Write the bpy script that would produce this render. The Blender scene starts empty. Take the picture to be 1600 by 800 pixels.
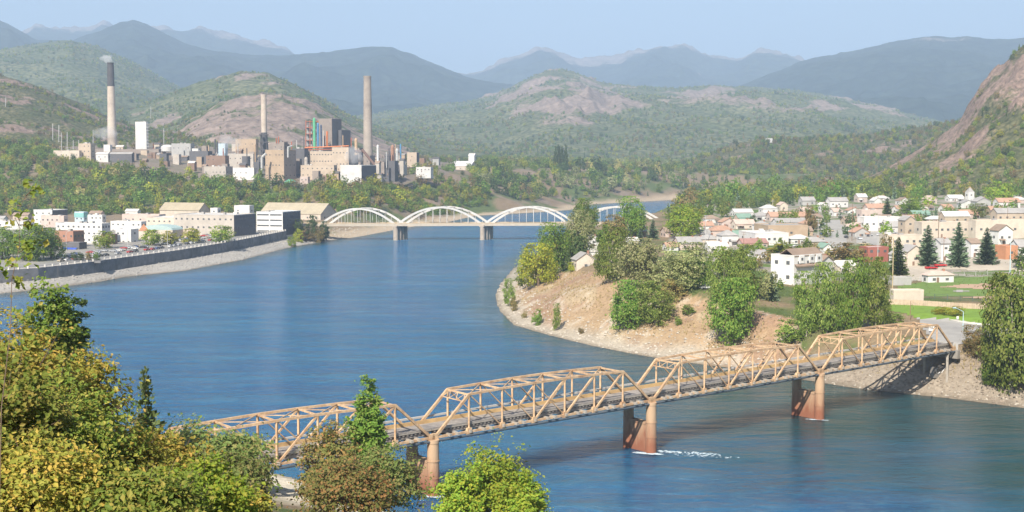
import bpy, math, random
import numpy as np
from mathutils import Vector

random.seed(11)
rng = np.random.default_rng(11)
S = bpy.context.scene
COL = S.collection

# ------------------------------------------------------------ camera, sky, sun
EYE = 62.0
FPX = 2000.0
PITCH = math.atan(152 / FPX)
cp, sp = math.cos(PITCH), math.sin(PITCH)
cam_d = bpy.data.cameras.new('camera')
cam_d.sensor_width = 36
cam_d.lens = FPX / 1600 * 36
cam_d.clip_start = 0.5
cam_d.clip_end = 60000
cam = bpy.data.objects.new('camera', cam_d)
COL.objects.link(cam)
cam.location = (0, 0, EYE)
cam.rotation_euler = (math.pi / 2 - PITCH, 0, 0)
S.camera = cam

SUN_EL = math.radians(41)
SUN_AZ = math.atan2(-0.36, -0.93)          # heading of the sun, measured from +Y towards +X
world = bpy.data.worlds.new('World')
S.world = world
world.use_nodes = True
wn = world.node_tree
wn.nodes.clear()
sky = wn.nodes.new('ShaderNodeTexSky')
sky.sky_type = 'NISHITA'
sky.sun_disc = False
sky.sun_elevation = SUN_EL
sky.sun_rotation = SUN_AZ
sky.altitude = 400
sky.air_density = 1.0
sky.dust_density = 1.3
sky.ozone_density = 1.2
bg = wn.nodes.new('ShaderNodeBackground')
bg.inputs['Strength'].default_value = 0.076
wo = wn.nodes.new('ShaderNodeOutputWorld')
wn.links.new(sky.outputs[0], bg.inputs[0])
wn.links.new(bg.outputs[0], wo.inputs[0])

sun_d = bpy.data.lights.new('sun', 'SUN')
sun_d.energy = 4.8
sun_d.angle = math.radians(0.55)
sun_d.color = (1.0, 0.93, 0.82)
sun = bpy.data.objects.new('sun', sun_d)
COL.objects.link(sun)
sdir = Vector((math.sin(SUN_AZ) * math.cos(SUN_EL), math.cos(SUN_AZ) * math.cos(SUN_EL), math.sin(SUN_EL)))
sun.rotation_euler = sdir.to_track_quat('Z', 'Y').to_euler()

S.view_settings.view_transform = 'Standard'
S.view_settings.look = 'None'
S.view_settings.exposure = 0.78
S.view_settings.gamma = 1
S.view_settings.use_curve_mapping = False
S.render.engine = 'CYCLES'
cy = S.cycles
cy.max_bounces = 6
cy.diffuse_bounces = 2
cy.glossy_bounces = 3
cy.transmission_bounces = 2
cy.volume_bounces = 2
cy.transparent_max_bounces = 6
cy.use_denoising = True
cy.caustics_reflective = False
cy.caustics_refractive = False
HAZE = 1.0e-4

# ------------------------------------------------------------ pixel geometry helpers
def ray(px, py):
    u = (px - 800) / FPX
    v = (400 - py) / FPX
    k = cp + v * sp
    return u / k, (-sp + v * cp) / k

def G(px, py, z=0.0):                      # where the sight line meets the level z
    a, b = ray(px, py)
    Y = (z - EYE) / b
    return a * Y, Y

def PT(px, Y, py=300):                     # a ground position at distance Y
    a, b = ray(px, py)
    return a * Y, Y

def ZAT(px, py, Y):
    return EYE + ray(px, py)[1] * Y

# ------------------------------------------------------------ noise
_lat = [np.random.default_rng(100 + i).random((256, 256)) for i in range(8)]
def vnoise(x, y, seed=0):
    L = _lat[seed % 8]
    xf = np.floor(x); yf = np.floor(y)
    fx = x - xf; fy = y - yf
    fx = fx * fx * (3 - 2 * fx); fy = fy * fy * (3 - 2 * fy)
    xi = xf.astype(int) & 255; yi = yf.astype(int) & 255
    x1 = (xi + 1) & 255; y1 = (yi + 1) & 255
    return (L[xi, yi] * (1 - fx) + L[x1, yi] * fx) * (1 - fy) + (L[xi, y1] * (1 - fx) + L[x1, y1] * fx) * fy

def fbm(x, y, octaves=4, seed=0, gain=0.5):
    s = 0; a = 1.0; t = 0
    for o in range(octaves):
        s = s + a * vnoise(x * 2 ** o + 17.3 * o, y * 2 ** o + 5.1 * o, seed + o)
        t += a; a *= gain
    return s / t

def ridged(x, y, octaves=4, seed=0):
    s = 0; a = 1.0; t = 0
    for o in range(octaves):
        n = 1 - np.abs(2 * vnoise(x * 2 ** o + 3.7 * o, y * 2 ** o + 9.2 * o, seed + o) - 1)
        s = s + a * n; t += a; a *= 0.5
    return s / t

def sstep(a, b, x):
    t = np.clip((x - a) / (b - a), 0, 1)
    return t * t * (3 - 2 * t)

# ------------------------------------------------------------ materials
def nt(name):
    m = bpy.data.materials.new(name)
    m.use_nodes = True
    n = m.node_tree
    n.nodes.clear()
    out = n.nodes.new('ShaderNodeOutputMaterial')
    return m, n, out

def N(n, typ, **kw):
    o = n.nodes.new(typ)
    for k, v in kw.items():
        if k.startswith('_'):
            setattr(o, k[1:], v)
        else:
            o.inputs[k].default_value = v
    return o

def rgba(c):
    return (c[0], c[1], c[2], 1)

def mix(n, fac, a, b):
    m = n.nodes.new('ShaderNodeMix')
    m.data_type = 'RGBA'
    if isinstance(fac, float): m.inputs[0].default_value = fac
    else: n.links.new(fac, m.inputs[0])
    for i, c in ((6, a), (7, b)):
        if isinstance(c, tuple): m.inputs[i].default_value = rgba(c)
        else: n.links.new(c, m.inputs[i])
    return m.outputs[2]

def ramp(n, fac, lo, hi):
    m = n.nodes.new('ShaderNodeMapRange')
    m.inputs[1].default_value = lo
    m.inputs[2].default_value = hi
    n.links.new(fac, m.inputs[0])
    return m.outputs[0]

MATS = {}
def plain(name, c, rough=0.75, var=0.18, scale=0.6, metal=0.0, bump=0.0, spec=0.3, dirt=None):
    if name in MATS: return MATS[name]
    m, n, out = nt(name)
    tc = n.nodes.new('ShaderNodeTexCoord')
    nz = N(n, 'ShaderNodeTexNoise', Scale=scale, Detail=5.0, Roughness=0.65)
    n.links.new(tc.outputs['Object'], nz.inputs['Vector'])
    f = ramp(n, nz.outputs[0], 0.3, 0.7)
    lo = tuple(x * (1 - var) for x in c); hi = tuple(min(1, x * (1 + var * 0.7)) for x in c)
    col = mix(n, f, lo, hi)
    if dirt:
        nz2 = N(n, 'ShaderNodeTexNoise', Scale=scale * 0.35, Detail=6.0, Roughness=0.7)
        n.links.new(tc.outputs['Object'], nz2.inputs['Vector'])
        col = mix(n, ramp(n, nz2.outputs[0], 0.45, 0.7), col, dirt)
    oi = n.nodes.new('ShaderNodeObjectInfo')
    hs = N(n, 'ShaderNodeHueSaturation')
    mr = n.nodes.new('ShaderNodeMapRange')
    mr.inputs[3].default_value = 0.93; mr.inputs[4].default_value = 1.05
    n.links.new(oi.outputs['Random'], mr.inputs[0])
    n.links.new(mr.outputs[0], hs.inputs['Value'])
    n.links.new(col, hs.inputs['Color'])
    b = N(n, 'ShaderNodeBsdfPrincipled', Roughness=rough, Metallic=metal)
    b.inputs['Specular IOR Level'].default_value = spec
    n.links.new(hs.outputs[0], b.inputs['Base Color'])
    if bump:
        bp = N(n, 'ShaderNodeBump', Strength=0.6, Distance=bump)
        n.links.new(nz.outputs[0], bp.inputs['Height'])
        n.links.new(bp.outputs[0], b.inputs['Normal'])
    n.links.new(b.outputs[0], out.inputs[0])
    MATS[name] = m
    return m

def leafy(name, c1, c2, c3=None, transl=0.36, clump=0.5):
    """leaves: hue differs from leaf to leaf and from tree to tree"""
    if name in MATS: return MATS[name]
    m, n, out = nt(name)
    ge = n.nodes.new('ShaderNodeNewGeometry')
    oi = n.nodes.new('ShaderNodeObjectInfo')
    tc = n.nodes.new('ShaderNodeTexCoord')
    nz = N(n, 'ShaderNodeTexNoise', Scale=clump, Detail=3.0)
    n.links.new(tc.outputs['Object'], nz.inputs['Vector'])
    col = mix(n, ge.outputs['Random Per Island'], c1, c2)
    if c3:
        ad = N(n, 'ShaderNodeMath', _operation='ADD')
        n.links.new(nz.outputs[0], ad.inputs[0]); n.links.new(ge.outputs['Random Per Island'], ad.inputs[1])
        col = mix(n, ramp(n, ad.outputs[0], 1.0, 1.45), col, c3)
    hs = N(n, 'ShaderNodeHueSaturation')
    a1 = n.nodes.new('ShaderNodeMapRange'); a1.inputs[3].default_value = 0.485; a1.inputs[4].default_value = 0.512
    a2 = n.nodes.new('ShaderNodeMapRange'); a2.inputs[3].default_value = 0.82; a2.inputs[4].default_value = 1.3
    n.links.new(oi.outputs['Random'], a1.inputs[0]); n.links.new(oi.outputs['Random'], a2.inputs[0])
    n.links.new(a1.outputs[0], hs.inputs['Hue']); n.links.new(a2.outputs[0], hs.inputs['Value'])
    n.links.new(col, hs.inputs['Color'])
    d = N(n, 'ShaderNodeBsdfPrincipled', Roughness=0.6)
    d.inputs['Specular IOR Level'].default_value = 0.2
    t = n.nodes.new('ShaderNodeBsdfTranslucent')
    n.links.new(hs.outputs[0], d.inputs['Base Color']); n.links.new(hs.outputs[0], t.inputs[0])
    ms = n.nodes.new('ShaderNodeMixShader'); ms.inputs[0].default_value = transl
    n.links.new(d.outputs[0], ms.inputs[1]); n.links.new(t.outputs[0], ms.inputs[2])
    n.links.new(ms.outputs[0], out.inputs[0])
    MATS[name] = m
    return m

def ground_mat(name, fine, spot=0.35, bump=0.4, speck=None, cell=0.0):
    """base colour from the vertex attribute 'ground' (soil, gravel, grass kinds) broken up by noise"""
    m, n, out = nt(name)
    at = N(n, 'ShaderNodeAttribute', _attribute_name='ground')
    tc = n.nodes.new('ShaderNodeTexCoord')
    nz = N(n, 'ShaderNodeTexNoise', Scale=fine, Detail=8.0, Roughness=0.7)
    n.links.new(tc.outputs['Object'], nz.inputs['Vector'])
    hs = N(n, 'ShaderNodeHueSaturation')
    mr = n.nodes.new('ShaderNodeMapRange')
    mr.inputs[1].default_value = 0.3; mr.inputs[2].default_value = 0.7
    mr.inputs[3].default_value = 1 - spot; mr.inputs[4].default_value = 1 + spot
    n.links.new(nz.outputs[0], mr.inputs[0])
    n.links.new(mr.outputs[0], hs.inputs['Value'])
    n.links.new(at.outputs['Color'], hs.inputs['Color'])
    col = hs.outputs[0]
    h = nz.outputs[0]
    if cell:
        vo = N(n, 'ShaderNodeTexVoronoi', Scale=cell)
        n.links.new(tc.outputs['Object'], vo.inputs['Vector'])
        col = mix(n, ramp(n, vo.outputs['Distance'], 0.25, 0.9), col, speck or (0.1, 0.1, 0.08))
    b = N(n, 'ShaderNodeBsdfPrincipled', Roughness=0.95)
    b.inputs['Specular IOR Level'].default_value = 0.1
    n.links.new(col, b.inputs['Base Color'])
    bp = N(n, 'ShaderNodeBump', Strength=0.8, Distance=bump)
    n.links.new(h, bp.inputs['Height'])
    n.links.new(bp.outputs[0], b.inputs['Normal'])
    n.links.new(b.outputs[0], out.inputs[0])
    MATS[name] = m
    return m

# ------------------------------------------------------------ object helpers
def tag(o, label=None, cat=None, group=None, kind=None):
    if label: o['label'] = label
    if cat: o['category'] = cat
    if group: o['group'] = group
    if kind: o['kind'] = kind
    return o

def empty(name, loc, rz=0.0, label=None, cat=None, group=None):
    o = bpy.data.objects.new(name, None)
    o.empty_display_size = 0.5
    COL.objects.link(o)
    o.location = loc
    o.rotation_euler = (0, 0, rz)
    return tag(o, label, cat, group)

def np_mesh(name, V, F, mats, smooth=False, midx=None):
    """fast mesh from arrays: F is (m,3) or (m,4)"""
    V = np.asarray(V, np.float32); F = np.asarray(F, np.int32)
    me = bpy.data.meshes.new(name)
    k = F.shape[1]
    me.vertices.add(len(V)); me.vertices.foreach_set('co', V.ravel())
    me.loops.add(F.size); me.loops.foreach_set('vertex_index', F.ravel())
    me.polygons.add(len(F))
    me.polygons.foreach_set('loop_start', np.arange(0, F.size, k, dtype=np.int32))
    me.polygons.foreach_set('loop_total', np.full(len(F), k, np.int32))
    for m in (mats if isinstance(mats, (list, tuple)) else [mats]): me.materials.append(m)
    if midx is not None: me.polygons.foreach_set('material_index', np.asarray(midx, np.int32))
    me.polygons.foreach_set('use_smooth', np.full(len(F), bool(smooth)))
    me.update(calc_edges=True)
    return me

def obj(name, me, parent=None, loc=None):
    o = bpy.data.objects.new(name, me)
    COL.objects.link(o)
    if parent: o.parent = parent
    if loc: o.location = loc
    return o

class MB:
    def __init__(s): s.v = []; s.f = []; s.m = []; s.mi = 0
    def add(s, vs, fs):
        k = len(s.v)
        s.v += [tuple(v) for v in vs]
        for f in fs: s.f.append(tuple(i + k for i in f)); s.m.append(s.mi)
        return s
    def box(s, x0, x1, y0, y1, z0, z1, bottom=True):
        vs = [(x0, y0, z0), (x1, y0, z0), (x1, y1, z0), (x0, y1, z0), (x0, y0, z1), (x1, y0, z1), (x1, y1, z1), (x0, y1, z1)]
        return s.add(vs, [(0, 3, 2, 1), (4, 5, 6, 7), (0, 1, 5, 4), (1, 2, 6, 5), (2, 3, 7, 6), (3, 0, 4, 7)])
    def bar(s, p, q, w, h, up=(0, 0, 1)):
        p = Vector(p); q = Vector(q); d = (q - p).normalized()
        up = Vector(up)
        if abs(d.dot(up)) > 0.98: up = Vector((0.3, 1, 0)).normalized()
        a = d.cross(up).normalized(); b = a.cross(d)
        vs = []
        for c in (p, q):
            for i, j in ((-1, -1), (1, -1), (1, 1), (-1, 1)): vs.append(c + a * (w / 2 * i) + b * (h / 2 * j))
        return s.add(vs, [(0, 1, 2, 3), (4, 7, 6, 5), (0, 4, 5, 1), (1, 5, 6, 2), (2, 6, 7, 3), (3, 7, 4, 0)])
    def cyl(s, p, q, r0, r1=None, n=10, cap=True):
        r1 = r0 if r1 is None else r1
        p = Vector(p); q = Vector(q); d = (q - p).normalized()
        up = Vector((0, 0, 1)) if abs(d.z) < 0.98 else Vector((1, 0, 0))
        a = d.cross(up).normalized(); b = a.cross(d)
        vs = []
        for c, r in ((p, r0), (q, r1)):
            for i in range(n):
                t = 2 * math.pi * i / n
                vs.append(c + a * (r * math.cos(t)) + b * (r * math.sin(t)))
        fs = [(i, (i + 1) % n, n + (i + 1) % n, n + i) for i in range(n)]
        if cap: fs += [tuple(range(n - 1, -1, -1)), tuple(range(n, 2 * n))]
        return s.add(vs, fs)
    def mesh(s, name, mats, smooth=False):
        me = bpy.data.meshes.new(name)
        me.from_pydata([tuple(v) for v in s.v], [], s.f)
        for m in (mats if isinstance(mats, (list, tuple)) else [mats]): me.materials.append(m)
        if any(s.m): me.polygons.foreach_set('material_index', s.m)
        if smooth: me.polygons.foreach_set('use_smooth', [True] * len(s.f))
        me.update()
        return me
    def build(s, name, mats, parent=None, loc=None, smooth=False):
        return obj(name, s.mesh(name, mats, smooth), parent, loc)

def inpoly(x, y, P):
    c = np.zeros(np.shape(x), bool)
    n = len(P)
    for i in range(n):
        x0, y0 = P[i]; x1, y1 = P[(i + 1) % n]
        if y0 == y1: continue
        c ^= ((y0 > y) != (y1 > y)) & (x < (x1 - x0) * (y - y0) / (y1 - y0) + x0)
    return c

def polydist(x, y, P, attrs=None):
    """distance to an open polyline, and attribute values carried by its vertices"""
    best = np.full(np.shape(x), 1e9); A = None
    if attrs is not None:
        attrs = np.asarray(attrs, float); A = np.zeros(np.shape(x) + (attrs.shape[1],))
    for i in range(len(P) - 1):
        x0, y0 = P[i]; x1, y1 = P[i + 1]
        dx, dy = x1 - x0, y1 - y0
        t = np.clip(((x - x0) * dx + (y - y0) * dy) / (dx * dx + dy * dy + 1e-9), 0, 1)
        d = np.hypot(x - x0 - t * dx, y - y0 - t * dy)
        m = d < best
        best = np.where(m, d, best)
        if A is not None:
            v = attrs[i] + (attrs[i + 1] - attrs[i]) * t[..., None]
            A = np.where(m[..., None], v, A)
    return (best, A) if A is not None else best
# ------------------------------------------------------------ terrain
def shore(pts):                              # (px, py, beach width, beach slope, bank slope)
    P = []; A = []
    for p in pts:
        if isinstance(p[1], str): P.append(PT(p[0], float(p[1][1:])))
        else: P.append(G(p[0], p[1], 0))
        A.append(p[2:])
    return P, A
near_P, near_A = shore([(-2400, 'Y420', 3, .15, .5), (-900, 'Y400', 3, .15, .5), (-200, 'Y330', 3, .15, .5), (100, 'Y296', 6, .12, .4), (300, 'Y268', 12, .1, .35),
    (420, 'Y250', 20, .09, .35), (500, 'Y240', 14, .1, .4), (590, 'Y224', 4, .2, .5), (650, 'Y214', 3, .2, .6), (750, 'Y200', 3, .2, .6), (850, 'Y190', 3, .2, .6), (1100, 'Y176', 3, .2, .6), (1600, 'Y160', 3, .2, .6), (3400, 'Y150', 3, .2, .6)])
right_P, right_A = shore([(3400, 'Y285', 4, .15, .5), (2300, 'Y290', 4, .15, .5), (1800, 'Y306', 4, .2, .5), (1600, 638, 4, .2, .6), (1515, 626.6, 3, .25, .85), (1470, 621, 3, .3, .9), (1421, 616, 3, .3, .75), (1351, 608.6, 3, .3, .65), (1288, 599, 4, .3, .55),
    (1180, 580, 5, .25, .5), (1100, 570, 5, .22, .45), (1040, 562, 6, .2, .45), (987, 553, 7, .18, .45), (922, 540, 7, .18, .45), (857, 524, 7, .18, .45), (802, 508, 7, .18, .45), (779, 485, 7, .15, .42), (772, 462, 8, .12, .4), (782, 442, 8, .12, .35),
    (800, 'Y720', 6, .1, .4), (832, 'Y810', 4, .2, .5), (866, 'Y900', 4, .2, .5), (897, 'Y1000', 4, .2, .5), (960, 'Y1080', 4, .2, .5), (1010, 'Y1300', 4, .2, .5), (1075, 'Y1650', 4, .2, .5), (1150, 'Y1860', 4, .2, .5), (1400, 'Y1960', 4, .2, .5), (3400, 'Y2050', 4, .2, .5)])
left_P, left_A = shore([(3400, 'Y2260', 5, .2, .4), (1400, 'Y2130', 5, .2, .4), (1150, 'Y2040', 6, .2, .4), (1056, 312, 12, .12, .4), (985, 316, 16, .12, .35), (928, 319, 25, .09, .35), (892, 328, 40, .06, .35), (850, 331, 45, .05, .4), (800, 334, 50, .05, .45), (745, 337, 40, .05, .5),
    (700, 347, 28, .08, .55), (640, 355, 20, .1, .55), (608, 361, 20, .1, .45), (560, 370, 24, .1, .4), (515, 376, 30, .13, .3), (480, 382, 30, .16, .3), (447, 388, 30, .2, .3), (380, 406, 30, .2, .3), (290, 423, 30, .2, .3), (200, 432, 30, .2, .3), (157, 440, 30, .2, .3), (67, 452, 30, .2, .3), (0, 459, 30, .2, .3),
    (-300, 'Y540', 30, .2, .3), (-2400, 'Y500', 30, .2, .3)])
RIVER = near_P + right_P + left_P
WALL = [G(px, py, 3.5) for px, py in ((-300, 462), (-150, 452), (0, 442), (60, 437), (119, 430), (200, 418), (281, 406), (364, 391), (447, 373))]
WALLTOP = 9.0
WALLPOLY = WALL + [(WALL[-1][0] - 6, WALL[-1][1] + 40), (WALL[-1][0] - 700, WALL[-1][1] + 40), (WALL[0][0] - 700, WALL[0][1])]

CTRL = [(800, 3, 59.2), (800, 12, 57), (800, 30, 51), (800, 60, 42), (800, 120, 24), (800, 165, 11), (0, 8, 57.5), (0, 20, 55), (0, 60, 47), (0, 120, 36), (0, 220, 16), (0, 285, 5), (-500, 60, 48), (-500, 100, 42), (-500, 250, 20), (300, 100, 31), (300, 180, 14),
    (241, 203, 9.5), (450, 150, 19), (450, 215, 4), (600, 150, 16), (1200, 80, 34), (1200, 140, 13), (2200, 80, 25), (1600, 20, 53), (2200, 20, 52),
    (-500, 600, 9.5), (0, 650, 9.3), (0, 900, 10.2), (0, 1150, 13), (200, 750, 9.3), (200, 1000, 11), (200, 1170, 14), (400, 900, 9.2), (400, 1150, 12), (500, 1090, 10), (-500, 1000, 13), (-500, 1300, 40),
    (0, 1320, 36), (100, 1480, 57), (200, 1480, 56), (320, 1390, 42), (430, 1350, 39), (480, 1330, 37), (540, 1300, 34), (600, 1400, 44), (625, 1340, 36),
    (175, 1750, 78), (230, 1650, 75), (280, 1600, 66), (413, 1550, 52), (500, 1500, 48), (575, 1650, 54), (640, 1600, 55), (740, 1800, 46), (740, 1600, 40), (690, 1480, 34),
    (850, 1950, 47), (950, 2080, 45), (1050, 2200, 42), (1100, 2300, 38), (1400, 2400, 34), (850, 2600, 52), (500, 2300, 66), (1100, 2900, 46), (200, 2300, 100), (0, 1700, 82), (0, 2000, 105), (-500, 1700, 100), (1600, 2700, 40), (800, 3400, 60), (0, 3300, 120), (1600, 3400, 60),
    (900, 480, 19), (870, 560, 17), (905, 700, 15), (950, 900, 14), (1000, 480, 18.5), (1100, 440, 17), (1200, 465, 15), (1250, 400, 12.5), (1320, 380, 12.2), (1400, 420, 13.4), (1450, 500, 14), (1487, 345, 12.2), (1560, 365, 12.2), (1620, 345, 9), (1700, 400, 13), (2200, 450, 15), (1300, 600, 16),
    (1100, 700, 17), (1300, 800, 20), (1500, 800, 22), (1500, 600, 16.5), (1100, 1000, 17), (1300, 1000, 23), (1550, 1000, 26), (2000, 800, 25), (1100, 1400, 18), (1300, 1400, 26), (1600, 1300, 33), (1150, 1700, 20), (2200, 1200, 40)]
cpts = np.array([(*PT(a, b), c) for a, b, c in CTRL], float)
def _k(dx, dy): return np.sqrt(dx * dx + dy * dy + 4.0)
_M = _k(cpts[:, None, 0] - cpts[None, :, 0], cpts[:, None, 1] - cpts[None, :, 1])
_W = np.linalg.solve(_M, cpts[:, 2] - 20.0)
def base_h(x, y):
    s = np.full(np.shape(x), 20.0)
    for i in range(len(cpts)): s = s + _W[i] * _k(x - cpts[i, 0], y - cpts[i, 1])
    return s

FLATS = []                                   # level places: (polygon, level, soft edge)
def pxpoly(pts, z): return [G(a, b, z) for a, b in pts]
FIELD_P = pxpoly([(1350, 432), (1470, 424), (1640, 426), (1700, 470), (1500, 476), (1350, 474)], 14.0)
LAWN_P = pxpoly([(1360, 476), (1640, 478), (1660, 506), (1545, 508), (1440, 497), (1350, 486)], 13.6)
ROAD_P = pxpoly([(1430, 500), (1560, 511), (1640, 514), (1640, 535), (1556, 533), (1500, 548), (1470, 545)], 12.3)
FLATS += [(FIELD_P, 14.0, 16), (LAWN_P, 13.6, 10), (ROAD_P, 12.3, 8)]

ROWS = np.unique(np.concatenate([np.geomspace(2.5, 150, 90), np.linspace(150, 460, 140), np.linspace(460, 1100, 210), np.geomspace(1100, 3500, 200)]))
UC = np.linspace(-0.74, 0.74, 580)
GX = UC[None, :] * ROWS[:, None]
GY = np.repeat(ROWS[:, None], len(UC), 1)

def land_height(x, y):
    H = base_h(x, y)
    H = H + (fbm(x / 60, y / 60, 4, 1) - .5) * np.clip((y - 1100) / 600, 0, 1) * 8
    H = H + (fbm(x / 12, y / 12, 3, 2) - .5) * 0.9
    for P, z, soft in FLATS:
        d = polydist(x, y, P + [P[0]])
        d = np.where(inpoly(x, y, P), 0, d)
        H = z + (H - z) * sstep(0, soft, d)
    dmin = np.full(np.shape(x), 1e9); bank = np.zeros(np.shape(x))
    for P, A in ((near_P, near_A), (right_P, right_A), (left_P, left_A)):
        d, a = polydist(x, y, P, A)
        jag = (fbm(x / 9, y / 9, 3, 3) - .5) * 3
        dd = np.maximum(0, d + jag * sstep(0, 10, d))
        b = a[..., 1] * np.minimum(dd, a[..., 0]) + a[..., 2] * np.maximum(0, dd - a[..., 0])
        gul = (ridged(x / 20, y / 26, 4, 4) - .5) * 4.0 * sstep(8, 25, d)
        m = d < dmin
        bank = np.where(m, b + gul, bank); dmin = np.where(m, d, dmin)
    Hl = np.minimum(H, np.maximum(bank, 0.02))
    # quay behind the river wall
    dw = polydist(x, y, WALL)
    beh = inpoly(x, y, WALLPOLY)
    front = (~beh) & (dw < 70) & (x < WALL[-1][0] + 30) & (y < WALL[-1][1] + 15)
    ds = polydist(x, y, left_P)
    zb = 3.6 * ds / (ds + dw + .1)
    w = sstep(45, 12, dw)
    Hl = np.where(front, Hl + (zb - Hl) * w, Hl)
    Hl = np.where(beh, np.where(dw < 4.5, 3.4 + (WALLTOP - 3.5) * sstep(1.2, 4.0, dw), WALLTOP - .1 + np.maximum(H - WALLTOP, 0) * sstep(24, 60, dw)), Hl)
    riv = inpoly(x, y, RIVER)
    return np.where(riv, -np.minimum(4, 0.25 * dmin + 0.15), Hl), dmin, riv, beh, dw, H

GH, GD, GRIV, GBEH, GDW, GH0 = land_height(GX, GY)
_LR = np.arange(len(ROWS), dtype=float)
def Hq(x, y):
    x = np.asarray(x, float); y = np.asarray(y, float)
    r = np.clip(np.interp(y, ROWS, _LR), 0, len(ROWS) - 1.001)
    c = np.clip((x / np.maximum(y, 1e-3) - UC[0]) / (UC[1] - UC[0]), 0, len(UC) - 1.001)
    i = r.astype(int); j = c.astype(int); fr = r - i; fc = c - j
    return (GH[i, j] * (1 - fr) + GH[i + 1, j] * fr) * (1 - fc) + (GH[i, j + 1] * (1 - fr) + GH[i + 1, j + 1] * fr) * fc
def hit(px, py, ymin=60):
    a, b = ray(px, py)
    Y = ROWS[ROWS > ymin]
    d = EYE + b * Y - Hq(a * Y, Y)
    k = np.argmax(d < 0)
    if d[k] >= 0: k = len(Y) - 1
    if k > 0 and d[k] < 0:
        t = d[k - 1] / (d[k - 1] - d[k]); Yk = Y[k - 1] + t * (Y[k] - Y[k - 1])
    else: Yk = Y[k]
    return a * Yk, Yk, float(Hq(a * Yk, Yk))

def proj(x, y, z):
    fz = y * cp - (z - EYE) * sp
    return 800 + FPX * x / fz, 400 - FPX * (y * sp + (z - EYE) * cp) / fz
with np.errstate(all='ignore'): GPX, GPY = proj(GX, GY, GH)

# what the ground is made of (base colours that stay put)
def lerp(a, b, t): return a + (np.asarray(b) - a) * t[..., None]
n1 = fbm(GX / 45, GY / 45, 5, 0); n2 = fbm(GX / 14, GY / 14, 5, 2); n3 = fbm(GX / 4.5, GY / 4.5, 4, 5)
gc = np.zeros(GX.shape + (3,)) + np.array((.23, .17, .105))
gc = lerp(gc, (.085, .115, .035), sstep(.46, .62, n1 * .5 + n2 * .5))
far = sstep(1000, 1150, GY) * sstep(3600, 3300, GY)
gc = lerp(gc, (.25, .19, .145), far * sstep(.42, .6, n2) * .8)
gc = lerp(gc, (.10, .13, .045), far * sstep(.5, .62, n1))
smelt = inpoly(GPX, GPY, [(60, 262), (60, 225), (250, 218), (450, 215), (660, 228), (760, 250), (700, 272), (610, 292), (440, 296), (310, 282)]) & (GY > 1200)
gc = lerp(gc, (.23, .185, .15), smelt * (.6 + .4 * n3))
town = GBEH & (GY < 1160)
gc = lerp(gc, (.30, .285, .26), town * (.75 + .25 * n3))
rt = inpoly(GPX, GPY, [(1040, 380), (1080, 322), (1300, 306), (1620, 300), (1620, 432), (1200, 440), (1060, 420)]) & (GY > 450) & (GY < 1300)
gc = lerp(gc, (.33, .30, .26), rt * .75)
gc = lerp(gc, (.11, .16, .045), rt * sstep(.5, .6, n2))
prom = inpoly(GPX, GPY, [(765, 440), (830, 425), (960, 425), (1110, 470), (1250, 500), (1250, 620), (1000, 570), (765, 520)]) & (GY < 640) & (GY > 330)
gc = lerp(gc, (.36, .25, .15), prom * .92)
gc = lerp(gc, (.30, .19, .125), prom * sstep(.5, .66, n2) * .8)
gc = lerp(gc, (.42, .34, .22), prom * sstep(.55, .7, fbm(GX / 7, GY / 20, 4, 6)) * .6)
gc = lerp(gc, (.47, .43, .36), prom * sstep(.60, .72, n3) * .5)
rb = inpoly(GPX, GPY, [(1250, 560), (1480, 540), (1640, 560), (1640, 700), (1250, 640)]) & (GY < 420) & (GY > 280)
gc = lerp(gc, (.235, .19, .145), rb * .95)
grav = sstep(13, 5, GD + (n2 - .5) * 9) * (GY > 280) * (GY < 1000)
gc = lerp(gc, (.40, .355, .285), grav * np.where(GX > 60, .25, .85))
fb = (GX < 0) & (GY > 900) | (GY > 1300)
gc = lerp(gc, (.46, .36, .25), fb * sstep(30, 12, GD + (n2 - .5) * 16) * .9)
wallbeach = (~GBEH) & (GDW < 60) & (GX < WALL[-1][0] + 60) & (GY > 400)
gc = lerp(gc, (.37, .345, .31), wallbeach * sstep(60, 40, GDW))
nb = (GY < 285) & (GX < -20)
gc = lerp(gc, (.52, .46, .36), nb * sstep(26, 16, GD))
wet = sstep(3.0, 0.5, GD) * (GY < 1000)
gc = lerp(gc, (.16, .13, .09), wet * .7)
gc = gc * (.82 + .36 * n3[..., None])

def grid_mesh(name, X, Y, Z, colr, mat, keep=None):
    R, Cn = X.shape
    idx = np.arange(R * Cn).reshape(R, Cn)
    F = np.stack([idx[:-1, :-1], idx[:-1, 1:], idx[1:, 1:], idx[1:, :-1]], -1)
    if keep is not None: F = F[keep]
    F = F.reshape(-1, 4)
    V = np.stack([X, Y, Z], -1).reshape(-1, 3)
    c = None if colr is None else colr.reshape(-1, 3)
    if keep is not None:
        u, inv = np.unique(F, return_inverse=True)
        V = V[u]; F = inv.reshape(-1, 4)
        if c is not None: c = c[u]
    me = np_mesh(name, V, F, mat, True)
    if c is not None:
        at = me.color_attributes.new('ground', 'FLOAT_COLOR', 'POINT')
        at.data.foreach_set('color', np.concatenate([c, np.ones((len(c), 1))], 1).astype(np.float32).ravel())
    return me
t = obj('terrain', grid_mesh('terrain', GX, GY, GH, gc, ground_mat('soil', 0.9, .3, .35)))
t['kind'] = 'structure'

def sheet(name, poly, m, off=0.08, kind='structure', keepz=None, ymin=0, ymax=5000):
    """a ground covering that follows the terrain under a polygon of the ground"""
    cx = (GX[:-1, :-1] + GX[1:, 1:]) / 2; cyy = (GY[:-1, :-1] + GY[1:, 1:]) / 2
    k = inpoly(cx, cyy, poly) & (cyy > ymin) & (cyy < ymax)
    o = obj(name, grid_mesh(name, GX, GY, GH + off, None, m, k))
    o['kind'] = kind
    return o

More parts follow.
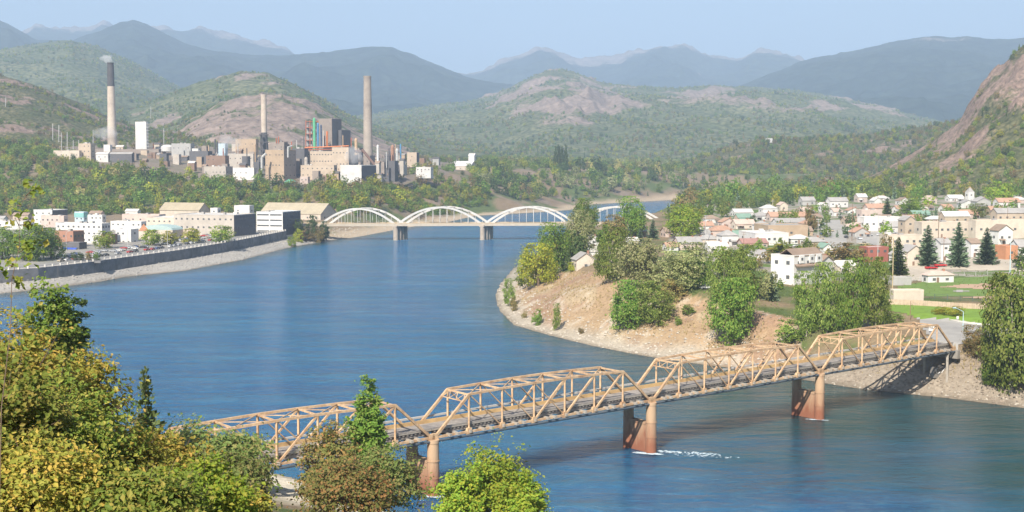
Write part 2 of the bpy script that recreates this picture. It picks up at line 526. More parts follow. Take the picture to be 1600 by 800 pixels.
# ------------------------------------------------------------ water
def water_mat():
    m, n, out = nt('river_water')
    tc = n.nodes.new('ShaderNodeTexCoord')
    at = N(n, 'ShaderNodeAttribute', _attribute_name='shallow_and_reflection')
    def wave(sx, sy, sc, det, dist=.4):
        mp = N(n, 'ShaderNodeMapping'); mp.inputs['Scale'].default_value = (sx, sy, 1)
        mp.inputs['Rotation'].default_value = (0, 0, 0.22)
        n.links.new(tc.outputs['Object'], mp.inputs[0])
        z = N(n, 'ShaderNodeTexNoise', Scale=sc, Detail=det, Roughness=0.62, Distortion=dist)
        n.links.new(mp.outputs[0], z.inputs['Vector'])
        return z.outputs[0]
    a = wave(0.5, 1.0, 0.55, 6.0)
    b = wave(0.33, 1.0, 0.11, 6.0, .8)
    c = wave(0.25, 1.0, 0.014, 6.0, 1.2)
    d = wave(0.12, 1.0, 0.03, 8.0, 1.5)
    s1 = N(n, 'ShaderNodeMath', _operation='MULTIPLY_ADD'); s1.inputs[1].default_value = 4.0
    n.links.new(b, s1.inputs[0]); n.links.new(a, s1.inputs[2])
    # calm and ruffled reaches: the ripple height changes over the river
    bl = N(n, 'ShaderNodeMapRange'); bl.inputs[1].default_value = .36; bl.inputs[2].default_value = .62; bl.inputs[3].default_value = .25; bl.inputs[4].default_value = 1.3
    n.links.new(c, bl.inputs[0])
    col = mix(n, ramp(n, c, .32, .66), (.004, .060, .160), (.010, .105, .235))
    col = mix(n, ramp(n, b, .48, .66), col, (.018, .125, .235))
    col = mix(n, ramp(n, d, .52, .68), col, (.030, .145, .255))
    col = mix(n, ramp(n, a, .50, .72), col, (.032, .150, .265))
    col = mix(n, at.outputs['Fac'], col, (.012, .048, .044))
    p = N(n, 'ShaderNodeBsdfPrincipled', Roughness=0.13, IOR=1.333)
    p.inputs['Specular IOR Level'].default_value = 0.36
    p.inputs['Subsurface Weight'].default_value = 1.0; p.inputs['Subsurface Scale'].default_value = 22.0; p.inputs['Subsurface Radius'].default_value = (.5, 1, 1)
    n.links.new(col, p.inputs['Base Color'])
    bp = N(n, 'ShaderNodeBump', Strength=1.0)
    cm = N(n, 'ShaderNodeMath', _operation='MULTIPLY_ADD'); cm.inputs[1].default_value = -.75; cm.inputs[2].default_value = 1.0
    n.links.new(at.outputs['Fac'], cm.inputs[0])
    mm = N(n, 'ShaderNodeMath', _operation='MULTIPLY'); n.links.new(cm.outputs[0], mm.inputs[0]); n.links.new(bl.outputs[0], mm.inputs[1])
    n.links.new(mm.outputs[0], bp.inputs['Distance'])
    n.links.new(s1.outputs[0], bp.inputs['Height'])
    n.links.new(bp.outputs[0], p.inputs['Normal'])
    n.links.new(p.outputs[0], out.inputs[0])
    return m
kc = GRIV[:-1, :-1] | GRIV[1:, 1:] | (GD[:-1, :-1] < 25)
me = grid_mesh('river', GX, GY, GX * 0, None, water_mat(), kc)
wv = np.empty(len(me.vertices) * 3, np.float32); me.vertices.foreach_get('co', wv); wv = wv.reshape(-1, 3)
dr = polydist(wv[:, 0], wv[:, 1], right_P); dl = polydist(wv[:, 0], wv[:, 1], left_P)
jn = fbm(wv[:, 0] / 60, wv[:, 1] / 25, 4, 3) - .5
sh = sstep(150, 45, dr + jn * 90) * sstep(-40, 60, wv[:, 0] + jn * 60) * (wv[:, 1] < 560) * .9  # dark green hill reflection put into the water colour off the right bank
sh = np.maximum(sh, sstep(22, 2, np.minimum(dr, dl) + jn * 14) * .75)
at = me.attributes.new('shallow_and_reflection', 'FLOAT', 'POINT'); at.data.foreach_set('value', sh.astype(np.float32))
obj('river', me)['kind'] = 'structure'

# ------------------------------------------------------------ hills and mountains
def forest_mat(name, rockc, green1, green2, scale, bump):
    m, n, out = nt(name)
    at = N(n, 'ShaderNodeAttribute', _attribute_name='rock')
    tc = n.nodes.new('ShaderNodeTexCoord')
    a = N(n, 'ShaderNodeTexNoise', Scale=scale * .12, Detail=6.0, Roughness=0.65)
    b = N(n, 'ShaderNodeTexNoise', Scale=scale, Detail=7.0, Roughness=0.72)
    v = N(n, 'ShaderNodeTexVoronoi', Scale=scale * 1.2)
    for q in (a, b, v): n.links.new(tc.outputs['Object'], q.inputs['Vector'])
    g = mix(n, ramp(n, a.outputs[0], .35, .65), green1, green2)
    g = mix(n, ramp(n, v.outputs['Distance'], .2, .8), g, tuple(x * .6 for x in green1))
    r = mix(n, ramp(n, b.outputs[0], .35, .7), tuple(x * .42 for x in rockc), rockc)
    ad = N(n, 'ShaderNodeMath', _operation='MULTIPLY_ADD'); ad.inputs[1].default_value = 0.9; ad.inputs[2].default_value = -0.45
    n.links.new(b.outputs[0], ad.inputs[0])
    a2 = N(n, 'ShaderNodeMath', _operation='ADD')
    n.links.new(ad.outputs[0], a2.inputs[0]); n.links.new(at.outputs['Fac'], a2.inputs[1])
    col = mix(n, ramp(n, a2.outputs[0], .4, .6), g, r)
    p = N(n, 'ShaderNodeBsdfPrincipled', Roughness=1.0)
    p.inputs['Specular IOR Level'].default_value = 0.0
    n.links.new(col, p.inputs['Base Color'])
    hh = N(n, 'ShaderNodeMath', _operation='SUBTRACT')
    n.links.new(b.outputs[0], hh.inputs[0]); n.links.new(v.outputs['Distance'], hh.inputs[1])
    bp = N(n, 'ShaderNodeBump', Strength=0.8, Distance=bump)
    n.links.new(hh.outputs[0], bp.inputs['Height'])
    n.links.new(bp.outputs[0], p.inputs['Normal'])
    n.links.new(p.outputs[0], out.inputs[0])
    return m

RIDGES = {}
def ridge(name, prof, Yc, Yb, zb, m, spur=0.12, rockf=None, nc=420, nr=90, wig=0.06, canopy=3.0, shape=1.0, seed=0, freq=1.0, rough=2.0, crag=.09):
    """a range of hills: crest line prof [(px,py)] standing at distance Yc, foot at distance Yb and level zb"""
    px = np.array([p[0] for p in prof], float); py = np.array([p[1] for p in prof], float)
    P = np.linspace(px[0], px[-1], nc)
    # smooth (monotone-ish) interpolation of the crest line
    q = np.interp(P, px, py)
    ker = np.hanning(5); ker /= ker.sum()
    q = np.convolve(np.pad(q, 2, 'edge'), ker, 'valid') + (fbm(P / 14 + seed * 7, P * 0 + 3, 3, seed) - .5) * rough
    dist = Yc * (1 + wig * (fbm(P / 260 + seed, P * 0 + seed, 3, seed) - .5))
    k = [ray(a, b) for a, b in zip(P, q)]
    kx = np.array([a for a, b in k]); kz = np.array([b for a, b in k])
    zc = EYE + kz * dist
    t = np.concatenate([np.linspace(0, 1, nr), 1 + np.linspace(0.02, 0.5, 14)])
    T = t[:, None]
    Yg = Yb + (dist[None, :] - Yb) * T
    X = kx[None, :] * Yg
    front = np.clip(T, 0, 1)
    Z = zb + (zc[None, :] - zb) * (front ** shape) * np.where(T > 1, np.clip(1 - (np.maximum(T - 1, 0) / .55) ** 1.2, 0, 1), 1)
    relief = np.maximum(20, zc - zb)[None, :]
    sc = (dist.mean() - Yb) / 3.2 / freq
    rg = ridged(X / sc, Yg / sc, 4, seed) - .5
    env = np.sin(np.pi * np.clip(T, 0, 1)) ** .8
    Z = Z + rg * relief * spur * 2 * env + (fbm(X / (sc * .16), Yg / (sc * .16), 3, seed + 1) - .5) * canopy * 2 * sstep(0, .08, T)
    if rockf is not None:
        GPx, GPy = proj(X, Yg, Z)
        rk = rockf(GPx, GPy, X, Yg, Z, T, rg)
    else: rk = np.zeros_like(Z)
    cr = dist.mean() / 60
    Z = Z + (ridged(X / cr, Yg / (cr * 1.6), 5, seed + 2) - .62) * np.clip(rk * 1.3, 0, 1) * relief * crag * sstep(0, .15, T) * (T <= 1)
    R, Cn = X.shape
    idx = np.arange(R * Cn).reshape(R, Cn)
    F = np.stack([idx[:-1, :-1], idx[:-1, 1:], idx[1:, 1:], idx[1:, :-1]], -1).reshape(-1, 4)
    me = np_mesh(name, np.stack([X, Yg, Z], -1).reshape(-1, 3), F, m, True)
    at = me.attributes.new('rock', 'FLOAT', 'POINT')
    at.data.foreach_set('value', rk.astype(np.float32).ravel())
    o = obj(name, me); o['kind'] = 'structure'
    return dict(X=X, Y=Yg, Z=Z, R=rk, T=T + 0 * X)

g_far = forest_mat('far_forest', (.36, .295, .265), (.022, .038, .034), (.055, .072, .05), .011, 14)
g_mid = forest_mat('mid_forest', (.40, .305, .25), (.115, .14, .06), (.24, .23, .12), .05, 4)
g_near = forest_mat('scrub_hill', (.37, .265, .21), (.10, .115, .05), (.24, .20, .11), .16, 1.6)

def blob(GPx, GPy, cx, cy, rx, ry): return np.exp(-((GPx - cx) / rx) ** 2 - ((GPy - cy) / ry) ** 2)
def rk_top(GPx, GPy, X, Y, Z, T, rg):
    n = fbm(X / 800, Y / 800, 4, 3)
    return (sstep(.86, 1.0, T) * .75 + (n - .5) * 1.1)
RIDGES['pale'] = ridge('mountain', [(-700, 60), (-200, 70), (0, 62), (35, 50), (60, 43), (100, 44), (130, 48), (165, 33), (190, 48), (255, 46), (290, 49), (315, 45), (340, 53), (372, 54), (400, 61), (430, 68), (462, 84), (560, 100), (700, 120), (735, 112), (780, 97), (838, 77), (866, 78), (910, 91), (960, 88), (1000, 79), (1040, 73), (1068, 73), (1100, 85), (1150, 91), (1180, 81), (1205, 78), (1240, 85), (1262, 93), (1330, 110), (1600, 120), (2300, 110)],
    14500, 9000, 0, g_far, .17, rk_top, 900, 90, canopy=14, seed=1, freq=1.8, rough=4)
def rk_dark(GPx, GPy, X, Y, Z, T, rg):
    n = fbm(X / 650, Y / 650, 5, 2)
    r = (n - .62) * 1.6 - .1
    for c in ((560, 110, 70, 7), (440, 78, 30, 4), (205, 36, 18, 6), (190, 62, 25, 6), (630, 133, 60, 4), (380, 64, 30, 5), (1355, 85, 28, 4), (1460, 62, 70, 6), (1290, 105, 30, 3)): r = r + blob(GPx, GPy, *c) * .55
    return r
RIDGES['dark'] = ridge('mountain', [(-800, -30), (-300, -5), (-60, 20), (0, 31), (30, 47), (55, 62), (110, 64), (160, 47), (190, 35), (207, 31), (235, 40), (265, 55), (290, 68), (330, 78), (380, 84), (430, 88), (470, 85), (520, 79), (580, 72), (610, 73), (640, 83), (680, 100), (720, 116), (760, 127), (850, 140), (1000, 146), (1150, 136), (1200, 118), (1262, 92), (1330, 80), (1380, 68), (1420, 61), (1460, 57), (1520, 58), (1580, 63), (1610, 58), (1700, 50), (2300, 40)],
    10200, 5600, 10, g_far, .17, rk_dark, 900, 110, canopy=10, seed=2, freq=1.7, rough=3)
def rk_mid(GPx, GPy, X, Y, Z, T, rg):
    n = fbm(X / 160, Y / 160, 5, 4)
    return (n - .62) * 2.0
def rk_centre(GPx, GPy, X, Y, Z, T, rg):
    n = fbm(X / 190, Y / 190, 5, 4); s = ridged(X / 120, Y / 300, 4, 5)
    r = (n - .58) * 2.2 - .1
    r = r + blob(GPx, GPy, 865, 155, 95, 44) * 1.0
    for c in ((935, 165, 60, 26), (1130, 155, 55, 22), (1230, 160, 70, 18), (1320, 165, 70, 14), (1400, 178, 50, 12), (760, 150, 30, 10), (1070, 150, 50, 12)): r = r + blob(GPx, GPy, *c) * .62
    return r - (s < .45) * .25
RIDGES['centre'] = ridge('rocky_hill', [(380, 215), (500, 192), (600, 176), (680, 166), (730, 160), (775, 150), (800, 138), (820, 126), (838, 116), (855, 112), (880, 112), (905, 117), (925, 124), (950, 131), (1000, 134), (1060, 138), (1120, 134), (1180, 135), (1240, 141), (1300, 150), (1360, 164), (1420, 178), (1500, 196), (1700, 215), (2300, 230)],
    6800, 3100, 20, g_mid, .15, rk_centre, 700, 130, canopy=8, shape=.9, seed=3, freq=1.6, crag=.17)
def rk_left(GPx, GPy, X, Y, Z, T, rg): return (fbm(X / 170, Y / 170, 5, 1) - .58) * 2.2
RIDGES['left_green'] = ridge('forested_hill', [(-800, 30), (-300, 62), (0, 78), (60, 67), (110, 63), (150, 71), (200, 93), (240, 115), (300, 148), (400, 186), (520, 205), (700, 222)], 6200, 2700, 5, g_mid, .14, rk_left, 360, 110, canopy=6, seed=4, freq=1.4)
def rk_dome_hill(GPx, GPy, X, Y, Z, T, rg): return (fbm(X / 110, Y / 110, 5, 2) - .53) * 2.2 + blob(GPx, GPy, 385, 122, 40, 8) * .5 + blob(GPx, GPy, 260, 185, 40, 14) * .4
RIDGES['dome_hill'] = ridge('forested_hill', [(60, 225), (180, 180), (260, 148), (310, 128), (370, 113), (420, 114), (468, 134), (500, 152), (540, 176), (600, 200), (700, 222), (800, 235)], 4000, 2150, 35, g_mid, .12, rk_dome_hill, 320, 100, canopy=5, seed=5, freq=1.3)
def rk_dome(GPx, GPy, X, Y, Z, T, rg): return .62 + (fbm(X / 60, Y / 60, 5, 3) - .5) * 1.6 - sstep(.95, 1.0, T) * .1
RIDGES['dome'] = ridge('rocky_hill', [(230, 222), (285, 196), (330, 166), (370, 153), (410, 147), (440, 148), (480, 158), (520, 178), (550, 196), (590, 216), (640, 232)], 2700, 1950, 45, g_mid, .08, rk_dome, 260, 70, canopy=3, seed=6, crag=.12)
def rk_ls(GPx, GPy, X, Y, Z, T, rg): return (fbm(X / 70, Y / 50, 5, 6) - .42) * 2.4
RIDGES['left_slope'] = ridge('hillside', [(-800, 20), (-300, 85), (0, 118), (50, 131), (100, 151), (150, 173), (200, 194), (260, 206), (350, 216), (460, 226), (560, 236)], 2450, 1560, 50, g_near, .10, rk_ls, 360, 110, canopy=3, seed=7, freq=1.4)
def rk_rm(GPx, GPy, X, Y, Z, T, rg): return (fbm(X / 60, Y / 60, 5, 5) - .54) * 2.2 + blob(GPx, GPy, 1300, 240, 50, 10) * .4 + blob(GPx, GPy, 1380, 232, 50, 12) * .4
RIDGES['right_mid'] = ridge('forested_hill', [(1000, 275), (1060, 258), (1100, 241), (1150, 224), (1200, 216), (1260, 214), (1320, 213), (1380, 207), (1440, 198), (1500, 188), (1600, 175), (1800, 160), (2300, 150)], 2700, 2130, 24, g_near, .08, rk_rm, 320, 90, canopy=3, seed=8, freq=1.5)
def rk_rh(GPx, GPy, X, Y, Z, T, rg):
    n = fbm(X / 45, Y / 45, 5, 2)
    r = .62 + (n - .5) * 1.5 - sstep(225, 290, GPy) * .35
    r = r - blob(GPx, GPy, 1590, 205, 50, 28) * .9 - blob(GPx, GPy, 1600, 260, 70, 30) * .6
    return r
RIDGES['right_hill'] = ridge('rocky_hill', [(1240, 306), (1300, 296), (1350, 280), (1385, 264), (1420, 245), (1460, 219), (1485, 200), (1505, 180), (1520, 156), (1538, 128), (1550, 112), (1570, 95), (1585, 78), (1600, 66), (1650, 25), (1750, -50), (1900, -120), (2400, -260)], 1750, 1130, 22, g_near, .10, rk_rh, 460, 170, canopy=4, shape=1.15, seed=9, freq=2.2, crag=.13)
# ------------------------------------------------------------ haze: one closed box of thin air
def haze_box():
    m, n, out = nt('haze_air')
    v = n.nodes.new('ShaderNodeVolumePrincipled')
    v.inputs['Color'].default_value = (0.60, 0.77, 1.0, 1)
    v.inputs['Density'].default_value = HAZE
    v.inputs['Anisotropy'].default_value = 0.0
    n.links.new(v.outputs[0], out.inputs['Volume'])
    b = MB().box(-24000, 24000, -300, 29000, -30, 2500)
    o = b.build('haze', m); o['kind'] = 'stuff'
haze_box()

# ------------------------------------------------------------ the old truss bridge
tan_p = plain('tan_bridge_paint', (.56, .39, .235), .75, .24, 1.6, dirt=(.33, .18, .095))
tan_rail = plain('ochre_guard_paint', (.58, .39, .18), .55, .12, .5, dirt=(.38, .24, .12))
grey_deck = plain('weathered_deck', (.33, .295, .26), .85, .25, .8, dirt=(.17, .155, .15))
timber = plain('grey_timber', (.36, .32, .27), .85, .25, 1.2)
steel_dk = plain('dark_pipe', (.085, .105, .125), .5, .2, .4)
rail_grey = plain('grey_pipe', (.44, .42, .39), .5, .15, .6)
def rust_mat():
    m, n, out = nt('rusty_pier')
    tc = n.nodes.new('ShaderNodeTexCoord')
    sx = n.nodes.new('ShaderNodeSeparateXYZ'); n.links.new(tc.outputs['Object'], sx.inputs[0])
    mp = N(n, 'ShaderNodeMapping'); mp.inputs['Scale'].default_value = (1, 1, .22); n.links.new(tc.outputs['Object'], mp.inputs[0])
    nz = N(n, 'ShaderNodeTexNoise', Scale=0.9, Detail=6.0, Roughness=0.7); n.links.new(mp.outputs[0], nz.inputs['Vector'])
    ad = N(n, 'ShaderNodeMath', _operation='MULTIPLY_ADD'); ad.inputs[1].default_value = -9.0
    n.links.new(nz.outputs[0], ad.inputs[0]); n.links.new(sx.outputs[2], ad.inputs[2])
    c = mix(n, ramp(n, ad.outputs[0], -3.0, 3.5), (.25, .095, .05), (.46, .315, .195))
    c = mix(n, ramp(n, nz.outputs[0], .58, .72), c, (.22, .075, .04))
    p = N(n, 'ShaderNodeBsdfPrincipled', Roughness=.85); n.links.new(c, p.inputs['Base Color'])
    bp = N(n, 'ShaderNodeBump', Strength=.6, Distance=.08); n.links.new(nz.outputs[0], bp.inputs['Height']); n.links.new(bp.outputs[0], p.inputs['Normal'])
    n.links.new(p.outputs[0], out.inputs[0])
    return m
rust = rust_mat()
A_ = Vector((*G(677, 774, 0), 0)); B_ = Vector((*G(1280, 655, 0), 0))
SPAN = (B_ - A_).length / 2
bx = (B_ - A_).normalized()
bn = Vector((-bx.y, bx.x, 0))                # away from the camera side
zA = ZAT(677, 684, A_.y); zB = ZAT(1280, 581, B_.y)
BW = 6.9
TH = 7.1
bridge = empty('truss_bridge', A_, 0, 'tan steel truss bridge of four spans across the river in front', 'bridge')
def bp_(s, side, z=0.0, off=0.0):            # s metres along from pier one, side 0 near .. 1 far
    p = bx * s + bn * (side * BW + off)
    return Vector((p.x, p.y, zA + (zB - zA) * s / (2 * SPAN) + z))
def member(name, p, q, w, h, m=tan_p, parent=bridge):
    b = MB().bar(p, q, w, h)
    return b.build(name, m, parent)
for k in range(-1, 3):
    s0 = k * SPAN + 0.35; L = SPAN - 0.7; pn = L / 7
    for side in (0, 1):
        lo = [bp_(s0 + pn * i, side) for i in range(8)]
        hi = [bp_(s0 + pn * i, side, TH + (.35 if i in (3, 4) else 0.2 if i in (2, 5) else 0)) for i in range(8)]
        for i in range(7): member('bottom_chord', lo[i], lo[i + 1], .42, .42)
        for i in range(1, 6): member('top_chord', hi[i], hi[i + 1], .46, .42)
        member('end_post', lo[0], hi[1], .46, .46); member('end_post', lo[7], hi[6], .46, .46)
        for i in range(1, 7): member('vertical_post', lo[i], hi[i], .34, .36)
        for a, b, w in ((1, 2, .2), (2, 3, .2), (3, 4, .2)): member('diagonal_brace', hi[a], lo[b], w, w)
        for a, b, w in ((3, 4, .34), (4, 5, .34), (5, 6, .34)): member('diagonal_brace', lo[a] + Vector((0, 0, .003)), hi[b], w, w)
        for i in range(8):
            g = MB(); p = lo[i]
            d = bx * .75; e = bn * .27
            g.add([p - d - e + Vector((0, 0, -.4)), p + d - e + Vector((0, 0, -.4)), p + d * .6 - e + Vector((0, 0, .75)), p - d * .6 - e + Vector((0, 0, .75)),
                   p - d + e + Vector((0, 0, -.4)), p + d + e + Vector((0, 0, -.4)), p + d * .6 + e + Vector((0, 0, .75)), p - d * .6 + e + Vector((0, 0, .75))],
                  [(0, 1, 2, 3), (5, 4, 7, 6), (3, 2, 6, 7), (0, 3, 7, 4), (1, 5, 6, 2), (0, 4, 5, 1)])
            g.build('gusset_plate', tan_p, bridge)
    for i in range(1, 7):
        h = TH + (.35 if i in (3, 4) else 0.2 if i in (2, 5) else 0)
        member('top_strut', bp_(s0 + pn * i, 0, h - .1), bp_(s0 + pn * i, 1, h - .1), .26, .3)
        if i < 6:
            h2 = TH + (.35 if i + 1 in (3, 4) else 0.2 if i + 1 in (2, 5) else 0)
            member('lateral_brace', bp_(s0 + pn * i, 0, h), bp_(s0 + pn * (i + 1), 1, h2), .16, .14)
            member('lateral_brace', bp_(s0 + pn * i, 1, h - .16), bp_(s0 + pn * (i + 1), 0, h2 - .16), .16, .14)
    for e, i in ((1, 1), (-1, 6)):           # lattice portal between the sloping end posts
        pr = MB()
        for u0 in range(6):
            f0, f1 = u0 / 6, (u0 + 1) / 6
            za, zb_ = (TH - .1, TH - 1.2) if u0 % 2 else (TH - 1.2, TH - .1)
            sh = lambda z: s0 + pn * i - e * pn * (TH - z) / TH
            pr.bar(bp_(sh(za), f0, za), bp_(sh(zb_), f1, zb_), .1, .1)
        pr.bar(bp_(s0 + pn * i - e * pn * 1.2 / TH, 0, TH - 1.2), bp_(s0 + pn * i - e * pn * 1.2 / TH, 1, TH - 1.2), .16, .16)
        pr.build('portal_lattice', tan_p, bridge)
    # floor: cross beams whose ends stick out past the near truss
    for i in range(15):
        s = s0 + pn * i / 2
        if i % 2 == 1:
            for ds in (-.9, .9):
                b = MB().bar(bp_(s + ds, 0, .15, -1.0), bp_(s + ds, 1, .15, 1.0), .5, .5); b.build('floor_beam', timber, bridge)
        else:
            b = MB().bar(bp_(s, 0, .15, -.7 if 0 < i < 14 else 0), bp_(s, 1, .15, .7 if 0 < i < 14 else 0), .42, .55); b.build('floor_beam', timber, bridge)
    for off in (.9, 2.6, 4.3, 6.0):
        MB().bar(bp_(s0, 0, .66, off), bp_(s0 + L, 0, .66, off), .3, .5).build('stringer', grey_deck, bridge)
    nj = 62
    b = MB()
    for i in range(nj):
        s = s0 + L * (i + .5) / nj
        b.bar(bp_(s, 0, 1.02, .5), bp_(s, 1, 1.02, -.4), .36, .2)
    o = b.build('deck_joist', grey_deck, bridge); o['kind'] = 'stuff'
    for r in range(6):                       # planks of the running deck, in strips along the road
        o0 = .55 + r * 1.0
        MB().bar(bp_(s0 - .3, 0, 1.2 + .004 * (r % 2), o0 + .46), bp_(s0 + L + .3, 0, 1.2 + .004 * (r % 2), o0 + .46), .96, .14).build('deck_strip', grey_deck, bridge)
    MB().bar(bp_(s0 - .3, 0, 1.40, .55), bp_(s0 + L + .3, 0, 1.40, .55), .3, .26).build('near_curb', timber, bridge)
    MB().bar(bp_(s0 - .3, 0, 1.72, .38), bp_(s0 + L + .3, 0, 1.72, .38), .1, .16).build('guard_rail', grey_deck, bridge)
    MB().bar(bp_(s0 - .3, 1, 1.62, -.55), bp_(s0 + L + .3, 1, 1.62, -.55), .22, .75).build('guard_rail', tan_rail, bridge)
    MB().bar(bp_(s0 - .3, 1, 2.35, .55), bp_(s0 + L + .3, 1, 2.35, .55), .5, .34).build('walkway_edge', rail_grey, bridge)
    b = MB()
    b.cyl(bp_(s0 - .3, 0, -.62, -.35), bp_(s0 + L + .3, 0, -.62, -.35), .26, n=8)
    b.build('hanging_pipe', steel_dk, bridge)
    b = MB().cyl(bp_(s0 - .3, 1, -.5, .4), bp_(s0 + L + .3, 1, -.5, .4), .2, n=6); b.build('hanging_pipe', steel_dk, bridge)
    for i in range(7):
        member('bottom_lateral', bp_(s0 + pn * i, 0, -.2), bp_(s0 + pn * (i + 1), 1, -.2), .14, .14)
for k in range(0, 3):
    p = empty('pier', (0, 0, 0)); p.parent = bridge
    zt = bp_(k * SPAN, 0).z - .35
    for side in (0, 1):
        c = bp_(k * SPAN, side); c.z = 0
        b = MB(); rr = 1.15
        b.cyl(c + Vector((0, 0, -3.5)), c + Vector((0, 0, zt - .6)), rr * 1.06, rr * .94, n=20)
        b.cyl(c + Vector((0, 0, zt - .6)), c + Vector((0, 0, zt)), rr * 1.02, rr * 1.02, n=20)
        b.build('column', rust, p)
        for zz in (3.2, 6.4): MB().cyl(c + Vector((0, 0, zz)), c + Vector((0, 0, zz + .22)), rr * 1.07, rr * 1.07, n=20).build('column_band', rust, p)
    c0 = bp_(k * SPAN, 0, 0, .9); c1 = bp_(k * SPAN, 1, 0, -.9)
    c0.z = c1.z = 1.2
    MB().bar(c0, c1, 1.25, 9.6).build('web_wall', rust, p)
    c0.z = c1.z = 6.2
    MB().bar(c0, c1, 1.5, .5).build('web_cap', rust, p)
    p0 = bp_(k * SPAN, 0, -1.2, .9); p1 = bp_(k * SPAN, 1, -1.2, -.9)
# far bank bent and abutment
ab = empty('abutment', (0, 0, 0)); ab.parent = bridge
conc = plain('old_concrete', (.36, .33, .29), .9, .2, .5, dirt=(.22, .2, .17))
e0 = bp_(2 * SPAN + .0, 0)
s_e = 2 * SPAN + 0.2
pA = bp_(s_e + SPAN * 0, 0)
for side in (0, 1):
    s = 3 * SPAN - 50.5
endS = 2 * SPAN + SPAN
def bent(s):
    for side in (0, 1):
        p = bp_(s, side); q = p.copy(); q.z = -1 if False else float(Hq(p.x + A_.x, p.y + A_.y)) - 1
        MB().bar(q, p + Vector((0, 0, -.3)), .6, .6).build('bent_post', timber, ab)
    MB().bar(bp_(s, 0, -.35, -.6), bp_(s, 1, -.35, .6), .5, .5).build('bent_cap', timber, ab)
w0 = bp_(2 * SPAN + .2 + SPAN, 0, -1.4, -1.2); w1 = bp_(2 * SPAN + .2 + SPAN, 1, -1.4, 1.2)
MB().bar(w0, w1, 1.2, 2.2).build('abutment_wall', conc, ab)
bent(2 * SPAN + SPAN - 3.2)
w0 = bp_(-SPAN - .6, 0, -1.2, -1); w1 = bp_(-SPAN - .6, 1, -1.2, 1)
MB().bar(w0, w1, 1.0, 4.0).build('abutment_wall', conc, ab)

foam = plain('white_water', (.46, .55, .60), .6, .1, .5)
def foam_patch(name, cx, cy_, rx, ry, rot, n, seed, label):
    r = random.Random(seed); mbf = MB()
    for i in range(n):
        a = r.random() * 6.283; q = r.random() ** .6
        x = math.cos(a) * q * rx; y = math.sin(a) * q * ry
        X = cx + x * math.cos(rot) - y * math.sin(rot); Y = cy_ + x * math.sin(rot) + y * math.cos(rot)
        s = .05 + .20 * r.random() ** 2; z = .03 + .02 * r.random()
        mbf.add([(X - s * 1.6, Y - s * .4, z), (X, Y - s, z + .02), (X + s * 1.6, Y + s * .1, z), (X + .2, Y + s, z + .05)], [(0, 1, 2, 3)])
    o = mbf.build(name, foam); o['kind'] = 'stuff'
c = A_ + bx * SPAN
foam_patch('foam', c.x - .8, c.y - 1.1, 3.2, .8, -.3, 300, 1, '')
foam_patch('foam', c.x + 7, c.y - .3, 8, 1.1, -.25, 190, 2, '')
foam_patch('foam', c.x + 11, c.y - 3.5, 7, 1.2, -.2, 60, 3, '')
foam_patch('foam', A_.x + .6, A_.y - 1.2, 2.4, .6, -.2, 220, 4, '')
c = A_ + bx * 2 * SPAN
foam_patch('foam', c.x - .8, c.y - .8, 2.6, .4, -.3, 160, 5, '')

# ------------------------------------------------------------ the white arch bridge
white_p = plain('white_arch_paint', (.56, .545, .52), .6, .12, .4, dirt=(.5, .47, .43))
cream_r = plain('cream_railing', (.52, .40, .26), .7, .15, .5)
deck_c = plain('bridge_deck_concrete', (.50, .43, .34), .8, .15, .4)
pier_c = plain('arch_pier_concrete', (.44, .37, .30), .85, .2, .3, dirt=(.28, .23, .18))
zd = 12.6
q0 = Vector((*G(498, 356, zd - 1), 0)); q1 = Vector((*G(1034, 347.5, zd - 1), 0))
q0 = Vector((PT(498, 972)[0], 972, 0)); q1 = Vector((PT(1032, 985)[0], 985, 0))
ax = (q1 - q0).normalized(); an = Vector((-ax.y, ax.x, 0))
AW = 10.5
SKEW = 6.0                                   # the piers follow the current, slantwise to the road
def solve_s(px):                             # distance along the bridge at a picture column
    u = ray(px, 348)[0]
    return (u * q0.y - q0.x) / (ax.x - u * ax.y)
sup = [0, solve_s(619), solve_s(754.5), solve_s(890.5), solve_s(1031)]
arch = empty('arch_bridge', q0, 0, 'white four-arch road bridge crossing the river in the middle distance', 'bridge')
def ap(s, side, z): 
    p = ax * (s + SKEW * side) + an * (side * AW); return Vector((p.x, p.y, z))
Ltot = sup[-1]
MB().bar(ap(-42, .5, zd - .95), ap(Ltot + 60, .5, zd - .95), AW + 2.6, 1.7).build('road_deck', deck_c, arch)
for side, off in ((0, -.12), (1, .12)):
    MB().bar(ap(-42, side + off, zd + .55), ap(Ltot + 60, side + off, zd + .55), .18, .22).build('hand_rail', cream_r, arch)
    MB().bar(ap(-42, side + off, zd + .15), ap(Ltot + 60, side + off, zd + .15), .14, .3).build('kerb_rail', cream_r, arch)
    for i in range(60):
        s = -40 + (Ltot + 95) * i / 59
        MB().bar(ap(s, side + off, zd), ap(s, side + off, zd + .48), .2, .2).build('rail_post', cream_r, arch)
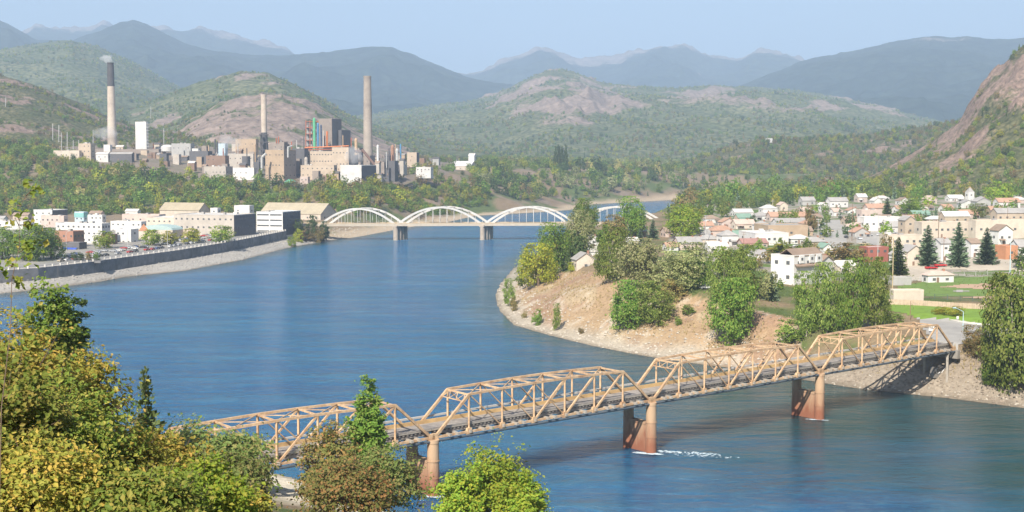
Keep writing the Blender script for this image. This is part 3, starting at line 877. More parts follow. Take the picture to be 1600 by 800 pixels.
for k in range(4):
    a, b = sup[k], sup[k + 1]
    rise = 11.4 if k == 0 else 12.4
    zs = zd - 1.0
    for side in (0, 1):
        rib = MB(); n = 22; pts = []
        for i in range(n + 1):
            t = i / n; s = a + .6 + (b - a - 1.2) * t
            pts.append(ap(s, side, zs + (rise + 1.0) * 4 * t * (1 - t)))
        # one continuous curved box rib
        vs = []
        for i, p in enumerate(pts):
            d = (pts[min(i + 1, n)] - pts[max(i - 1, 0)]).normalized()
            up = (Vector((0, 0, 1)) - d * d.z).normalized()
            th = 1.25 + .45 * abs(2 * i / n - 1)
            for u_, w_ in ((-1, -1), (1, -1), (1, 1), (-1, 1)): vs.append(p + an * (.55 * u_) + up * (th / 2 * w_))
        fs = []
        for i in range(n):
            for j in range(4): fs.append((i * 4 + j, i * 4 + (j + 1) % 4, i * 4 + 4 + (j + 1) % 4, i * 4 + 4 + j))
        fs += [(3, 2, 1, 0), tuple(n * 4 + j for j in range(4))]
        rib.add(vs, fs); rib.build('arch_rib', white_p, arch)
        nh = 11
        for i in range(1, nh + 1):
            t = i / (nh + 1); s = a + .6 + (b - a - 1.2) * t
            zt = zs + (rise + 1.0) * 4 * t * (1 - t) - .4
            if zt > zd + 1: MB().bar(ap(s, side, zd - .2), ap(s, side, zt), .24, .24).build('hanger', white_p, arch)
    for i in range(5, 18, 2):
        t = i / 22; s = a + .6 + (b - a - 1.2) * t; z = zs + (rise + 1) * 4 * t * (1 - t) + .2
        MB().bar(ap(s, 0, z), ap(s, 1, z), .5, .4).build('arch_strut', white_p, arch)
for k in (1, 2, 3):
    p = empty('arch_pier', (0, 0, 0)); p.parent = arch
    for side in (-.06, .36, .68, 1.06):
        c = ap(sup[k], side, 0)
        MB().cyl(c + Vector((0, 0, -4)), c + Vector((0, 0, zd - 2.2)), 2.0, 1.8, n=12).build('column', pier_c, p)
    MB().bar(ap(sup[k], -.2, zd - 2.0), ap(sup[k], 1.2, zd - 2.0), 3.9, 1.2).build('pier_cap', pier_c, p)
    MB().bar(ap(sup[k], 0, 1.5), ap(sup[k], 1, 1.5), 1.4, 8.6).build('web_wall', pier_c, p)
    c = q0 + ap(sup[k], 0, 0)
    foam_patch('foam', c.x + 1, c.y - 3.2, 8, .6, 0, 60, 10 + k, '')
for s in (-44, Ltot + 4):
    MB().bar(ap(s, .02, 5.5), ap(s, .98, 5.5), 4, 11.5).build('abutment_block', pier_c, arch)
for s in (-14, -28, 0):
    for side in (.1, .9): MB().bar(ap(s, side, 2), ap(s, side, zd - 1.81), 1.0, 1.0).build('approach_post', pier_c, arch)

# ------------------------------------------------------------ stones on the shores
def stones(name, mask, n, smin, smax, m, seed):
    r = np.random.default_rng(seed)
    ii, jj = np.nonzero(mask)
    k = r.integers(0, len(ii), n)
    x = GX[ii, jj][k] + r.normal(size=n) * 1.5; y = GY[ii, jj][k] + r.normal(size=n) * 1.8
    z = Hq(x, y); s = smin + (smax - smin) * r.random(n) ** 4
    ok = z > .02; x, y, z, s = x[ok], y[ok], z[ok], s[ok]; n = len(x)
    base = np.array([(1, 0, 0), (0, 1, 0), (-1, 0, 0), (0, -1, 0), (.1, .1, .8), (0, 0, -.5)])
    V = base[None] * s[:, None, None] * (.6 + .8 * r.random((n, 6, 1)))
    a = r.random(n) * 6.28; c, sn = np.cos(a)[:, None], np.sin(a)[:, None]
    V = np.stack([V[..., 0] * c - V[..., 1] * sn + x[:, None], V[..., 0] * sn + V[..., 1] * c + y[:, None], V[..., 2] + z[:, None] + .1 * s[:, None]], -1).reshape(-1, 3)
    f = np.array([(0, 1, 4), (1, 2, 4), (2, 3, 4), (3, 0, 4), (1, 0, 5), (2, 1, 5), (3, 2, 5), (0, 3, 5)])
    F = (f[None] + 6 * np.arange(n)[:, None, None]).reshape(-1, 3)
    o = obj(name, np_mesh(name, V, F, m)); o['kind'] = 'stuff'
st_p = plain('pale_shore_stone', (.44, .39, .32), .9, .3, .8); st_g = plain('grey_shore_stone', (.34, .32, .295), .9, .3, .8); st_b = plain('brown_shore_stone', (.27, .22, .17), .9, .3, .8)
_in = (GPX > -60) & (GPX < 1660) & (~GRIV)
stones('shore_stones', _in & prom & (GD < 16), 2600, .12, .75, st_p, 1)
stones('slope_stones', _in & prom & (GD > 12) & (n2 > .53), 1000, .1, .55, st_b, 2)
stones('shore_stones', _in & rb, 2400, .1, .5, st_b, 3)
stones('shore_stones', _in & rb & (GD < 6), 420, .1, .5, st_p, 7)
stones('shore_stones', _in & wallbeach & (GD < 45), 4200, .15, .8, st_g, 4)
stones('beach_stones', _in & nb & (GD < 14), 900, .06, .3, st_p, 5)
stones('shore_stones', _in & (GY > 900) & (GX < 0) & (GD < 30), 1500, .2, 1.0, st_p, 6)
# dry grass tufts on the bare bank
def tufts(name, mask, n, hmin, hmax, m, seed):
    r = np.random.default_rng(seed); ii, jj = np.nonzero(mask); k = r.integers(0, len(ii), n)
    x = GX[ii, jj][k] + r.normal(size=n); y = GY[ii, jj][k] + r.normal(size=n) * 1.5; z = Hq(x, y)
    V = []; 
    h = hmin + (hmax - hmin) * r.random(n) ** 2
    for q in range(5):
        a = r.random(n) * 6.28; w = h * .12; lx, ly = np.cos(a), np.sin(a)
        V.append(np.stack([np.stack([x - ly * w, y + lx * w, z - .05], -1), np.stack([x + ly * w, y - lx * w, z - .05], -1), np.stack([x + lx * h * .55, y + ly * h * .55, z + h], -1)], 1))
    V = np.concatenate(V).reshape(-1, 3); F = np.arange(len(V)).reshape(-1, 3)
    o = obj(name, np_mesh(name, V, F, m)); o['kind'] = 'stuff'
dry_m = plain('dry_grass_blades', (.36, .28, .13), .9, .3, .3); grn_m = plain('green_grass_blades', (.16, .20, .06), .9, .3, .3)
tufts('dry_grass', _in & prom & (GD > 9) & (fbm(GX / 8, GY / 8, 3, 7) > .5), 2600, .3, 1.1, dry_m, 1)
tufts('dry_grass', _in & rb & (GD > 8), 900, .3, 1.0, dry_m, 2)
tufts('grass', _in & (GY < 640) & (GY > 330) & (GX > 30) & (~prom) & (~rb) & (GD > 10) & (n1 > .5), 2500, .3, .9, grn_m, 3)
# ------------------------------------------------------------ buildings
def wallm(name, c, v=.1): return plain(name, c, .85, v, .35, dirt=tuple(x * .8 for x in c))
WALLS = dict(white=wallm('white_wall', (.66, .64, .61)), cream=wallm('cream_wall', (.58, .50, .41)), beige=wallm('beige_wall', (.50, .405, .31)), tan=wallm('tan_wall', (.44, .33, .23)),
    brick=plain('brick_wall', (.36, .19, .13), .9, .25, 1.5), grey=wallm('grey_wall', (.42, .41, .39)), blue=wallm('pale_blue_wall', (.50, .60, .66)), pink=wallm('pinkish_wall', (.55, .445, .39)), red=wallm('red_wall', (.36, .13, .10)),
    dark=wallm('dark_cladding_and_shade', (.13, .125, .13)), yellow=wallm('yellow_wall', (.62, .50, .28)), teal=wallm('teal_wall', (.24, .48, .46)), orange=wallm('orange_brick_wall', (.50, .24, .13)), brown=wallm('brown_wall', (.25, .165, .12)), conc=wallm('concrete_wall', (.47, .42, .365)), mid=wallm('weathered_steel_cladding', (.30, .25, .215)))
ROOFS = dict(grey=wallm('grey_roof', (.36, .34, .32), .15), pale=wallm('pale_roof', (.60, .57, .53), .12), brown=wallm('brown_roof', (.30, .22, .165), .15), terra=wallm('orange_roof', (.44, .27, .19), .15), maroon=wallm('maroon_metal_roof', (.36, .20, .17), .12), dark=wallm('dark_roof', (.12, .11, .11), .2),
    tan=wallm('tan_metal_roof', (.40, .34, .24), .1), green=wallm('green_roof', (.22, .33, .26), .1), pink=wallm('pinkish_roof', (.55, .42, .35), .12), white=wallm('white_roof', (.66, .64, .61), .1), teal=wallm('teal_roof', (.36, .46, .44), .1))
glass = plain('window_glass', (.11, .115, .12), .12, .3, 2.0, spec=.6)
awn_b = plain('blue_awning', (.05, .10, .42), .7, .1)
trim = WALLS['white']
_wm = {}
def window(parent, x, y, z, w, h, face):
    key = 'win'
    if key not in _wm:
        b = MB(); b.box(-.5, .5, -.06, .06, -.5, .5); _wm[key] = b.mesh('window_pane', glass)
        f = MB()
        f.box(-.58, .58, -.09, .03, .5, .58); f.box(-.58, .58, -.1, .03, -.6, -.5); f.box(-.58, -.5, -.085, .03, -.5, .5); f.box(.5, .58, -.085, .03, -.5, .5)
        _wm['frm'] = f.mesh('window_frame', trim)
    o = obj('window', _wm[key], parent)
    o.location = (x, y, z); o.scale = (w, 1, h)
    o.rotation_euler = (0, 0, {'F': 0, 'R': math.pi / 2, 'L': -math.pi / 2}[face])
    return o

def gable_roof(W, D, z0, rh, axis, over=.45, th=.28):
    b = MB()
    if axis == 'x':
        a0, a1, s = -W / 2 - over, W / 2 + over, D / 2
        for sg in (-1, 1):
            e = over / s
            y0, z_0 = sg * s * (1 + e), z0 - rh * e
            vs = [(a0, y0, z_0), (a1, y0, z_0), (a1, 0, z0 + rh), (a0, 0, z0 + rh), (a0, y0, z_0 + th), (a1, y0, z_0 + th), (a1, 0, z0 + rh + th), (a0, 0, z0 + rh + th)]
            b.add(vs, [(0, 1, 2, 3), (4, 7, 6, 5), (0, 4, 5, 1), (0, 3, 7, 4), (1, 5, 6, 2)] if sg > 0 else [(0, 3, 2, 1), (4, 5, 6, 7), (0, 1, 5, 4), (0, 4, 7, 3), (1, 2, 6, 5)])
    else:
        a0, a1, s = -D / 2 - over, D / 2 + over, W / 2
        for sg in (-1, 1):
            e = over / s
            x0, z_0 = sg * s * (1 + e), z0 - rh * e
            vs = [(x0, a0, z_0), (x0, a1, z_0), (0, a1, z0 + rh), (0, a0, z0 + rh), (x0, a0, z_0 + th), (x0, a1, z_0 + th), (0, a1, z0 + rh + th), (0, a0, z0 + rh + th)]
            b.add(vs, [(0, 3, 2, 1), (4, 5, 6, 7), (0, 1, 5, 4), (0, 4, 7, 3), (1, 2, 6, 5)] if sg > 0 else [(0, 1, 2, 3), (4, 7, 6, 5), (0, 4, 5, 1), (0, 3, 7, 4), (1, 5, 6, 2)])
    return b

def building(name, label, px0, ps, px1, ptop, pbase, wall='white', roof='grey', kind='flat', rot=-17, Y=None, win=None, rh=None, cat='building', extra=None, sidewall=None, group=None, dmax=60, band=False, dmin=5):
    """one building read off the sight lines: left edge, visible corner, right edge, top and foot of the corner"""
    side = 'R' if rot < 0 else 'L'
    if Y is None: _, Y, zg = hit(ps, pbase)
    cx, cyy = PT(ps, Y, pbase)
    zg = ZAT(ps, pbase, Y)
    zt = ZAT(ps, ptop, Y)
    r = math.radians(rot); u0 = ray(px0, pbase)[0]; u1 = ray(px1, pbase)[0]
    if side == 'R':
        W = (cx - u0 * cyy) / (math.cos(r) - u0 * math.sin(r))
        den = math.sin(r) + u1 * math.cos(r)
        D = (cx - u1 * cyy) / den if abs(den) > .02 else 12
        if D <= 0: D = 12
        D = min(max(D, dmin), dmax)
        ox = cx - math.cos(r) * W / 2 - math.sin(r) * D / 2; oy = cyy - math.sin(r) * W / 2 + math.cos(r) * D / 2
    else:
        W = (u1 * cyy - cx) / (math.cos(r) - u1 * math.sin(r))
        den = math.sin(r) + u0 * math.cos(r)
        D = (cx - u0 * cyy) / den if abs(den) > .02 else 12
        if D <= 0: D = 12
        D = min(max(D, dmin), dmax)
        ox = cx + math.cos(r) * W / 2 - math.sin(r) * D / 2; oy = cyy + math.sin(r) * W / 2 + math.cos(r) * D / 2
    W = max(W, 3)
    H = zt - zg
    lo = min(float(Hq(ox + dx, oy + dy)) for dx in (-W / 2, W / 2) for dy in (-D / 2, D / 2))
    zf = max(min(0, lo - zg - .3), -7)       # walls go down to the ground
    e = empty(name, (ox, oy, zg), r, label, cat, group)
    wm = WALLS[wall]; rm = ROOFS[roof]
    if kind == 'flat':
        b = MB().box(-W / 2, W / 2, -D / 2, D / 2, zf, H - .6)
        b.build('wall', wm, e)
        p = MB(); t = .35
        p.box(-W / 2 - .05, W / 2 + .05, -D / 2 - .05, -D / 2 + t, H - .6, H); p.box(-W / 2 - .05, W / 2 + .05, D / 2 - t, D / 2 + .05, H - .6, H)
        p.box(-W / 2 - .05, -W / 2 + t, -D / 2 + t, D / 2 - t, H - .6, H); p.box(W / 2 - t, W / 2 + .05, -D / 2 + t, D / 2 - t, H - .6, H)
        p.build('parapet', wm, e)
        MB().box(-W / 2 + t, W / 2 - t, -D / 2 + t, D / 2 - t, H - .6, H - .35).build('roof', rm, e)
        if W > 14:
            for i in range(random.randint(1, 3)):
                x = random.uniform(-.35, .35) * W; y = random.uniform(-.3, .3) * D; s = random.uniform(.7, 1.5)
                MB().box(x - s, x + s, y - s, y + s, H - .35, H + random.uniform(.5, 1.3)).build('roof_unit', ROOFS['pale'] if i % 2 else ROOFS['grey'], e)
    else:
        if rh is None: rh = min(.3 * min(W, D) + .3, H * .45)
        eave = H - rh
        axis = 'x' if kind in ('gx', 'hip', 'shedx') else 'y'
        b = MB(); 
        if kind == 'hip':
            b.box(-W / 2, W / 2, -D / 2, D / 2, zf, eave); b.build('wall', wm, e)
            o_ = .5; q = min(W, D) / 2 * .95; h = MB()
            hx = max(.1, W / 2 - q); hy = .1
            if D > W: hx, hy = .1, max(.1, D / 2 - q)
            vs = [(-W / 2 - o_, -D / 2 - o_, eave), (W / 2 + o_, -D / 2 - o_, eave), (W / 2 + o_, D / 2 + o_, eave), (-W / 2 - o_, D / 2 + o_, eave), (-hx, -hy, H), (hx, -hy, H), (hx, hy, H), (-hx, hy, H)]
            h.add(vs, [(0, 3, 2, 1), (4, 5, 6, 7), (0, 1, 5, 4), (1, 2, 6, 5), (2, 3, 7, 6), (3, 0, 4, 7)]); h.build('roof', rm, e)
        elif kind == 'barrel':
            b.box(-W / 2, W / 2, -D / 2, D / 2, zf, eave); b.build('wall', wm, e)
            h = MB(); n = 8; vs = []
            for i in range(n + 1):
                t = math.pi * i / n
                vs += [(-math.cos(t) * W / 2, -D / 2, eave + math.sin(t) * rh), (-math.cos(t) * W / 2, D / 2, eave + math.sin(t) * rh)]
            fs = [(2 * i, 2 * i + 2, 2 * i + 3, 2 * i + 1) for i in range(n)] + [tuple(range(2 * n, -1, -2)), tuple(range(1, 2 * n + 2, 2))]
            h.add(vs, fs); h.build('roof', rm, e)
        else:
            if axis == 'x':
                vs = [(-W / 2, -D / 2, zf), (W / 2, -D / 2, zf), (W / 2, D / 2, zf), (-W / 2, D / 2, zf), (-W / 2, -D / 2, eave), (W / 2, -D / 2, eave), (W / 2, D / 2, eave), (-W / 2, D / 2, eave), (-W / 2, 0, H), (W / 2, 0, H)]
                fs = [(0, 1, 5, 4), (2, 3, 7, 6), (1, 2, 6, 9, 5), (3, 0, 4, 8, 7), (4, 5, 9, 8), (6, 7, 8, 9)]
            else:
                vs = [(-W / 2, -D / 2, zf), (W / 2, -D / 2, zf), (W / 2, D / 2, zf), (-W / 2, D / 2, zf), (-W / 2, -D / 2, eave), (W / 2, -D / 2, eave), (W / 2, D / 2, eave), (-W / 2, D / 2, eave), (0, -D / 2, H), (0, D / 2, H)]
                fs = [(0, 1, 5, 8, 4), (2, 3, 7, 9, 6), (1, 2, 6, 5), (3, 0, 4, 7), (5, 6, 9, 8), (7, 4, 8, 9)]
            b.add(vs, fs); b.build('wall', wm, e)
            gable_roof(W, D, eave + .04, rh, axis).build('roof', rm, e)
        H = eave
    if sidewall:
        x = W / 2 + .06 if side == 'R' else -W / 2 - .06
        MB().box(min(x, x - .02), max(x, x + .02), -D / 2 + .02, D / 2 - .02, max(zf, -1), H - .62).build('shaded_side', WALLS[sidewall], e)  # shade of the side turned from the sun, put into the wall colour
    if win is None: win = (max(1, int(W / 4.5)), max(1, int((H - .3) / 3.3)), max(1, int(D / 5)))
    nx, nr, nd = win
    for j in range(nr):
        zc = (H - .5) * (j + .55) / nr
        wh = min(1.3, .42 * H / max(nr, 1))
        if band:
            window(e, 0, -D / 2 - .02, zc, W * .44, wh * .8, 'F').location = (-W * .245, -D / 2 - .02, zc)
            window(e, W * .245, -D / 2 - .02, zc, W * .44, wh * .8, 'F')
        else:
            for i in range(nx):
              if random.random() < .8 or nx > 6: window(e, -W / 2 + W * (i + .5) / nx + random.uniform(-.1, .1), -D / 2 - .02, zc, min(1.35, W / nx * .5), wh * random.uniform(.75, 1), 'F')
        for i in range(nd): window(e, (W / 2 + .09) if side == 'R' else -W / 2 - .09, -D / 2 + D * (i + .5) / nd, zc, min(1.5, D / nd * .5), wh, side)
    if H > 2.2 and nx:
        MB().box(-W * .12 - .5, -W * .12 + .5, -D / 2 - .1, -D / 2 + .02, zf * 0, 2.05).build('door', WALLS['brown'], e)
    if kind in ('gx', 'gy', 'hip') and W < 26 and random.random() < .6: MB().box(W * .18, W * .18 + .8, -.5, .4, H, zt - zg + .7).build('chimney', WALLS['brick'], e)
    if kind in ('gx', 'gy', 'hip') and 7 < W < 24 and cat == 'house' and random.random() < .7:
        pw = W * random.uniform(.3, .5); px_ = random.choice((-1, 1)) * (W / 2 - pw / 2 - .3); pz = min(2.6, H * .8)
        pb = MB(); pb.add([(px_ - pw / 2, -D / 2 - 1.9, pz - .3), (px_ + pw / 2, -D / 2 - 1.9, pz - .3), (px_ + pw / 2, -D / 2 - .02, pz + .3), (px_ - pw / 2, -D / 2 - .02, pz + .3), (px_ - pw / 2, -D / 2 - 1.9, pz - .45), (px_ + pw / 2, -D / 2 - 1.9, pz - .45), (px_ + pw / 2, -D / 2 - .02, pz + .15), (px_ - pw / 2, -D / 2 - .02, pz + .15)], [(0, 1, 2, 3), (7, 6, 5, 4), (4, 5, 1, 0), (4, 0, 3, 7), (5, 6, 2, 1)])
        pb.build('porch_roof', rm, e)
        for sx in (-1, 1): MB().box(px_ + sx * (pw / 2 - .15) - .09, px_ + sx * (pw / 2 - .15) + .09, -D / 2 - 1.85, -D / 2 - 1.67, max(zf, -1.5), pz - .42).build('porch_post', trim, e)
    if extra: extra(e, W, D, zt - zg)
    return e

B = building
def chimney_top(e, W, D, H): MB().box(W * .2, W * .2 + .8, -.4, .4, H - 1.2, H + .9).build('chimney', WALLS['brick'], e)
def awning(e, W, D, H):
    b = MB(); b.add([(-W * .4, -D / 2 - 1.6, 2.5), (W * .4, -D / 2 - 1.6, 2.5), (W * .4, -D / 2 - .05, 3.3), (-W * .4, -D / 2 - .05, 3.3), (-W * .4, -D / 2 - 1.6, 2.3), (W * .4, -D / 2 - 1.6, 2.3)], [(0, 1, 2, 3), (4, 5, 1, 0)])
    b.build('awning', awn_b, e)

# ---- left bank town (rows from the back to the front)
B('warehouse', 'long hall with a broad tan roof near the left end of the arch bridge', 406, 501, 526, 319, 346, 'cream', 'tan', 'gx', -22, Y=1085, win=(7, 1, 2), rh=8.5, dmax=40)
B('curling_hall', 'cream hall with tan pitched roof and dark window band behind the grey office block', 250, 311, 328, 318, 347, 'cream', 'tan', 'gx', -20, Y=1020, win=(4, 1, 3), rh=5.5, band=False)
B('shop_building', 'small white upper block rising between the two tan roofed halls', 366, 390, 397, 321, 338, 'white', 'white', 'flat', -17, Y=1040, win=(2, 1, 1))
B('shop_building', 'white building with a dark right wing at the far left of town', 53, 82, 106, 328, 349, 'white', 'pale', 'flat', -22, Y=1010, win=(3, 2, 2), sidewall='dark', dmax=25)
B('shop_building', 'long low reddish building before the white block with the dark wing', 64, 100, 105, 337, 351, 'pink', 'brown', 'flat', -17, Y=965, win=(5, 1, 1))
B('tower_building', 'pale blue tower house capped with a teal top storey', 117, 131, 135, 331, 352, 'blue', 'teal', 'flat', -20, Y=985, win=(2, 3, 1), extra=lambda e, W, D, H: MB().box(-W / 2 - .25, W / 2 + .25, -D / 2 - .25, D / 2 + .25, H - 4.2, H - .9).build('top_storey', WALLS['teal'], e))
B('shop_building', 'white flat roofed block between the teal tower and the long beige block', 135, 160, 164, 336, 353, 'white', 'pale', 'flat', -17, Y=985, win=(4, 2, 1))
B('shop_building', 'low white building at the left edge of town behind the leafy trees', -25, 38, 54, 346, 358, 'white', 'grey', 'flat', -17, Y=940, win=(6, 1, 2))
B('warehouse', 'long low beige block beyond the town centre with a bluish right end', 191, 249, 259, 335, 352, 'pink', 'pale', 'flat', -17, Y=985, win=(5, 1, 1), sidewall='blue')
B('shop_building', 'white two storey block before the long low beige block', 173, 221, 229, 346, 366, 'white', 'white', 'flat', -17, Y=925, win=(6, 2, 2))
B('shop_building', 'white low wing joining the tan hall and the grey office', 229, 286, 310, 340, 364, 'cream', 'white', 'flat', -17, Y=950, win=(7, 2, 3))
B('hotel_building', 'white four storey hotel standing behind the red brick corner building', 88, 160, 173, 349, 391, 'white', 'grey', 'flat', -17, Y=800, win=(9, 4, 3))
B('brick_building', 'red brick two storey corner building facing the riverfront street', 86, 115, 132, 361, 393, 'brick', 'grey', 'flat', -24, Y=765, win=(5, 2, 3), sidewall='brown', dmax=22)
B('shop_building', 'dark fronted shop under a blue awning below the brick corner building', 97, 124, 136, 379, 396, 'dark', 'grey', 'flat', -20, Y=748, win=(4, 1, 1), extra=awning)
B('shop_building', 'small brown shop at the right foot of the white hotel', 158, 176, 184, 366, 388, 'brown', 'grey', 'flat', -17, Y=790, win=(3, 1, 1))
B('shop_building', 'grey and white shop front right of the white hotel', 181, 205, 217, 358, 385, 'white', 'pale', 'flat', -17, Y=815, win=(3, 2, 1))
B('theatre_building', 'shop row with a pale blue curved roof and orange gable front on the riverfront', 217, 270, 287, 352, 381, 'cream', 'teal', 'barrel', -17, Y=840, win=(6, 1, 2), rh=3.2, extra=lambda e, W, D, H: MB().add([(-W / 2, -D / 2 - .2, H - 4), (-W / 2 + 8, -D / 2 - .2, H - 4), (-W / 2 + 4, -D / 2 - .2, H + .6), (-W / 2, -D / 2 + .3, H - 4), (-W / 2 + 8, -D / 2 + .3, H - 4), (-W / 2 + 4, -D / 2 + .3, H + .6)], [(0, 1, 2), (5, 4, 3), (0, 2, 5, 3), (1, 4, 5, 2)]).build('false_front', WALLS['orange'], e))
B('shop_building', 'narrow cream shop between the curved roof row and the office block', 286, 303, 309, 358, 379, 'beige', 'grey', 'flat', -17, Y=850, win=(3, 1, 1))
B('office_building', 'three storey grey office block with a shaded river side and rows of square windows', 272, 366, 400, 336, 376, 'conc', 'pale', 'flat', -17, Y=872, win=(11, 3, 8), sidewall='dark', dmax=70)
B('office_building', 'four storey pale office block with ribbon windows nearest the arch bridge', 401, 442, 470, 331, 366, 'white', 'pale', 'flat', -17, Y=935, win=(2, 4, 6), sidewall='dark', band=True, dmax=70)
B('stair_tower', 'white stair tower rising behind the grey office block', 329, 340, 343, 325, 345, 'white', 'white', 'flat', -17, Y=960, win=(1, 2, 1))
B('shop_building', 'cream low store behind the leafy trees at the left end of the quay', 20, 44, 50, 386, 405, 'cream', 'pale', 'flat', -17, Y=735, win=(4, 1, 1))
for px0, ps, px1, pt, pb, w, r, Yb, lb in ((140, 158, 163, 330, 345, 'pink', 'brown', 1090, 'pinkish house at the foot of the wooded bank behind the teal tower'), (196, 215, 219, 327, 340, 'white', 'pale', 1110, 'white house at the foot of the wooded bank behind the long beige block'),
        (20, 44, 50, 333, 346, 'beige', 'brown', 1060, 'beige house at the foot of the wooded bank at far left'), (-20, 6, 12, 338, 350, 'white', 'grey', 1010, 'white house cut by the left frame edge behind the quay town')):
    B('house', lb, px0, ps, px1, pt, pb, w, r, 'gx', -17, Y=Yb, cat='house')

# ---- smelter on the terrace
def pipe(name, label, pts, r, m, cat='pipe', n=8):
    b = MB()
    for a, c in zip(pts[:-1], pts[1:]): b.cyl(a, c, r, n=n)
    return tag(b.build(name, m), label, cat)
SM = [
 ('smelter_building', 'big beige clad smelter hall with dark bands, leftmost of the main halls', 415, 444, 463, 234, 283, 'tan', 'grey', -24, 1345, (6, 3, 3), 'mid'),
 ('smelter_building', 'long beige smelter hall behind the bushes in the middle of the plant', 480, 520, 523, 236, 268, 'beige', 'dark', -15, 1400, (9, 3, 1), None),
 ('smelter_building', 'square pale beige smelter hall right of the long middle hall', 519, 545, 553, 230, 266, 'beige', 'tan', -15, 1385, (5, 2, 1), 'dark'),
 ('smelter_building', 'white fronted tall shed with a shaded ribbed right side at the edge of the terrace', 532, 565, 588, 258, 292, 'white', 'white', -24, 1310, (0, 0, 4), 'dark'),
 ('smelter_tower', 'tall grey smelter tower with a shaded right side beside the coloured pipe frame', 497, 519, 534, 185, 240, 'mid', 'dark', -28, 1470, (0, 0, 0), 'dark'),
 ('smelter_tower', 'lower black annex stepped down to the right of the tall grey tower', 529, 534, 548, 203, 238, 'dark', 'dark', -28, 1475, (0, 0, 0), 'dark'),
 ('smelter_building', 'dark grey shed with a sloping top among stacks at the right end of the plant', 599, 617, 622, 251, 274, 'dark', 'grey', -17, 1400, (2, 1, 1), None),
 ('smelter_building', 'white walled low shed under dark stacks left of the beige main hall', 364, 397, 402, 262, 279, 'white', 'grey', -17, 1370, (4, 1, 1), None),
 ('smelter_building', 'beige pilastered block standing alone on the slope left of the smelter', 319, 353, 364, 260, 279, 'conc', 'pale', -18, 1385, (6, 1, 2), None),
 ('smelter_building', 'tan stepped block behind the small chimney with the dark foot', 368, 400, 404, 217, 234, 'tan', 'tan', -17, 1620, (3, 1, 1), None),
 ('smelter_building', 'black open shed in the left half of the plant', 296, 325, 332, 236, 253, 'dark', 'dark', -17, 1480, (2, 1, 1), 'dark'),
 ('smelter_building', 'long grey low shed between the dome tank and the black open shed', 268, 298, 304, 224, 239, 'grey', 'pale', -17, 1590, (4, 1, 1), None),
 ('smelter_building', 'long low cream warehouse at the left end of the plant', 84, 124, 128, 235, 250, 'cream', 'pale', -15, 1500, (5, 1, 1), None),
 ('smelter_building', 'cream two storey end block joined to the long low cream warehouse', 123, 142, 149, 224, 249, 'beige', 'pale', -15, 1505, (3, 3, 1), None),
 ('smelter_building', 'long dark roofed shed in front of the tall white tower', 148, 248, 252, 233, 240, 'mid', 'dark', -12, 1590, (0, 0, 0), None),
 ('smelter_building', 'white gabled shed below the dark roofed long shed', 150, 169, 173, 238, 250, 'white', 'pale', -17, 1500, (2, 1, 1), None),
 ('smelter_building', 'dark low shed right of the white gabled shed', 172, 206, 210, 238, 251, 'dark', 'grey', -17, 1490, (4, 1, 1), None),
 ('smelter_building', 'small bright white cube beside the foot of the tall dark topped chimney', 162, 172, 175, 226, 236, 'white', 'white', -17, 1600, (0, 0, 0), None),
 ('smelter_building', 'pale blue grey box in the middle of the left half of the plant', 340, 352, 356, 224, 239, 'blue', 'pale', -17, 1560, (0, 0, 0), None),
 ('smelter_building', 'brown low shed between the pale blue box and the white walled shed', 322, 352, 358, 243, 256, 'brown', 'terra', -17, 1450, (4, 1, 1), None),
 ('smelter_building', 'grey roofed low shed before the tan stepped block', 356, 396, 402, 240, 256, 'conc', 'grey', -17, 1470, (5, 1, 1), None),
 ('smelter_building', 'small concrete block at the right end of the plant beyond the pipes', 636, 651, 655, 238, 252, 'beige', 'dark', -17, 1560, (3, 1, 1), 'dark'),
 ('smelter_building', 'long low white shed on the bank right of the smelter', 650, 673, 677, 261, 269, 'white', 'white', -12, 1480, (4, 1, 1), None),
 ('storage_shed', 'white roofed shed on the wooded bank edge right of the smelter', 704, 735, 746, 252, 268, 'cream', 'white', -17, 1760, (3, 1, 2), None),
 ('silo_tower', 'slim white tower beside the white roofed shed on the bank edge', 732, 741, 744, 240, 258, 'white', 'white', -17, 1790, (0, 0, 0), None),
 ('smelter_building', 'dark machinery house between the big beige hall and the long middle hall', 456, 476, 482, 232, 270, 'dark', 'dark', -17, 1395, (0, 0, 0), None),
 ('smelter_building', 'grey shed with red stacks behind the big beige hall', 426, 444, 450, 222, 238, 'mid', 'brown', -17, 1450, (2, 1, 1), None),
 ('smelter_building', 'dusty brown block joining the middle halls above the bushes', 470, 522, 527, 258, 279, 'beige', 'mid' if False else 'brown', -15, 1345, (7, 2, 1), None),
 ('smelter_building', 'small pinkish brick house at the foot of the middle hall', 469, 481, 484, 276, 286, 'pink', 'terra', -17, 1320, (2, 1, 1), None),
 ('smelter_building', 'grey concrete block between the square hall and the great concrete chimney', 553, 578, 586, 243, 262, 'mid', 'dark', -17, 1440, (3, 1, 1), None),
]
for nm, lb, a, c, d, t_, b_, w, r, rot, Yb, wn_, sw in SM:
    B(nm, lb, a, c, d, t_, b_, w, r, 'gx' if 'gabled' in lb or 'white roofed' in lb else 'flat', rot, Y=Yb, win=wn_, sidewall=sw, cat='building', dmax=35)
_cl = []
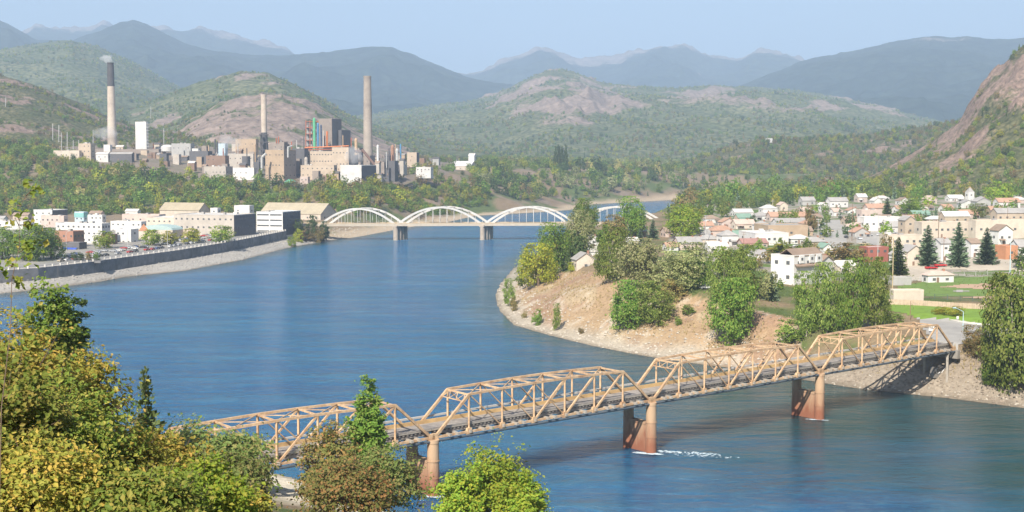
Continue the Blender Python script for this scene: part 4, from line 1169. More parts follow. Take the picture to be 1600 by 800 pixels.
for px, py, w_, h_, Yb, wl in ((210, 246, 10, 6, 1520, 'mid'), (226, 240, 12, 5, 1580, 'beige'), (240, 244, 9, 6, 1560, 'brown'), (256, 246, 14, 6, 1530, 'dark'), (276, 248, 12, 7, 1500, 'conc'), (284, 240, 10, 5, 1560, 'grey'), (300, 258, 12, 6, 1430, 'brown'), (312, 252, 10, 7, 1460, 'tan'), (306, 238, 12, 6, 1570, 'white'), (320, 236, 9, 8, 1590, 'mid'), (330, 246, 8, 6, 1500, 'dark'), (362, 248, 12, 7, 1500, 'mid'), (374, 240, 10, 7, 1560, 'brown'), (384, 252, 12, 8, 1440, 'dark'), (394, 246, 10, 9, 1480, 'mid'), (402, 262, 10, 9, 1400, 'dark'), (404, 276, 9, 7, 1365, 'brown'), (380, 262, 12, 7, 1420, 'brown'), (352, 262, 11, 6, 1430, 'mid'), (368, 228, 12, 6, 1640, 'cream'), (345, 232, 9, 6, 1640, 'white'), (466, 262, 8, 14, 1380, 'mid'), (462, 246, 9, 10, 1420, 'dark'), (470, 240, 8, 8, 1430, 'mid'), (494, 274, 12, 7, 1340, 'mid'), (508, 280, 10, 6, 1325, 'brown'), (526, 276, 10, 8, 1330, 'tan'), (554, 252, 10, 10, 1410, 'dark'), (562, 240, 8, 9, 1440, 'mid'), (590, 268, 8, 16, 1370, 'conc'), (598, 262, 8, 9, 1400, 'mid'), (606, 250, 10, 9, 1440, 'dark'), (628, 262, 8, 14, 1410, 'conc'), (594, 280, 6, 9, 1335, 'conc'), (486, 264, 9, 6, 1370, 'brown'), (446, 232, 10, 7, 1500, 'brown'), (424, 232, 9, 7, 1500, 'mid'), (660, 252, 10, 5, 1620, 'brown'), (682, 250, 12, 4, 1680, 'grey'), (246, 228, 10, 5, 1650, 'cream'), (296, 230, 14, 5, 1640, 'cream'), (188, 232, 14, 5, 1640, 'beige')):
    o = B('plant_shed', 'x', px - w_ / 2, px + w_ * .3, px + w_ * .5, py - h_, py, wl, random.choice(['grey', 'dark', 'brown', 'pale']), random.choice(['flat', 'gx', 'flat']), -18, Y=Yb, win=(0, 0, 0), sidewall='dark' if wl in ('mid', 'tan') else None, dmax=18)
    wn_ = {'mid': 'weathered', 'conc': 'concrete grey', 'dark': 'black clad'}.get(wl, wl)
    _cl.append((o, 'small %s shed %s' % (wn_, 'in the left half of the plant' if px < 292 else 'around the black open shed' if px < 345 else 'left of the big beige hall' if px < 415 else 'behind the big beige hall' if px < 450 else 'about the pipe frame' if px < 530 else 'by the great concrete chimney' if px < 640 else 'beyond the right end of the plant'), px))
_rc = random.Random(8)
for i in range(44):
    px = _rc.uniform(150, 632); top_ = np.interp(px, [150, 300, 420, 560, 632], [236, 240, 246, 240, 242]); py = _rc.uniform(top_, np.interp(px, [150, 300, 420, 560, 632], [250, 262, 276, 276, 266]))
    Yb = float(np.interp(py, [232, 250, 265, 285], [1650, 1520, 1420, 1330])) + 8
    w_ = _rc.uniform(7, 17); h_ = _rc.uniform(3.5, 7); wl = _rc.choice(['brown', 'mid', 'tan', 'conc', 'dark', 'beige'])
    o = B('plant_shed', 'x', px - w_ / 2, px + w_ * .3, px + w_ * .5, py - h_, py, wl, _rc.choice(['brown', 'grey', 'dark', 'tan']), _rc.choice(['flat', 'gx', 'gx']), -18, Y=Yb, win=(_rc.choice((0, 3)), 1, 0), sidewall=None, dmax=22)
    wn_ = {'mid': 'weathered', 'conc': 'concrete grey', 'dark': 'black clad'}.get(wl, wl)
    _cl.append((o, 'small %s shed %s' % (wn_, 'in the left half of the plant' if px < 292 else 'around the black open shed' if px < 345 else 'left of the big beige hall' if px < 415 else 'behind the big beige hall' if px < 450 else 'about the pipe frame' if px < 530 else 'by the great concrete chimney' if px < 640 else 'beyond the right end of the plant'), px))
CLUTTER = _cl
for i, (px, pt, pb, Yp, w_) in enumerate(((290, 232, 244, 1540, 1.5), (302, 222, 238, 1600, 1.2), (326, 228, 244, 1540, 1.6), (349, 232, 252, 1480, 1.4), (372, 226, 248, 1500, 1.4), (386, 232, 256, 1440, 1.6), (399, 226, 258, 1420, 1.8), (456, 222, 246, 1420, 1.6), (464, 220, 252, 1410, 1.4), (475, 214, 244, 1430, 1.3), (536, 212, 232, 1440, 1.4), (549, 216, 240, 1430, 1.6), (604, 238, 262, 1400, 1.5), (608, 232, 258, 1410, 1.7), (618, 226, 250, 1430, 1.4), (240, 224, 240, 1620, 1.2))):
    column_args = ('stack', 'x', px, pt, pb, Yp, w_, i); _cl.append(column_args)
# white tower with ladders of landings
def landings(e, W, D, H):
    for i in range(8):
        z = H * (i + .7) / 8.5
        MB().box(W / 2 + .05, W / 2 + 3.2, -D / 2 + .3, -D / 2 + 3.2, z, z + .4).build('landing', WALLS['white'], e)
B('smelter_tower', 'tall bright white tower with stair landings near the dark topped chimney', 212, 229, 232, 190, 233, 'white', 'white', 'flat', -14, Y=1610, win=(0, 0, 0), extra=landings)
chim_m = plain('pale_chimney_concrete', (.58, .49, .40), .85, .14, .12, dirt=(.36, .30, .25))
chim_d = plain('sooty_chimney_top', (.10, .095, .10), .85, .2, .12)
chim_b = plain('grey_chimney_concrete', (.40, .34, .28), .85, .18, .1, dirt=(.22, .18, .155))
def chimney(label, px, pt, pb, Y, w0, w1, split, mtop, mbot, rings=0):
    x, y = PT(px, Y, pb); z0 = ZAT(px, pb, Y) - 3; z1 = ZAT(px, pt, Y)
    e = empty('chimney', (x, y, z0), 0, label, 'chimney')
    h = z1 - z0; r0 = w1 * Y / FPX / 2; r1 = w0 * Y / FPX / 2
    rs = r0 + (r1 - r0) * split
    MB().cyl((0, 0, 0), (0, 0, h * split), r0, rs, n=24).build('lower_shaft', mbot, e, smooth=False)
    b = MB(); b.cyl((0, 0, h * split), (0, 0, h), rs, r1, n=24); b.cyl((0, 0, h - 1.5), (0, 0, h + .15), r1 * 1.07, r1 * 1.07, n=24); b.build('upper_shaft', mtop, e)
    for i in range(rings):
        z = h * (.45 + .52 * i / max(1, rings - 1)); rr = r0 + (r1 - r0) * z / h
        MB().cyl((0, 0, z), (0, 0, z + .5), rr * 1.04, rr * 1.04, n=24).build('band', mbot, e)
    return e
chimney('tall tapered chimney with a black upper third at the left of the plant', 175.5, 98, 226, 1700, 9.5, 14.5, .72, chim_d, chim_m)
c2 = chimney('slim pale chimney rising from a dark steel foot in the middle of the plant', 413.5, 148, 262, 1560, 8.5, 9.5, .50, chim_m, chim_d)
chimney('stout grey concrete chimney with ring bands at the right of the plant', 575, 119, 243, 1640, 11.5, 15, .6, chim_m if False else chim_b, chim_b, 9)
b = MB(); x0, y0 = PT(413.5, 1548); z0 = ZAT(413.5, 236, 1548)
for dx in (-5, 5):
    for dy in (-5, 5): b.bar((x0 + dx, y0 + dy, z0 - 16), (x0 + dx * .6, y0 + dy * .6, z0 + 21), .8, .8)
for i in range(4): b.box(x0 - 5, x0 + 5, y0 - 5, y0 + 5, z0 - 8 + i * 9, z0 - 7 + i * 9)
tag(b.build('steel_frame', chim_d), 'dark steel support frame around the foot of the slim pale chimney', 'frame')
# coloured pipe tower
def sm_pt(px, py, Y): a, b_ = ray(px, py); return (a * Y, Y, EYE + b_ * Y)
red_p = plain('red_oxide_steel', (.42, .13, .07), .7, .2, .5); green_p = plain('green_column', (.12, .42, .22), .6, .1, .5); blue_p = plain('blue_column', (.10, .25, .42), .6, .15, .5); orange_p = plain('orange_duct', (.62, .20, .07), .6, .1, .5); galv = plain('galvanised_duct', (.48, .47, .45), .5, .12, .5)
fr = empty('pipe_frame', sm_pt(487, 236, 1440), 0, 'open red steel frame packed with pipes left of the tall grey tower', 'frame')
o3 = Vector(fr.location)
def rel(px, py, Y): return Vector(sm_pt(px, py, Y)) - o3
for px in (478, 484.5, 497):
    for Yd in (1436, 1446): MB().bar(rel(px, 236, Yd), rel(px, 188, Yd), .7, .7).build('frame_post', red_p, fr)
for py in (190, 199, 209, 219, 229):
    for Yd in (1436, 1446): MB().bar(rel(477.5, py, Yd), rel(497.5, py, Yd), .6, .6).build('frame_beam', red_p, fr)
    MB().bar(rel(479, py + 1, 1441), rel(497, py + 1, 1441), 8, .25).build('grating', chim_d, fr)
for i, px in enumerate((480.5, 482.5, 486.5)): MB().cyl(rel(px, 234, 1441), rel(px, 196 + 3 * i, 1441), .9, n=8).build('pipe', galv, fr)
def column_thing(name, label, px, pt, pb, Y, w, m, cap=True, cat='column'):
    p0 = Vector(sm_pt(px, pb, Y)); p1 = Vector(sm_pt(px, pt, Y))
    e = empty(name, p0, 0, label, cat); r = w * Y / FPX / 2; h = p1.z - p0.z
    MB().cyl((0, 0, 0), (0, 0, h), r, n=12).build('shaft', m, e)
    b = MB(); b.cyl((0, 0, h), (0, 0, h + r), r, r * .45, n=12); b.build('cap', m, e)
    for z in (.3, .62, .9): MB().cyl((0, 0, h * z), (0, 0, h * z + .5), r * 1.12, n=12).build('ring', m, e)
    return e
column_thing('process_column', 'tall green process column in front of the red pipe frame', 491.5, 186, 236, 1430, 4.2, green_p)
column_thing('process_column', 'blue grey process column just right of the green one', 497, 194, 229, 1433, 4.0, blue_p)
column_thing('process_column', 'thin dark blue process column against the tall grey tower', 502, 196, 229, 1434, 2.6, plain('dark_blue_steel', (.05, .09, .16), .6))
column_thing('process_column', 'thin pale column beside the dark blue process column', 505.5, 205, 229, 1434, 1.6, galv)
pipe('red_duct', 'bright orange red riser duct on the face of the tall grey tower', [sm_pt(511, 205, 1440), sm_pt(511, 229, 1440)], 1.1, orange_p, 'duct')
pipe('red_duct', 'thinner red riser duct left of the bright orange one', [sm_pt(507, 212, 1440), sm_pt(507, 229, 1440)], .6, red_p, 'duct')
pipe('red_pipe_rack', 'long horizontal orange red pipe line above the middle halls', [sm_pt(476, 231, 1425), sm_pt(545, 228, 1425)], .7, orange_p, 'pipe')
pipe('red_pipe_rack', 'lower horizontal red pipe line above the middle halls', [sm_pt(480, 234, 1424), sm_pt(520, 233.5, 1424)], .5, red_p, 'pipe')
column_thing('stack', 'tan orange topped stack between the tall grey tower and the great chimney', 556.5, 218, 243, 1430, 4.6, plain('tan_stack', (.52, .36, .22), .8))
column_thing('stack', 'slim white stack at the right end of the plant', 590.5, 228, 262, 1375, 3.6, WALLS['white'])
column_thing('silo', 'brown cylindrical silo among the stacks at the right end', 613.5, 229, 256, 1420, 5.4, plain('brown_silo', (.36, .20, .13), .8), cat='silo')
column_thing('silo', 'grey blue silo right of the brown silo', 620.5, 234, 262, 1415, 4.4, galv, cat='silo')
column_thing('stack', 'thin blue stack at the extreme right of the plant', 626, 226, 262, 1420, 2.6, blue_p)
column_thing('stack', 'pale green white standpipe at the left of the big beige hall', 410.5, 246, 280, 1340, 3.4, galv)
column_thing('stack', 'white standpipe at the right of the big beige hall', 478.5, 248, 276, 1372, 5.5, WALLS['conc'])
for i, (px, pt) in enumerate(((432, 216), (435.5, 214))): column_thing('stack', 'short red twin stack behind the big beige hall, ' + ('left one', 'right one')[i], px, pt, 224, 1452, 1.6, red_p)
for i, (px, pt) in enumerate(((336.5, 218), (340, 222))): column_thing('stack', ('taller dark stack left of the pale blue box', 'shorter dark stack touching the pale blue box')[i], px, pt, 240, 1545, 2.4, chim_d)
pipe('conveyor', 'dark sloping conveyor gallery descending right from the great concrete chimney', [sm_pt(566, 234, 1400), sm_pt(589, 262, 1385)], 1.5, plain('dark_brown_conveyor', (.16, .10, .08), .8), 'conveyor')
pipe('conveyor', 'short upper conveyor gallery beside the square hall', [sm_pt(546, 236, 1402), sm_pt(568, 237, 1402)], 1.4, MATS['dark_brown_conveyor'], 'conveyor')
pipe('white_duct', 'pale bent duct on the left face of the big beige hall', [sm_pt(409, 266, 1338), sm_pt(409, 246, 1338), sm_pt(415, 240, 1342)], 1.2, galv, 'duct')
pipe('white_duct', 'pale duct on the roof of the big beige hall', [sm_pt(450, 246, 1338), sm_pt(450, 230, 1338), sm_pt(456, 228, 1345)], .9, galv, 'duct')
for i, (px, pt, pb, Yp) in enumerate(((82.5, 193, 215, 1650), (92, 195, 218, 1640), (96, 207, 233, 1590), (105, 206, 230, 1590), (114.5, 219, 236, 1540), (123, 219, 236, 1535), (145.5, 203, 226, 1640), (9, 152, 166, 2000), (235.5, 166, 181, 2100), (256, 200, 222, 1680))):
    p = pipe('power_pole', ('leftmost of the pale poles above the cream warehouse', 'second of the pale poles above the cream warehouse', 'third and lower pale pole above the cream warehouse', 'fourth pale pole above the cream warehouse', 'left of two short poles behind the cream warehouse', 'right of two short poles behind the cream warehouse', 'pale pole just left of the dark topped chimney', 'lone pale pole high on the slope at the left frame edge', 'pale pylon on the hill above the tall white tower', 'pale pole right of the tall white tower')[i], [sm_pt(px, pb + 4, Yp), sm_pt(px, pt, Yp)], .45, galv, 'pole', 6)
    p['group'] = 'pale poles left of the smelter'
# dome tank
dx_, dy_, dz_ = sm_pt(262, 234, 1610)
e = empty('dome_tank', (dx_, dy_, dz_ - 2), 0, 'low white domed storage tank right of the tall white tower', 'tank')
r_ = 8.3
MB().cyl((0, 0, 0), (0, 0, 5.5), r_, n=20).build('tank_shell', WALLS['white'], e)
b = MB(); b.cyl((0, 0, 5.5), (0, 0, 7.4), r_, r_ * .72, n=20); b.cyl((0, 0, 7.4), (0, 0, 8.3), r_ * .72, r_ * .25, n=20); b.build('tank_dome', WALLS['white'], e)
dx_, dy_, dz_ = sm_pt(453.5, 287, 1300)
e = empty('green_dome', (dx_, dy_, dz_ - 1.5), 0, 'small green domed tent below the big beige hall', 'tent')
b = MB(); gm = plain('green_canvas', (.12, .42, .27), .6, .1)
prev = 6.6
for i in range(5):
    t0, t1 = i / 5 * math.pi / 2, (i + 1) / 5 * math.pi / 2
    b.cyl((0, 0, 6.2 * math.sin(t0)), (0, 0, 6.2 * math.sin(t1)), 7 * math.cos(t0), max(.05, 7 * math.cos(t1)), n=12, cap=False)
b.build('canvas', gm, e)
for i in range(6):
    t = i * math.pi / 6
    MB().bar((-7.1 * math.cos(t), -7.1 * math.sin(t), 0), (-5 * math.cos(t), -5 * math.sin(t), 4.5), .2, .2).build('rib', WALLS['white'], e)

# steam: small lumpy clouds of vapour
def puff(label, px, py, Y, rx, rz, dens, n, seed):
    import bmesh
    m, nn, out = nt('steam_vapour'); v = nn.nodes.new('ShaderNodeVolumePrincipled')
    v.inputs['Color'].default_value = (.99, .99, 1, 1); v.inputs['Density'].default_value = dens
    nn.links.new(v.outputs[0], out.inputs['Volume'])
    bm = bmesh.new(); bmesh.ops.create_icosphere(bm, subdivisions=4, radius=1)
    co = np.array([vv.co[:] for vv in bm.verts])
    d = .25 + 1.4 * fbm(co[:, 0] * 1.7 + seed * 3.1 + 5, co[:, 2] * 1.7 + co[:, 1] * 1.3 + seed, 4, seed)
    for vv, k in zip(bm.verts, d): vv.co = (vv.co.x * k * rx, vv.co.y * k * min(rx, rz), vv.co.z * k * rz)
    me = bpy.data.meshes.new('steam'); bm.to_mesh(me); bm.free(); me.materials.append(m)
    o = obj('steam', me, None, sm_pt(px, py, Y)); tag(o, label, 'steam')
puff('pale smoke puff leaving the top of the dark topped chimney', 167, 91, 1700, 9, 5.5, .09, 0, 1)
puff('white steam drifting at the foot of the dark topped chimney', 166, 207, 1690, 14, 9, .04, 0, 2)
puff('white steam cloud between the square hall and the sloping conveyor', 553, 243, 1385, 8, 10, .05, 0, 3)
puff('thin steam above the white walled shed in the left half of the plant', 357, 222, 1560, 14, 8, .03, 0, 4)

# ---- right bank town
H_ = lambda lb, *a, **k: B('house', lb, *a, cat='house', **k)
def white_house(e, W, D, H):
    # brown skirt roof and dormer storey along the town side, flat parapet block on the left
    MB().add([(-W / 2 + .2, -D / 2 - 1.0, H * .64), (W / 2 + .3, -D / 2 - 1.0, H * .64), (W / 2 + .3, -D / 2 + 1.6, H * .80), (-W / 2 + .2, -D / 2 + 1.6, H * .80), (-W / 2 + .2, -D / 2 - 1.0, H * .60), (W / 2 + .3, -D / 2 - 1.0, H * .60)], [(0, 1, 2, 3), (4, 5, 1, 0)]).build('skirt_roof', ROOFS['brown'], e)
    g = gable_roof(W - .4, D * .62, H - .25, 2.2, 'x', .5); o = g.build('upper_roof', ROOFS['brown'], e); o.location = (.4, -D * .16, 0)
    for x in (-W * .25, W * .1, W * .35):
        d = MB(); d.box(x - 1.3, x + 1.3, -D / 2 - .5, -D / 2 + 2, H * .72, H * .98); d.build('dormer', WALLS['white'], e)
        window(e, x, -D / 2 - .52, H * .86, 1.1, 1.0, 'F')
B('apartment_house', 'large white house with brown roofs and dormers above the riverside trees', 1204, 1240, 1284, 399, 446, 'white', 'brown', 'flat', 38, win=(3, 2, 2), extra=white_house, dmax=18)
H_('white wing with a steep brown gable at the right of the large white house', 1278, 1284, 1301, 401, 440, 'white', 'brown', 'gy', 38, win=(2, 2, 1))
RT = [
 ('long white flat roofed store below the grey flat store in the right town', 1154, 1180, 1232, 364, 384, 'white', 'white', 'flat', 10, (6, 1, 2)),
 ('low hall with a maroon metal roof in front of the long white store', 1152, 1160, 1199, 374, 387, 'pink', 'maroon', 'gx', 8, (5, 1, 1)),
 ('wide grey roofed store with tan walls left of the main street', 1178, 1200, 1262, 352, 377, 'tan', 'grey', 'flat', 10, (6, 1, 2)),
 ('house with an orange hip roof behind the grey roofed white house', 1104, 1112, 1147, 353, 370, 'pink', 'terra', 'hip', 12, None),
 ('white house with a pale grey hip roof left of the maroon roofed hall', 1120, 1128, 1153, 360, 384, 'white', 'grey', 'hip', 12, None),
 ('long low brown roofed row house near the bright green tree', 1058, 1064, 1113, 371, 382, 'beige', 'brown', 'gx', 8, (7, 1, 1)),
 ('low white bungalow with grey roof below the long brown roofed row', 1101, 1108, 1138, 379, 393, 'white', 'pale', 'gx', 8, None),
 ('pinkish roofed house above the orange hip roof', 1142, 1150, 1180, 344, 358, 'cream', 'pink', 'gx', 10, None),
 ('pale long roofed house at the left edge of the upper right town', 1141, 1148, 1177, 327, 338, 'white', 'pale', 'gx', 10, None),
 ('white house with pale roof beside the blue spruce in the upper right town', 1185, 1192, 1215, 320, 333, 'white', 'pale', 'hip', 10, None),
 ('cream gabled house on the upper terrace left of the tall conifer', 1213, 1219, 1231, 316, 330, 'cream', 'pink', 'gy', 10, None),
 ('row house with a terracotta roof left of the orange roofed row', 1197, 1204, 1229, 332, 346, 'pink', 'terra', 'gx', 10, None),
 ('row house with an orange roof above the grey store', 1225, 1232, 1262, 332, 346, 'pink', 'terra', 'gx', 10, None),
 ('long grey roofed house directly behind the wide grey store', 1206, 1214, 1261, 342, 354, 'white', 'grey', 'gx', 10, None),
 ('beige roofed house above the orange roofed row', 1247, 1253, 1268, 324, 334, 'beige', 'pink', 'gx', 10, None),
 ('grey gabled house high at the wood edge above the beige roofed house', 1247, 1254, 1274, 308, 321, 'grey', 'grey', 'gx', 12, None),
 ('small white cottage with green gable roof right of the main street end', 1280, 1286, 1301, 381, 398, 'white', 'green', 'gy', 12, None),
 ('white gabled house left of the dark conifers near the street top', 1279, 1284, 1293, 317, 331, 'white', 'pale', 'gy', 12, None),
 ('long white house with grey roof at the top of the street', 1290, 1297, 1325, 309, 324, 'white', 'grey', 'gx', 12, None),
 ('pinkish house at the wood edge above the street', 1336, 1341, 1355, 303, 316, 'pink', 'white', 'gx', 12, None),
 ('white gable fronted house with a red chimney left of a tall dark conifer', 1361, 1366, 1378, 309, 323, 'white', 'pale', 'gy', 12, None),
 ('low red and white house left of the tall dark conifer', 1349, 1356, 1389, 319, 333, 'pink', 'terra', 'gx', 12, None),
 ('pinkish flat building above the supermarket with the grey roof', 1338, 1346, 1378, 328, 345, 'pink', 'pink', 'flat', 10, (5, 1, 1)),
 ('white supermarket with wide pale roof right of the main street', 1339, 1350, 1410, 339, 362, 'white', 'pale', 'flat', 10, (6, 1, 2)),
 ('steep grey roofed narrow house right of the white supermarket', 1408, 1414, 1430, 338, 366, 'beige', 'grey', 'gy', 12, None),
 ('very long beige flat building behind the big spruces', 1428, 1440, 1522, 347, 372, 'cream', 'pink', 'flat', 8, (9, 1, 1)),
 ('beige low building left of the leftmost big spruce', 1375, 1384, 1442, 367, 388, 'cream', 'pink', 'flat', 8, (6, 1, 1)),
 ('long house with a pale bluish roof behind the beige buildings', 1469, 1476, 1515, 331, 349, 'beige', 'pale', 'gx', 8, None),
 ('big blank beige building behind the rightmost spruce', 1514, 1524, 1612, 344, 374, 'cream', 'pink', 'flat', 8, (5, 1, 1)),
 ('house with a dark brown half timbered gable at right', 1553, 1560, 1582, 352, 382, 'white', 'brown', 'gy', 12, (2, 1, 1)),
 ('white house with brown hip roof between the two rightmost spruces', 1511, 1517, 1532, 374, 402, 'white', 'brown', 'gx', 12, None),
 ('white house with grey roof between the first two big spruces', 1464, 1470, 1486, 374, 408, 'white', 'grey', 'gx', 12, None),
 ('grey shingled bungalow with a front gable left of the first big spruce', 1410, 1418, 1442, 384, 416, 'cream', 'grey', 'gy', 14, (3, 1, 2)),
 ('red walled house with white front above the riverside clump', 1346, 1356, 1388, 386, 410, 'red', 'white', 'flat', 14, (3, 2, 2)),
 ('small orange brick garage at the right edge of town', 1565, 1571, 1590, 384, 406, 'orange', 'terra', 'flat', 14, (1, 1, 0)),
 ('white house behind the orange brick garage', 1586, 1592, 1625, 376, 402, 'white', 'grey', 'gx', 12, None),
 ('grey house with wide roof at the right frame edge', 1550, 1558, 1610, 326, 347, 'beige', 'grey', 'gx', 10, None),
 ('white house with orange roof high at the right edge', 1553, 1560, 1594, 310, 327, 'white', 'terra', 'gx', 10, None),
 ('grey gable house at the wood edge left of the orange roofed one', 1519, 1526, 1548, 309, 328, 'grey', 'grey', 'gy', 12, None),
 ('small orange roofed house among trees above the long beige building', 1470, 1475, 1490, 320, 332, 'white', 'terra', 'gx', 12, None),
 ('pinkish house between conifers at the wood edge', 1443, 1448, 1464, 306, 319, 'pink', 'pink', 'gy', 12, None),
 ('white bungalow at the wood edge left of the church', 1479, 1484, 1506, 305, 315, 'white', 'white', 'gx', 12, None),
 ('white gabled cottage hidden low among the garden trees below the street', 1396, 1402, 1413, 322, 334, 'white', 'terra', 'gx', 12, None),
 ('light grey house right of the low red and white house', 1405, 1412, 1428, 326, 338, 'pink', 'grey', 'gx', 12, None),
 ('white house with brown roof in front of the steep grey roofed house', 1398, 1404, 1420, 392, 416, 'white', 'grey', 'gy', 14, None),
 ('beige roofed shed at the left of the riverside cottonwoods', 1302, 1310, 1338, 409, 424, 'cream', 'pale', 'gx', 14, (3, 1, 1)),
 ('low white garage left of the large white house', 1172, 1178, 1200, 392, 404, 'white', 'grey', 'gx', 14, None),
 ('pale roofed house half hidden left of the pale willow', 1036, 1042, 1060, 380, 392, 'white', 'terra', 'gx', 10, None),
 ('grey house near the arch bridge end behind the spruce', 978, 985, 1012, 355, 370, 'tan', 'grey', 'gx', 10, None),
 ('low white shed below the grey house near the arch bridge end', 977, 983, 998, 372, 382, 'white', 'pale', 'gx', 10, None),
 ('tan house right of the small spruce near the arch bridge', 1032, 1040, 1058, 356, 371, 'pink', 'brown', 'gx', 10, None),
 ('pale house at the wood edge above the street, right of the grey gable', 1297, 1303, 1316, 326, 338, 'white', 'pink', 'gx', 12, None),
 ('small brown roofed house between street trees', 1264, 1270, 1284, 335, 348, 'beige', 'brown', 'gx', 12, None),
]
for lb, a, c, d, t_, b_, w, r, kd, rot, wn_ in RT:
    B('house' if wn_ is None or kd != 'flat' else 'store', lb, a, c, d, t_, b_, w, r, kd, rot, win=wn_, cat='house' if wn_ is None or kd != 'flat' else 'building', dmax=26, dmin=8)
FILL = []
_rf = random.Random(21)
_occ = [((q[1] + q[3]) / 2, q[5]) for q in RT]
for i in range(400):
    if len(FILL) >= 46: break
    px = _rf.uniform(1075, 1598); lo_y = np.interp(px, [1075, 1200, 1350, 1600], [352, 330, 312, 316]); py = _rf.uniform(lo_y, np.interp(px, [1075, 1300, 1450, 1600], [396, 390, 350, 345]))
    if 1278 < px < 1332 and py > 338: continue
    if any(abs(px - a) < 21 and abs(py - b_) < 9 for a, b_ in _occ): continue
    _occ.append((px, py)); Yh = hit(px, py)[1]; k = FPX / Yh
    w_ = _rf.uniform(9, 14) * k; h_ = _rf.uniform(4.2, 6.2) * k
    wl = _rf.choice(['white', 'white', 'cream', 'pink', 'beige', 'grey', 'tan']); rf_ = _rf.choice(['grey', 'pale', 'brown', 'terra', 'pink', 'grey', 'green'])
    o = B('house', 'x', px - w_ * .6, px - w_ * .35, px + w_ * .5, py - h_, py, wl, rf_, _rf.choice(['gx', 'gy', 'hip', 'gx']), _rf.choice([8, 12, 14]), cat='house', dmax=12, dmin=7)
    rn = {'terra': 'orange', 'pale': 'pale', 'pink': 'pinkish'}.get(rf_, rf_)
    FILL.append((o, '%s house with %s roof ' % ({'pink': 'pinkish'}.get(wl, wl), rn) + ('left of the main street' if px < 1290 else 'above the white supermarket' if px < 1420 else 'in the upper right town'), px))
# church tower
e = B('church', 'slim white church tower with a pointed roof at the wood edge', 1509, 1513, 1522, 300, 318, 'white', 'grey', 'flat', 12, win=(1, 2, 1), cat='church', extra=lambda e, W, D, H: MB().add([(-W / 2, -D / 2, H), (W / 2, -D / 2, H), (W / 2, D / 2, H), (-W / 2, D / 2, H), (0, 0, H + 4)], [(0, 1, 4), (1, 2, 4), (2, 3, 4), (3, 0, 4)]).build('spire', ROOFS['grey'], e))
# promontory houses
H_('white bungalow with grey gable porch at the top of the bare bank', 893, 901, 930, 396, 424, 'cream', 'grey', 'gy', 12, win=(3, 1, 2), extra=chimney_top, dmax=12)
H_('small white gabled shed left of the porch bungalow on the bare bank', 869, 873, 886, 401, 420, 'white', 'white', 'gy', 12, win=(1, 1, 1), dmax=8)
H_('white house rising behind the porch bungalow', 908, 914, 938, 385, 405, 'white', 'pale', 'gx', 12, win=(2, 1, 1), dmax=10)
H_('narrow white house between the promontory trees', 916, 920, 935, 368, 390, 'white', 'pale', 'gy', 12, win=(1, 2, 1), dmax=10)
# villa far up on the wooded hill
_R = RIDGES['right_mid']
_d = np.abs(proj(_R['X'], _R['Y'], _R['Z'])[0] - 1199) + 3 * np.abs(proj(_R['X'], _R['Y'], _R['Z'])[1] - 222.5)
VY = float(_R['Y'].ravel()[np.argmin(_d)])
B('villa', 'lone white villa on the wooded ridge at right of centre', 1196, 1199, 1207, 216, 223, 'white', 'white', 'flat', 10, Y=VY, win=(1, 1, 1))
# ball field buildings
B('concession_stand', 'low cream ball field stand with a pinkish hip roof', 1442, 1450, 1490, 424, 442, 'white', 'pink', 'hip', 10, win=(2, 1, 1), rh=1.6, dmax=9)
B('dugout', 'long pale flat roofed dugout at the left of the ball field', 1392, 1396, 1443, 453, 474, 'cream', 'pale', 'flat', 4, win=(0, 0, 0), dmax=5, dmin=4)
B('dugout', 'grey roofed dugout beyond the long pale dugout', 1391, 1394, 1424, 433, 446, 'grey', 'grey', 'flat', 6, win=(0, 0, 0), dmax=5, dmin=4)
# ------------------------------------------------------------ trees
bark = plain('bark', (.17, .12, .085), .9, .25, 3.0)
bark_pale = plain('pale_bark', (.42, .37, .30), .9, .25, 3.0)
LEAF = dict(
    green=leafy('green_leaves', (0.102, 0.184, 0.026), (0.187, 0.297, 0.046), (0.250, 0.297, 0.060)),
    cotton=leafy('cottonwood_leaves', (0.117, 0.184, 0.031), (0.235, 0.306, 0.060), (0.313, 0.350, 0.090)),
    bright=leafy('bright_leaves', (0.165, 0.275, 0.028), (0.313, 0.421, 0.050), (0.362, 0.356, 0.043)),
    lime=leafy('yellow_green_leaves', (0.231, 0.275, 0.031), (0.396, 0.405, 0.050), (0.444, 0.373, 0.043)),
    willow=leafy('pale_willow_leaves', (0.231, 0.267, 0.099), (0.379, 0.405, 0.170), (0.444, 0.421, 0.213)),
    dark=leafy('dark_leaves', (0.050, 0.089, 0.026), (0.107, 0.154, 0.043)),
    scrub=leafy('dry_scrub_leaves', (0.181, 0.170, 0.064), (0.313, 0.267, 0.099), (0.362, 0.227, 0.085)),
    rust=leafy('rusty_leaves', (.16, .195, .05), (.275, .25, .08), (.43, .245, .08), clump=.16),
    olive=leafy('olive_leaves', (.13, .185, .045), (.215, .245, .07), (.28, .235, .085), clump=.16),
    gold=leafy('yellowing_leaves', (.21, .215, .035), (.34, .30, .055), (.43, .28, .06), transl=.35, clump=.9),
    olive_yellow=leafy('olive_yellow_leaves', (.115, .165, .025), (.215, .235, .04), (.30, .25, .055), transl=.32, clump=.8),  # the leaves' own olive to yellow mix
    pine=leafy('pine_needles', (0.066, 0.105, 0.031), (0.123, 0.162, 0.050), transl=.1),
    spruce=leafy('blue_spruce_needles', (0.090, 0.138, 0.078), (0.165, 0.219, 0.128), transl=.1),
    pale=leafy('pale_autumn_leaves', (0.396, 0.340, 0.128), (0.500, 0.454, 0.185)))

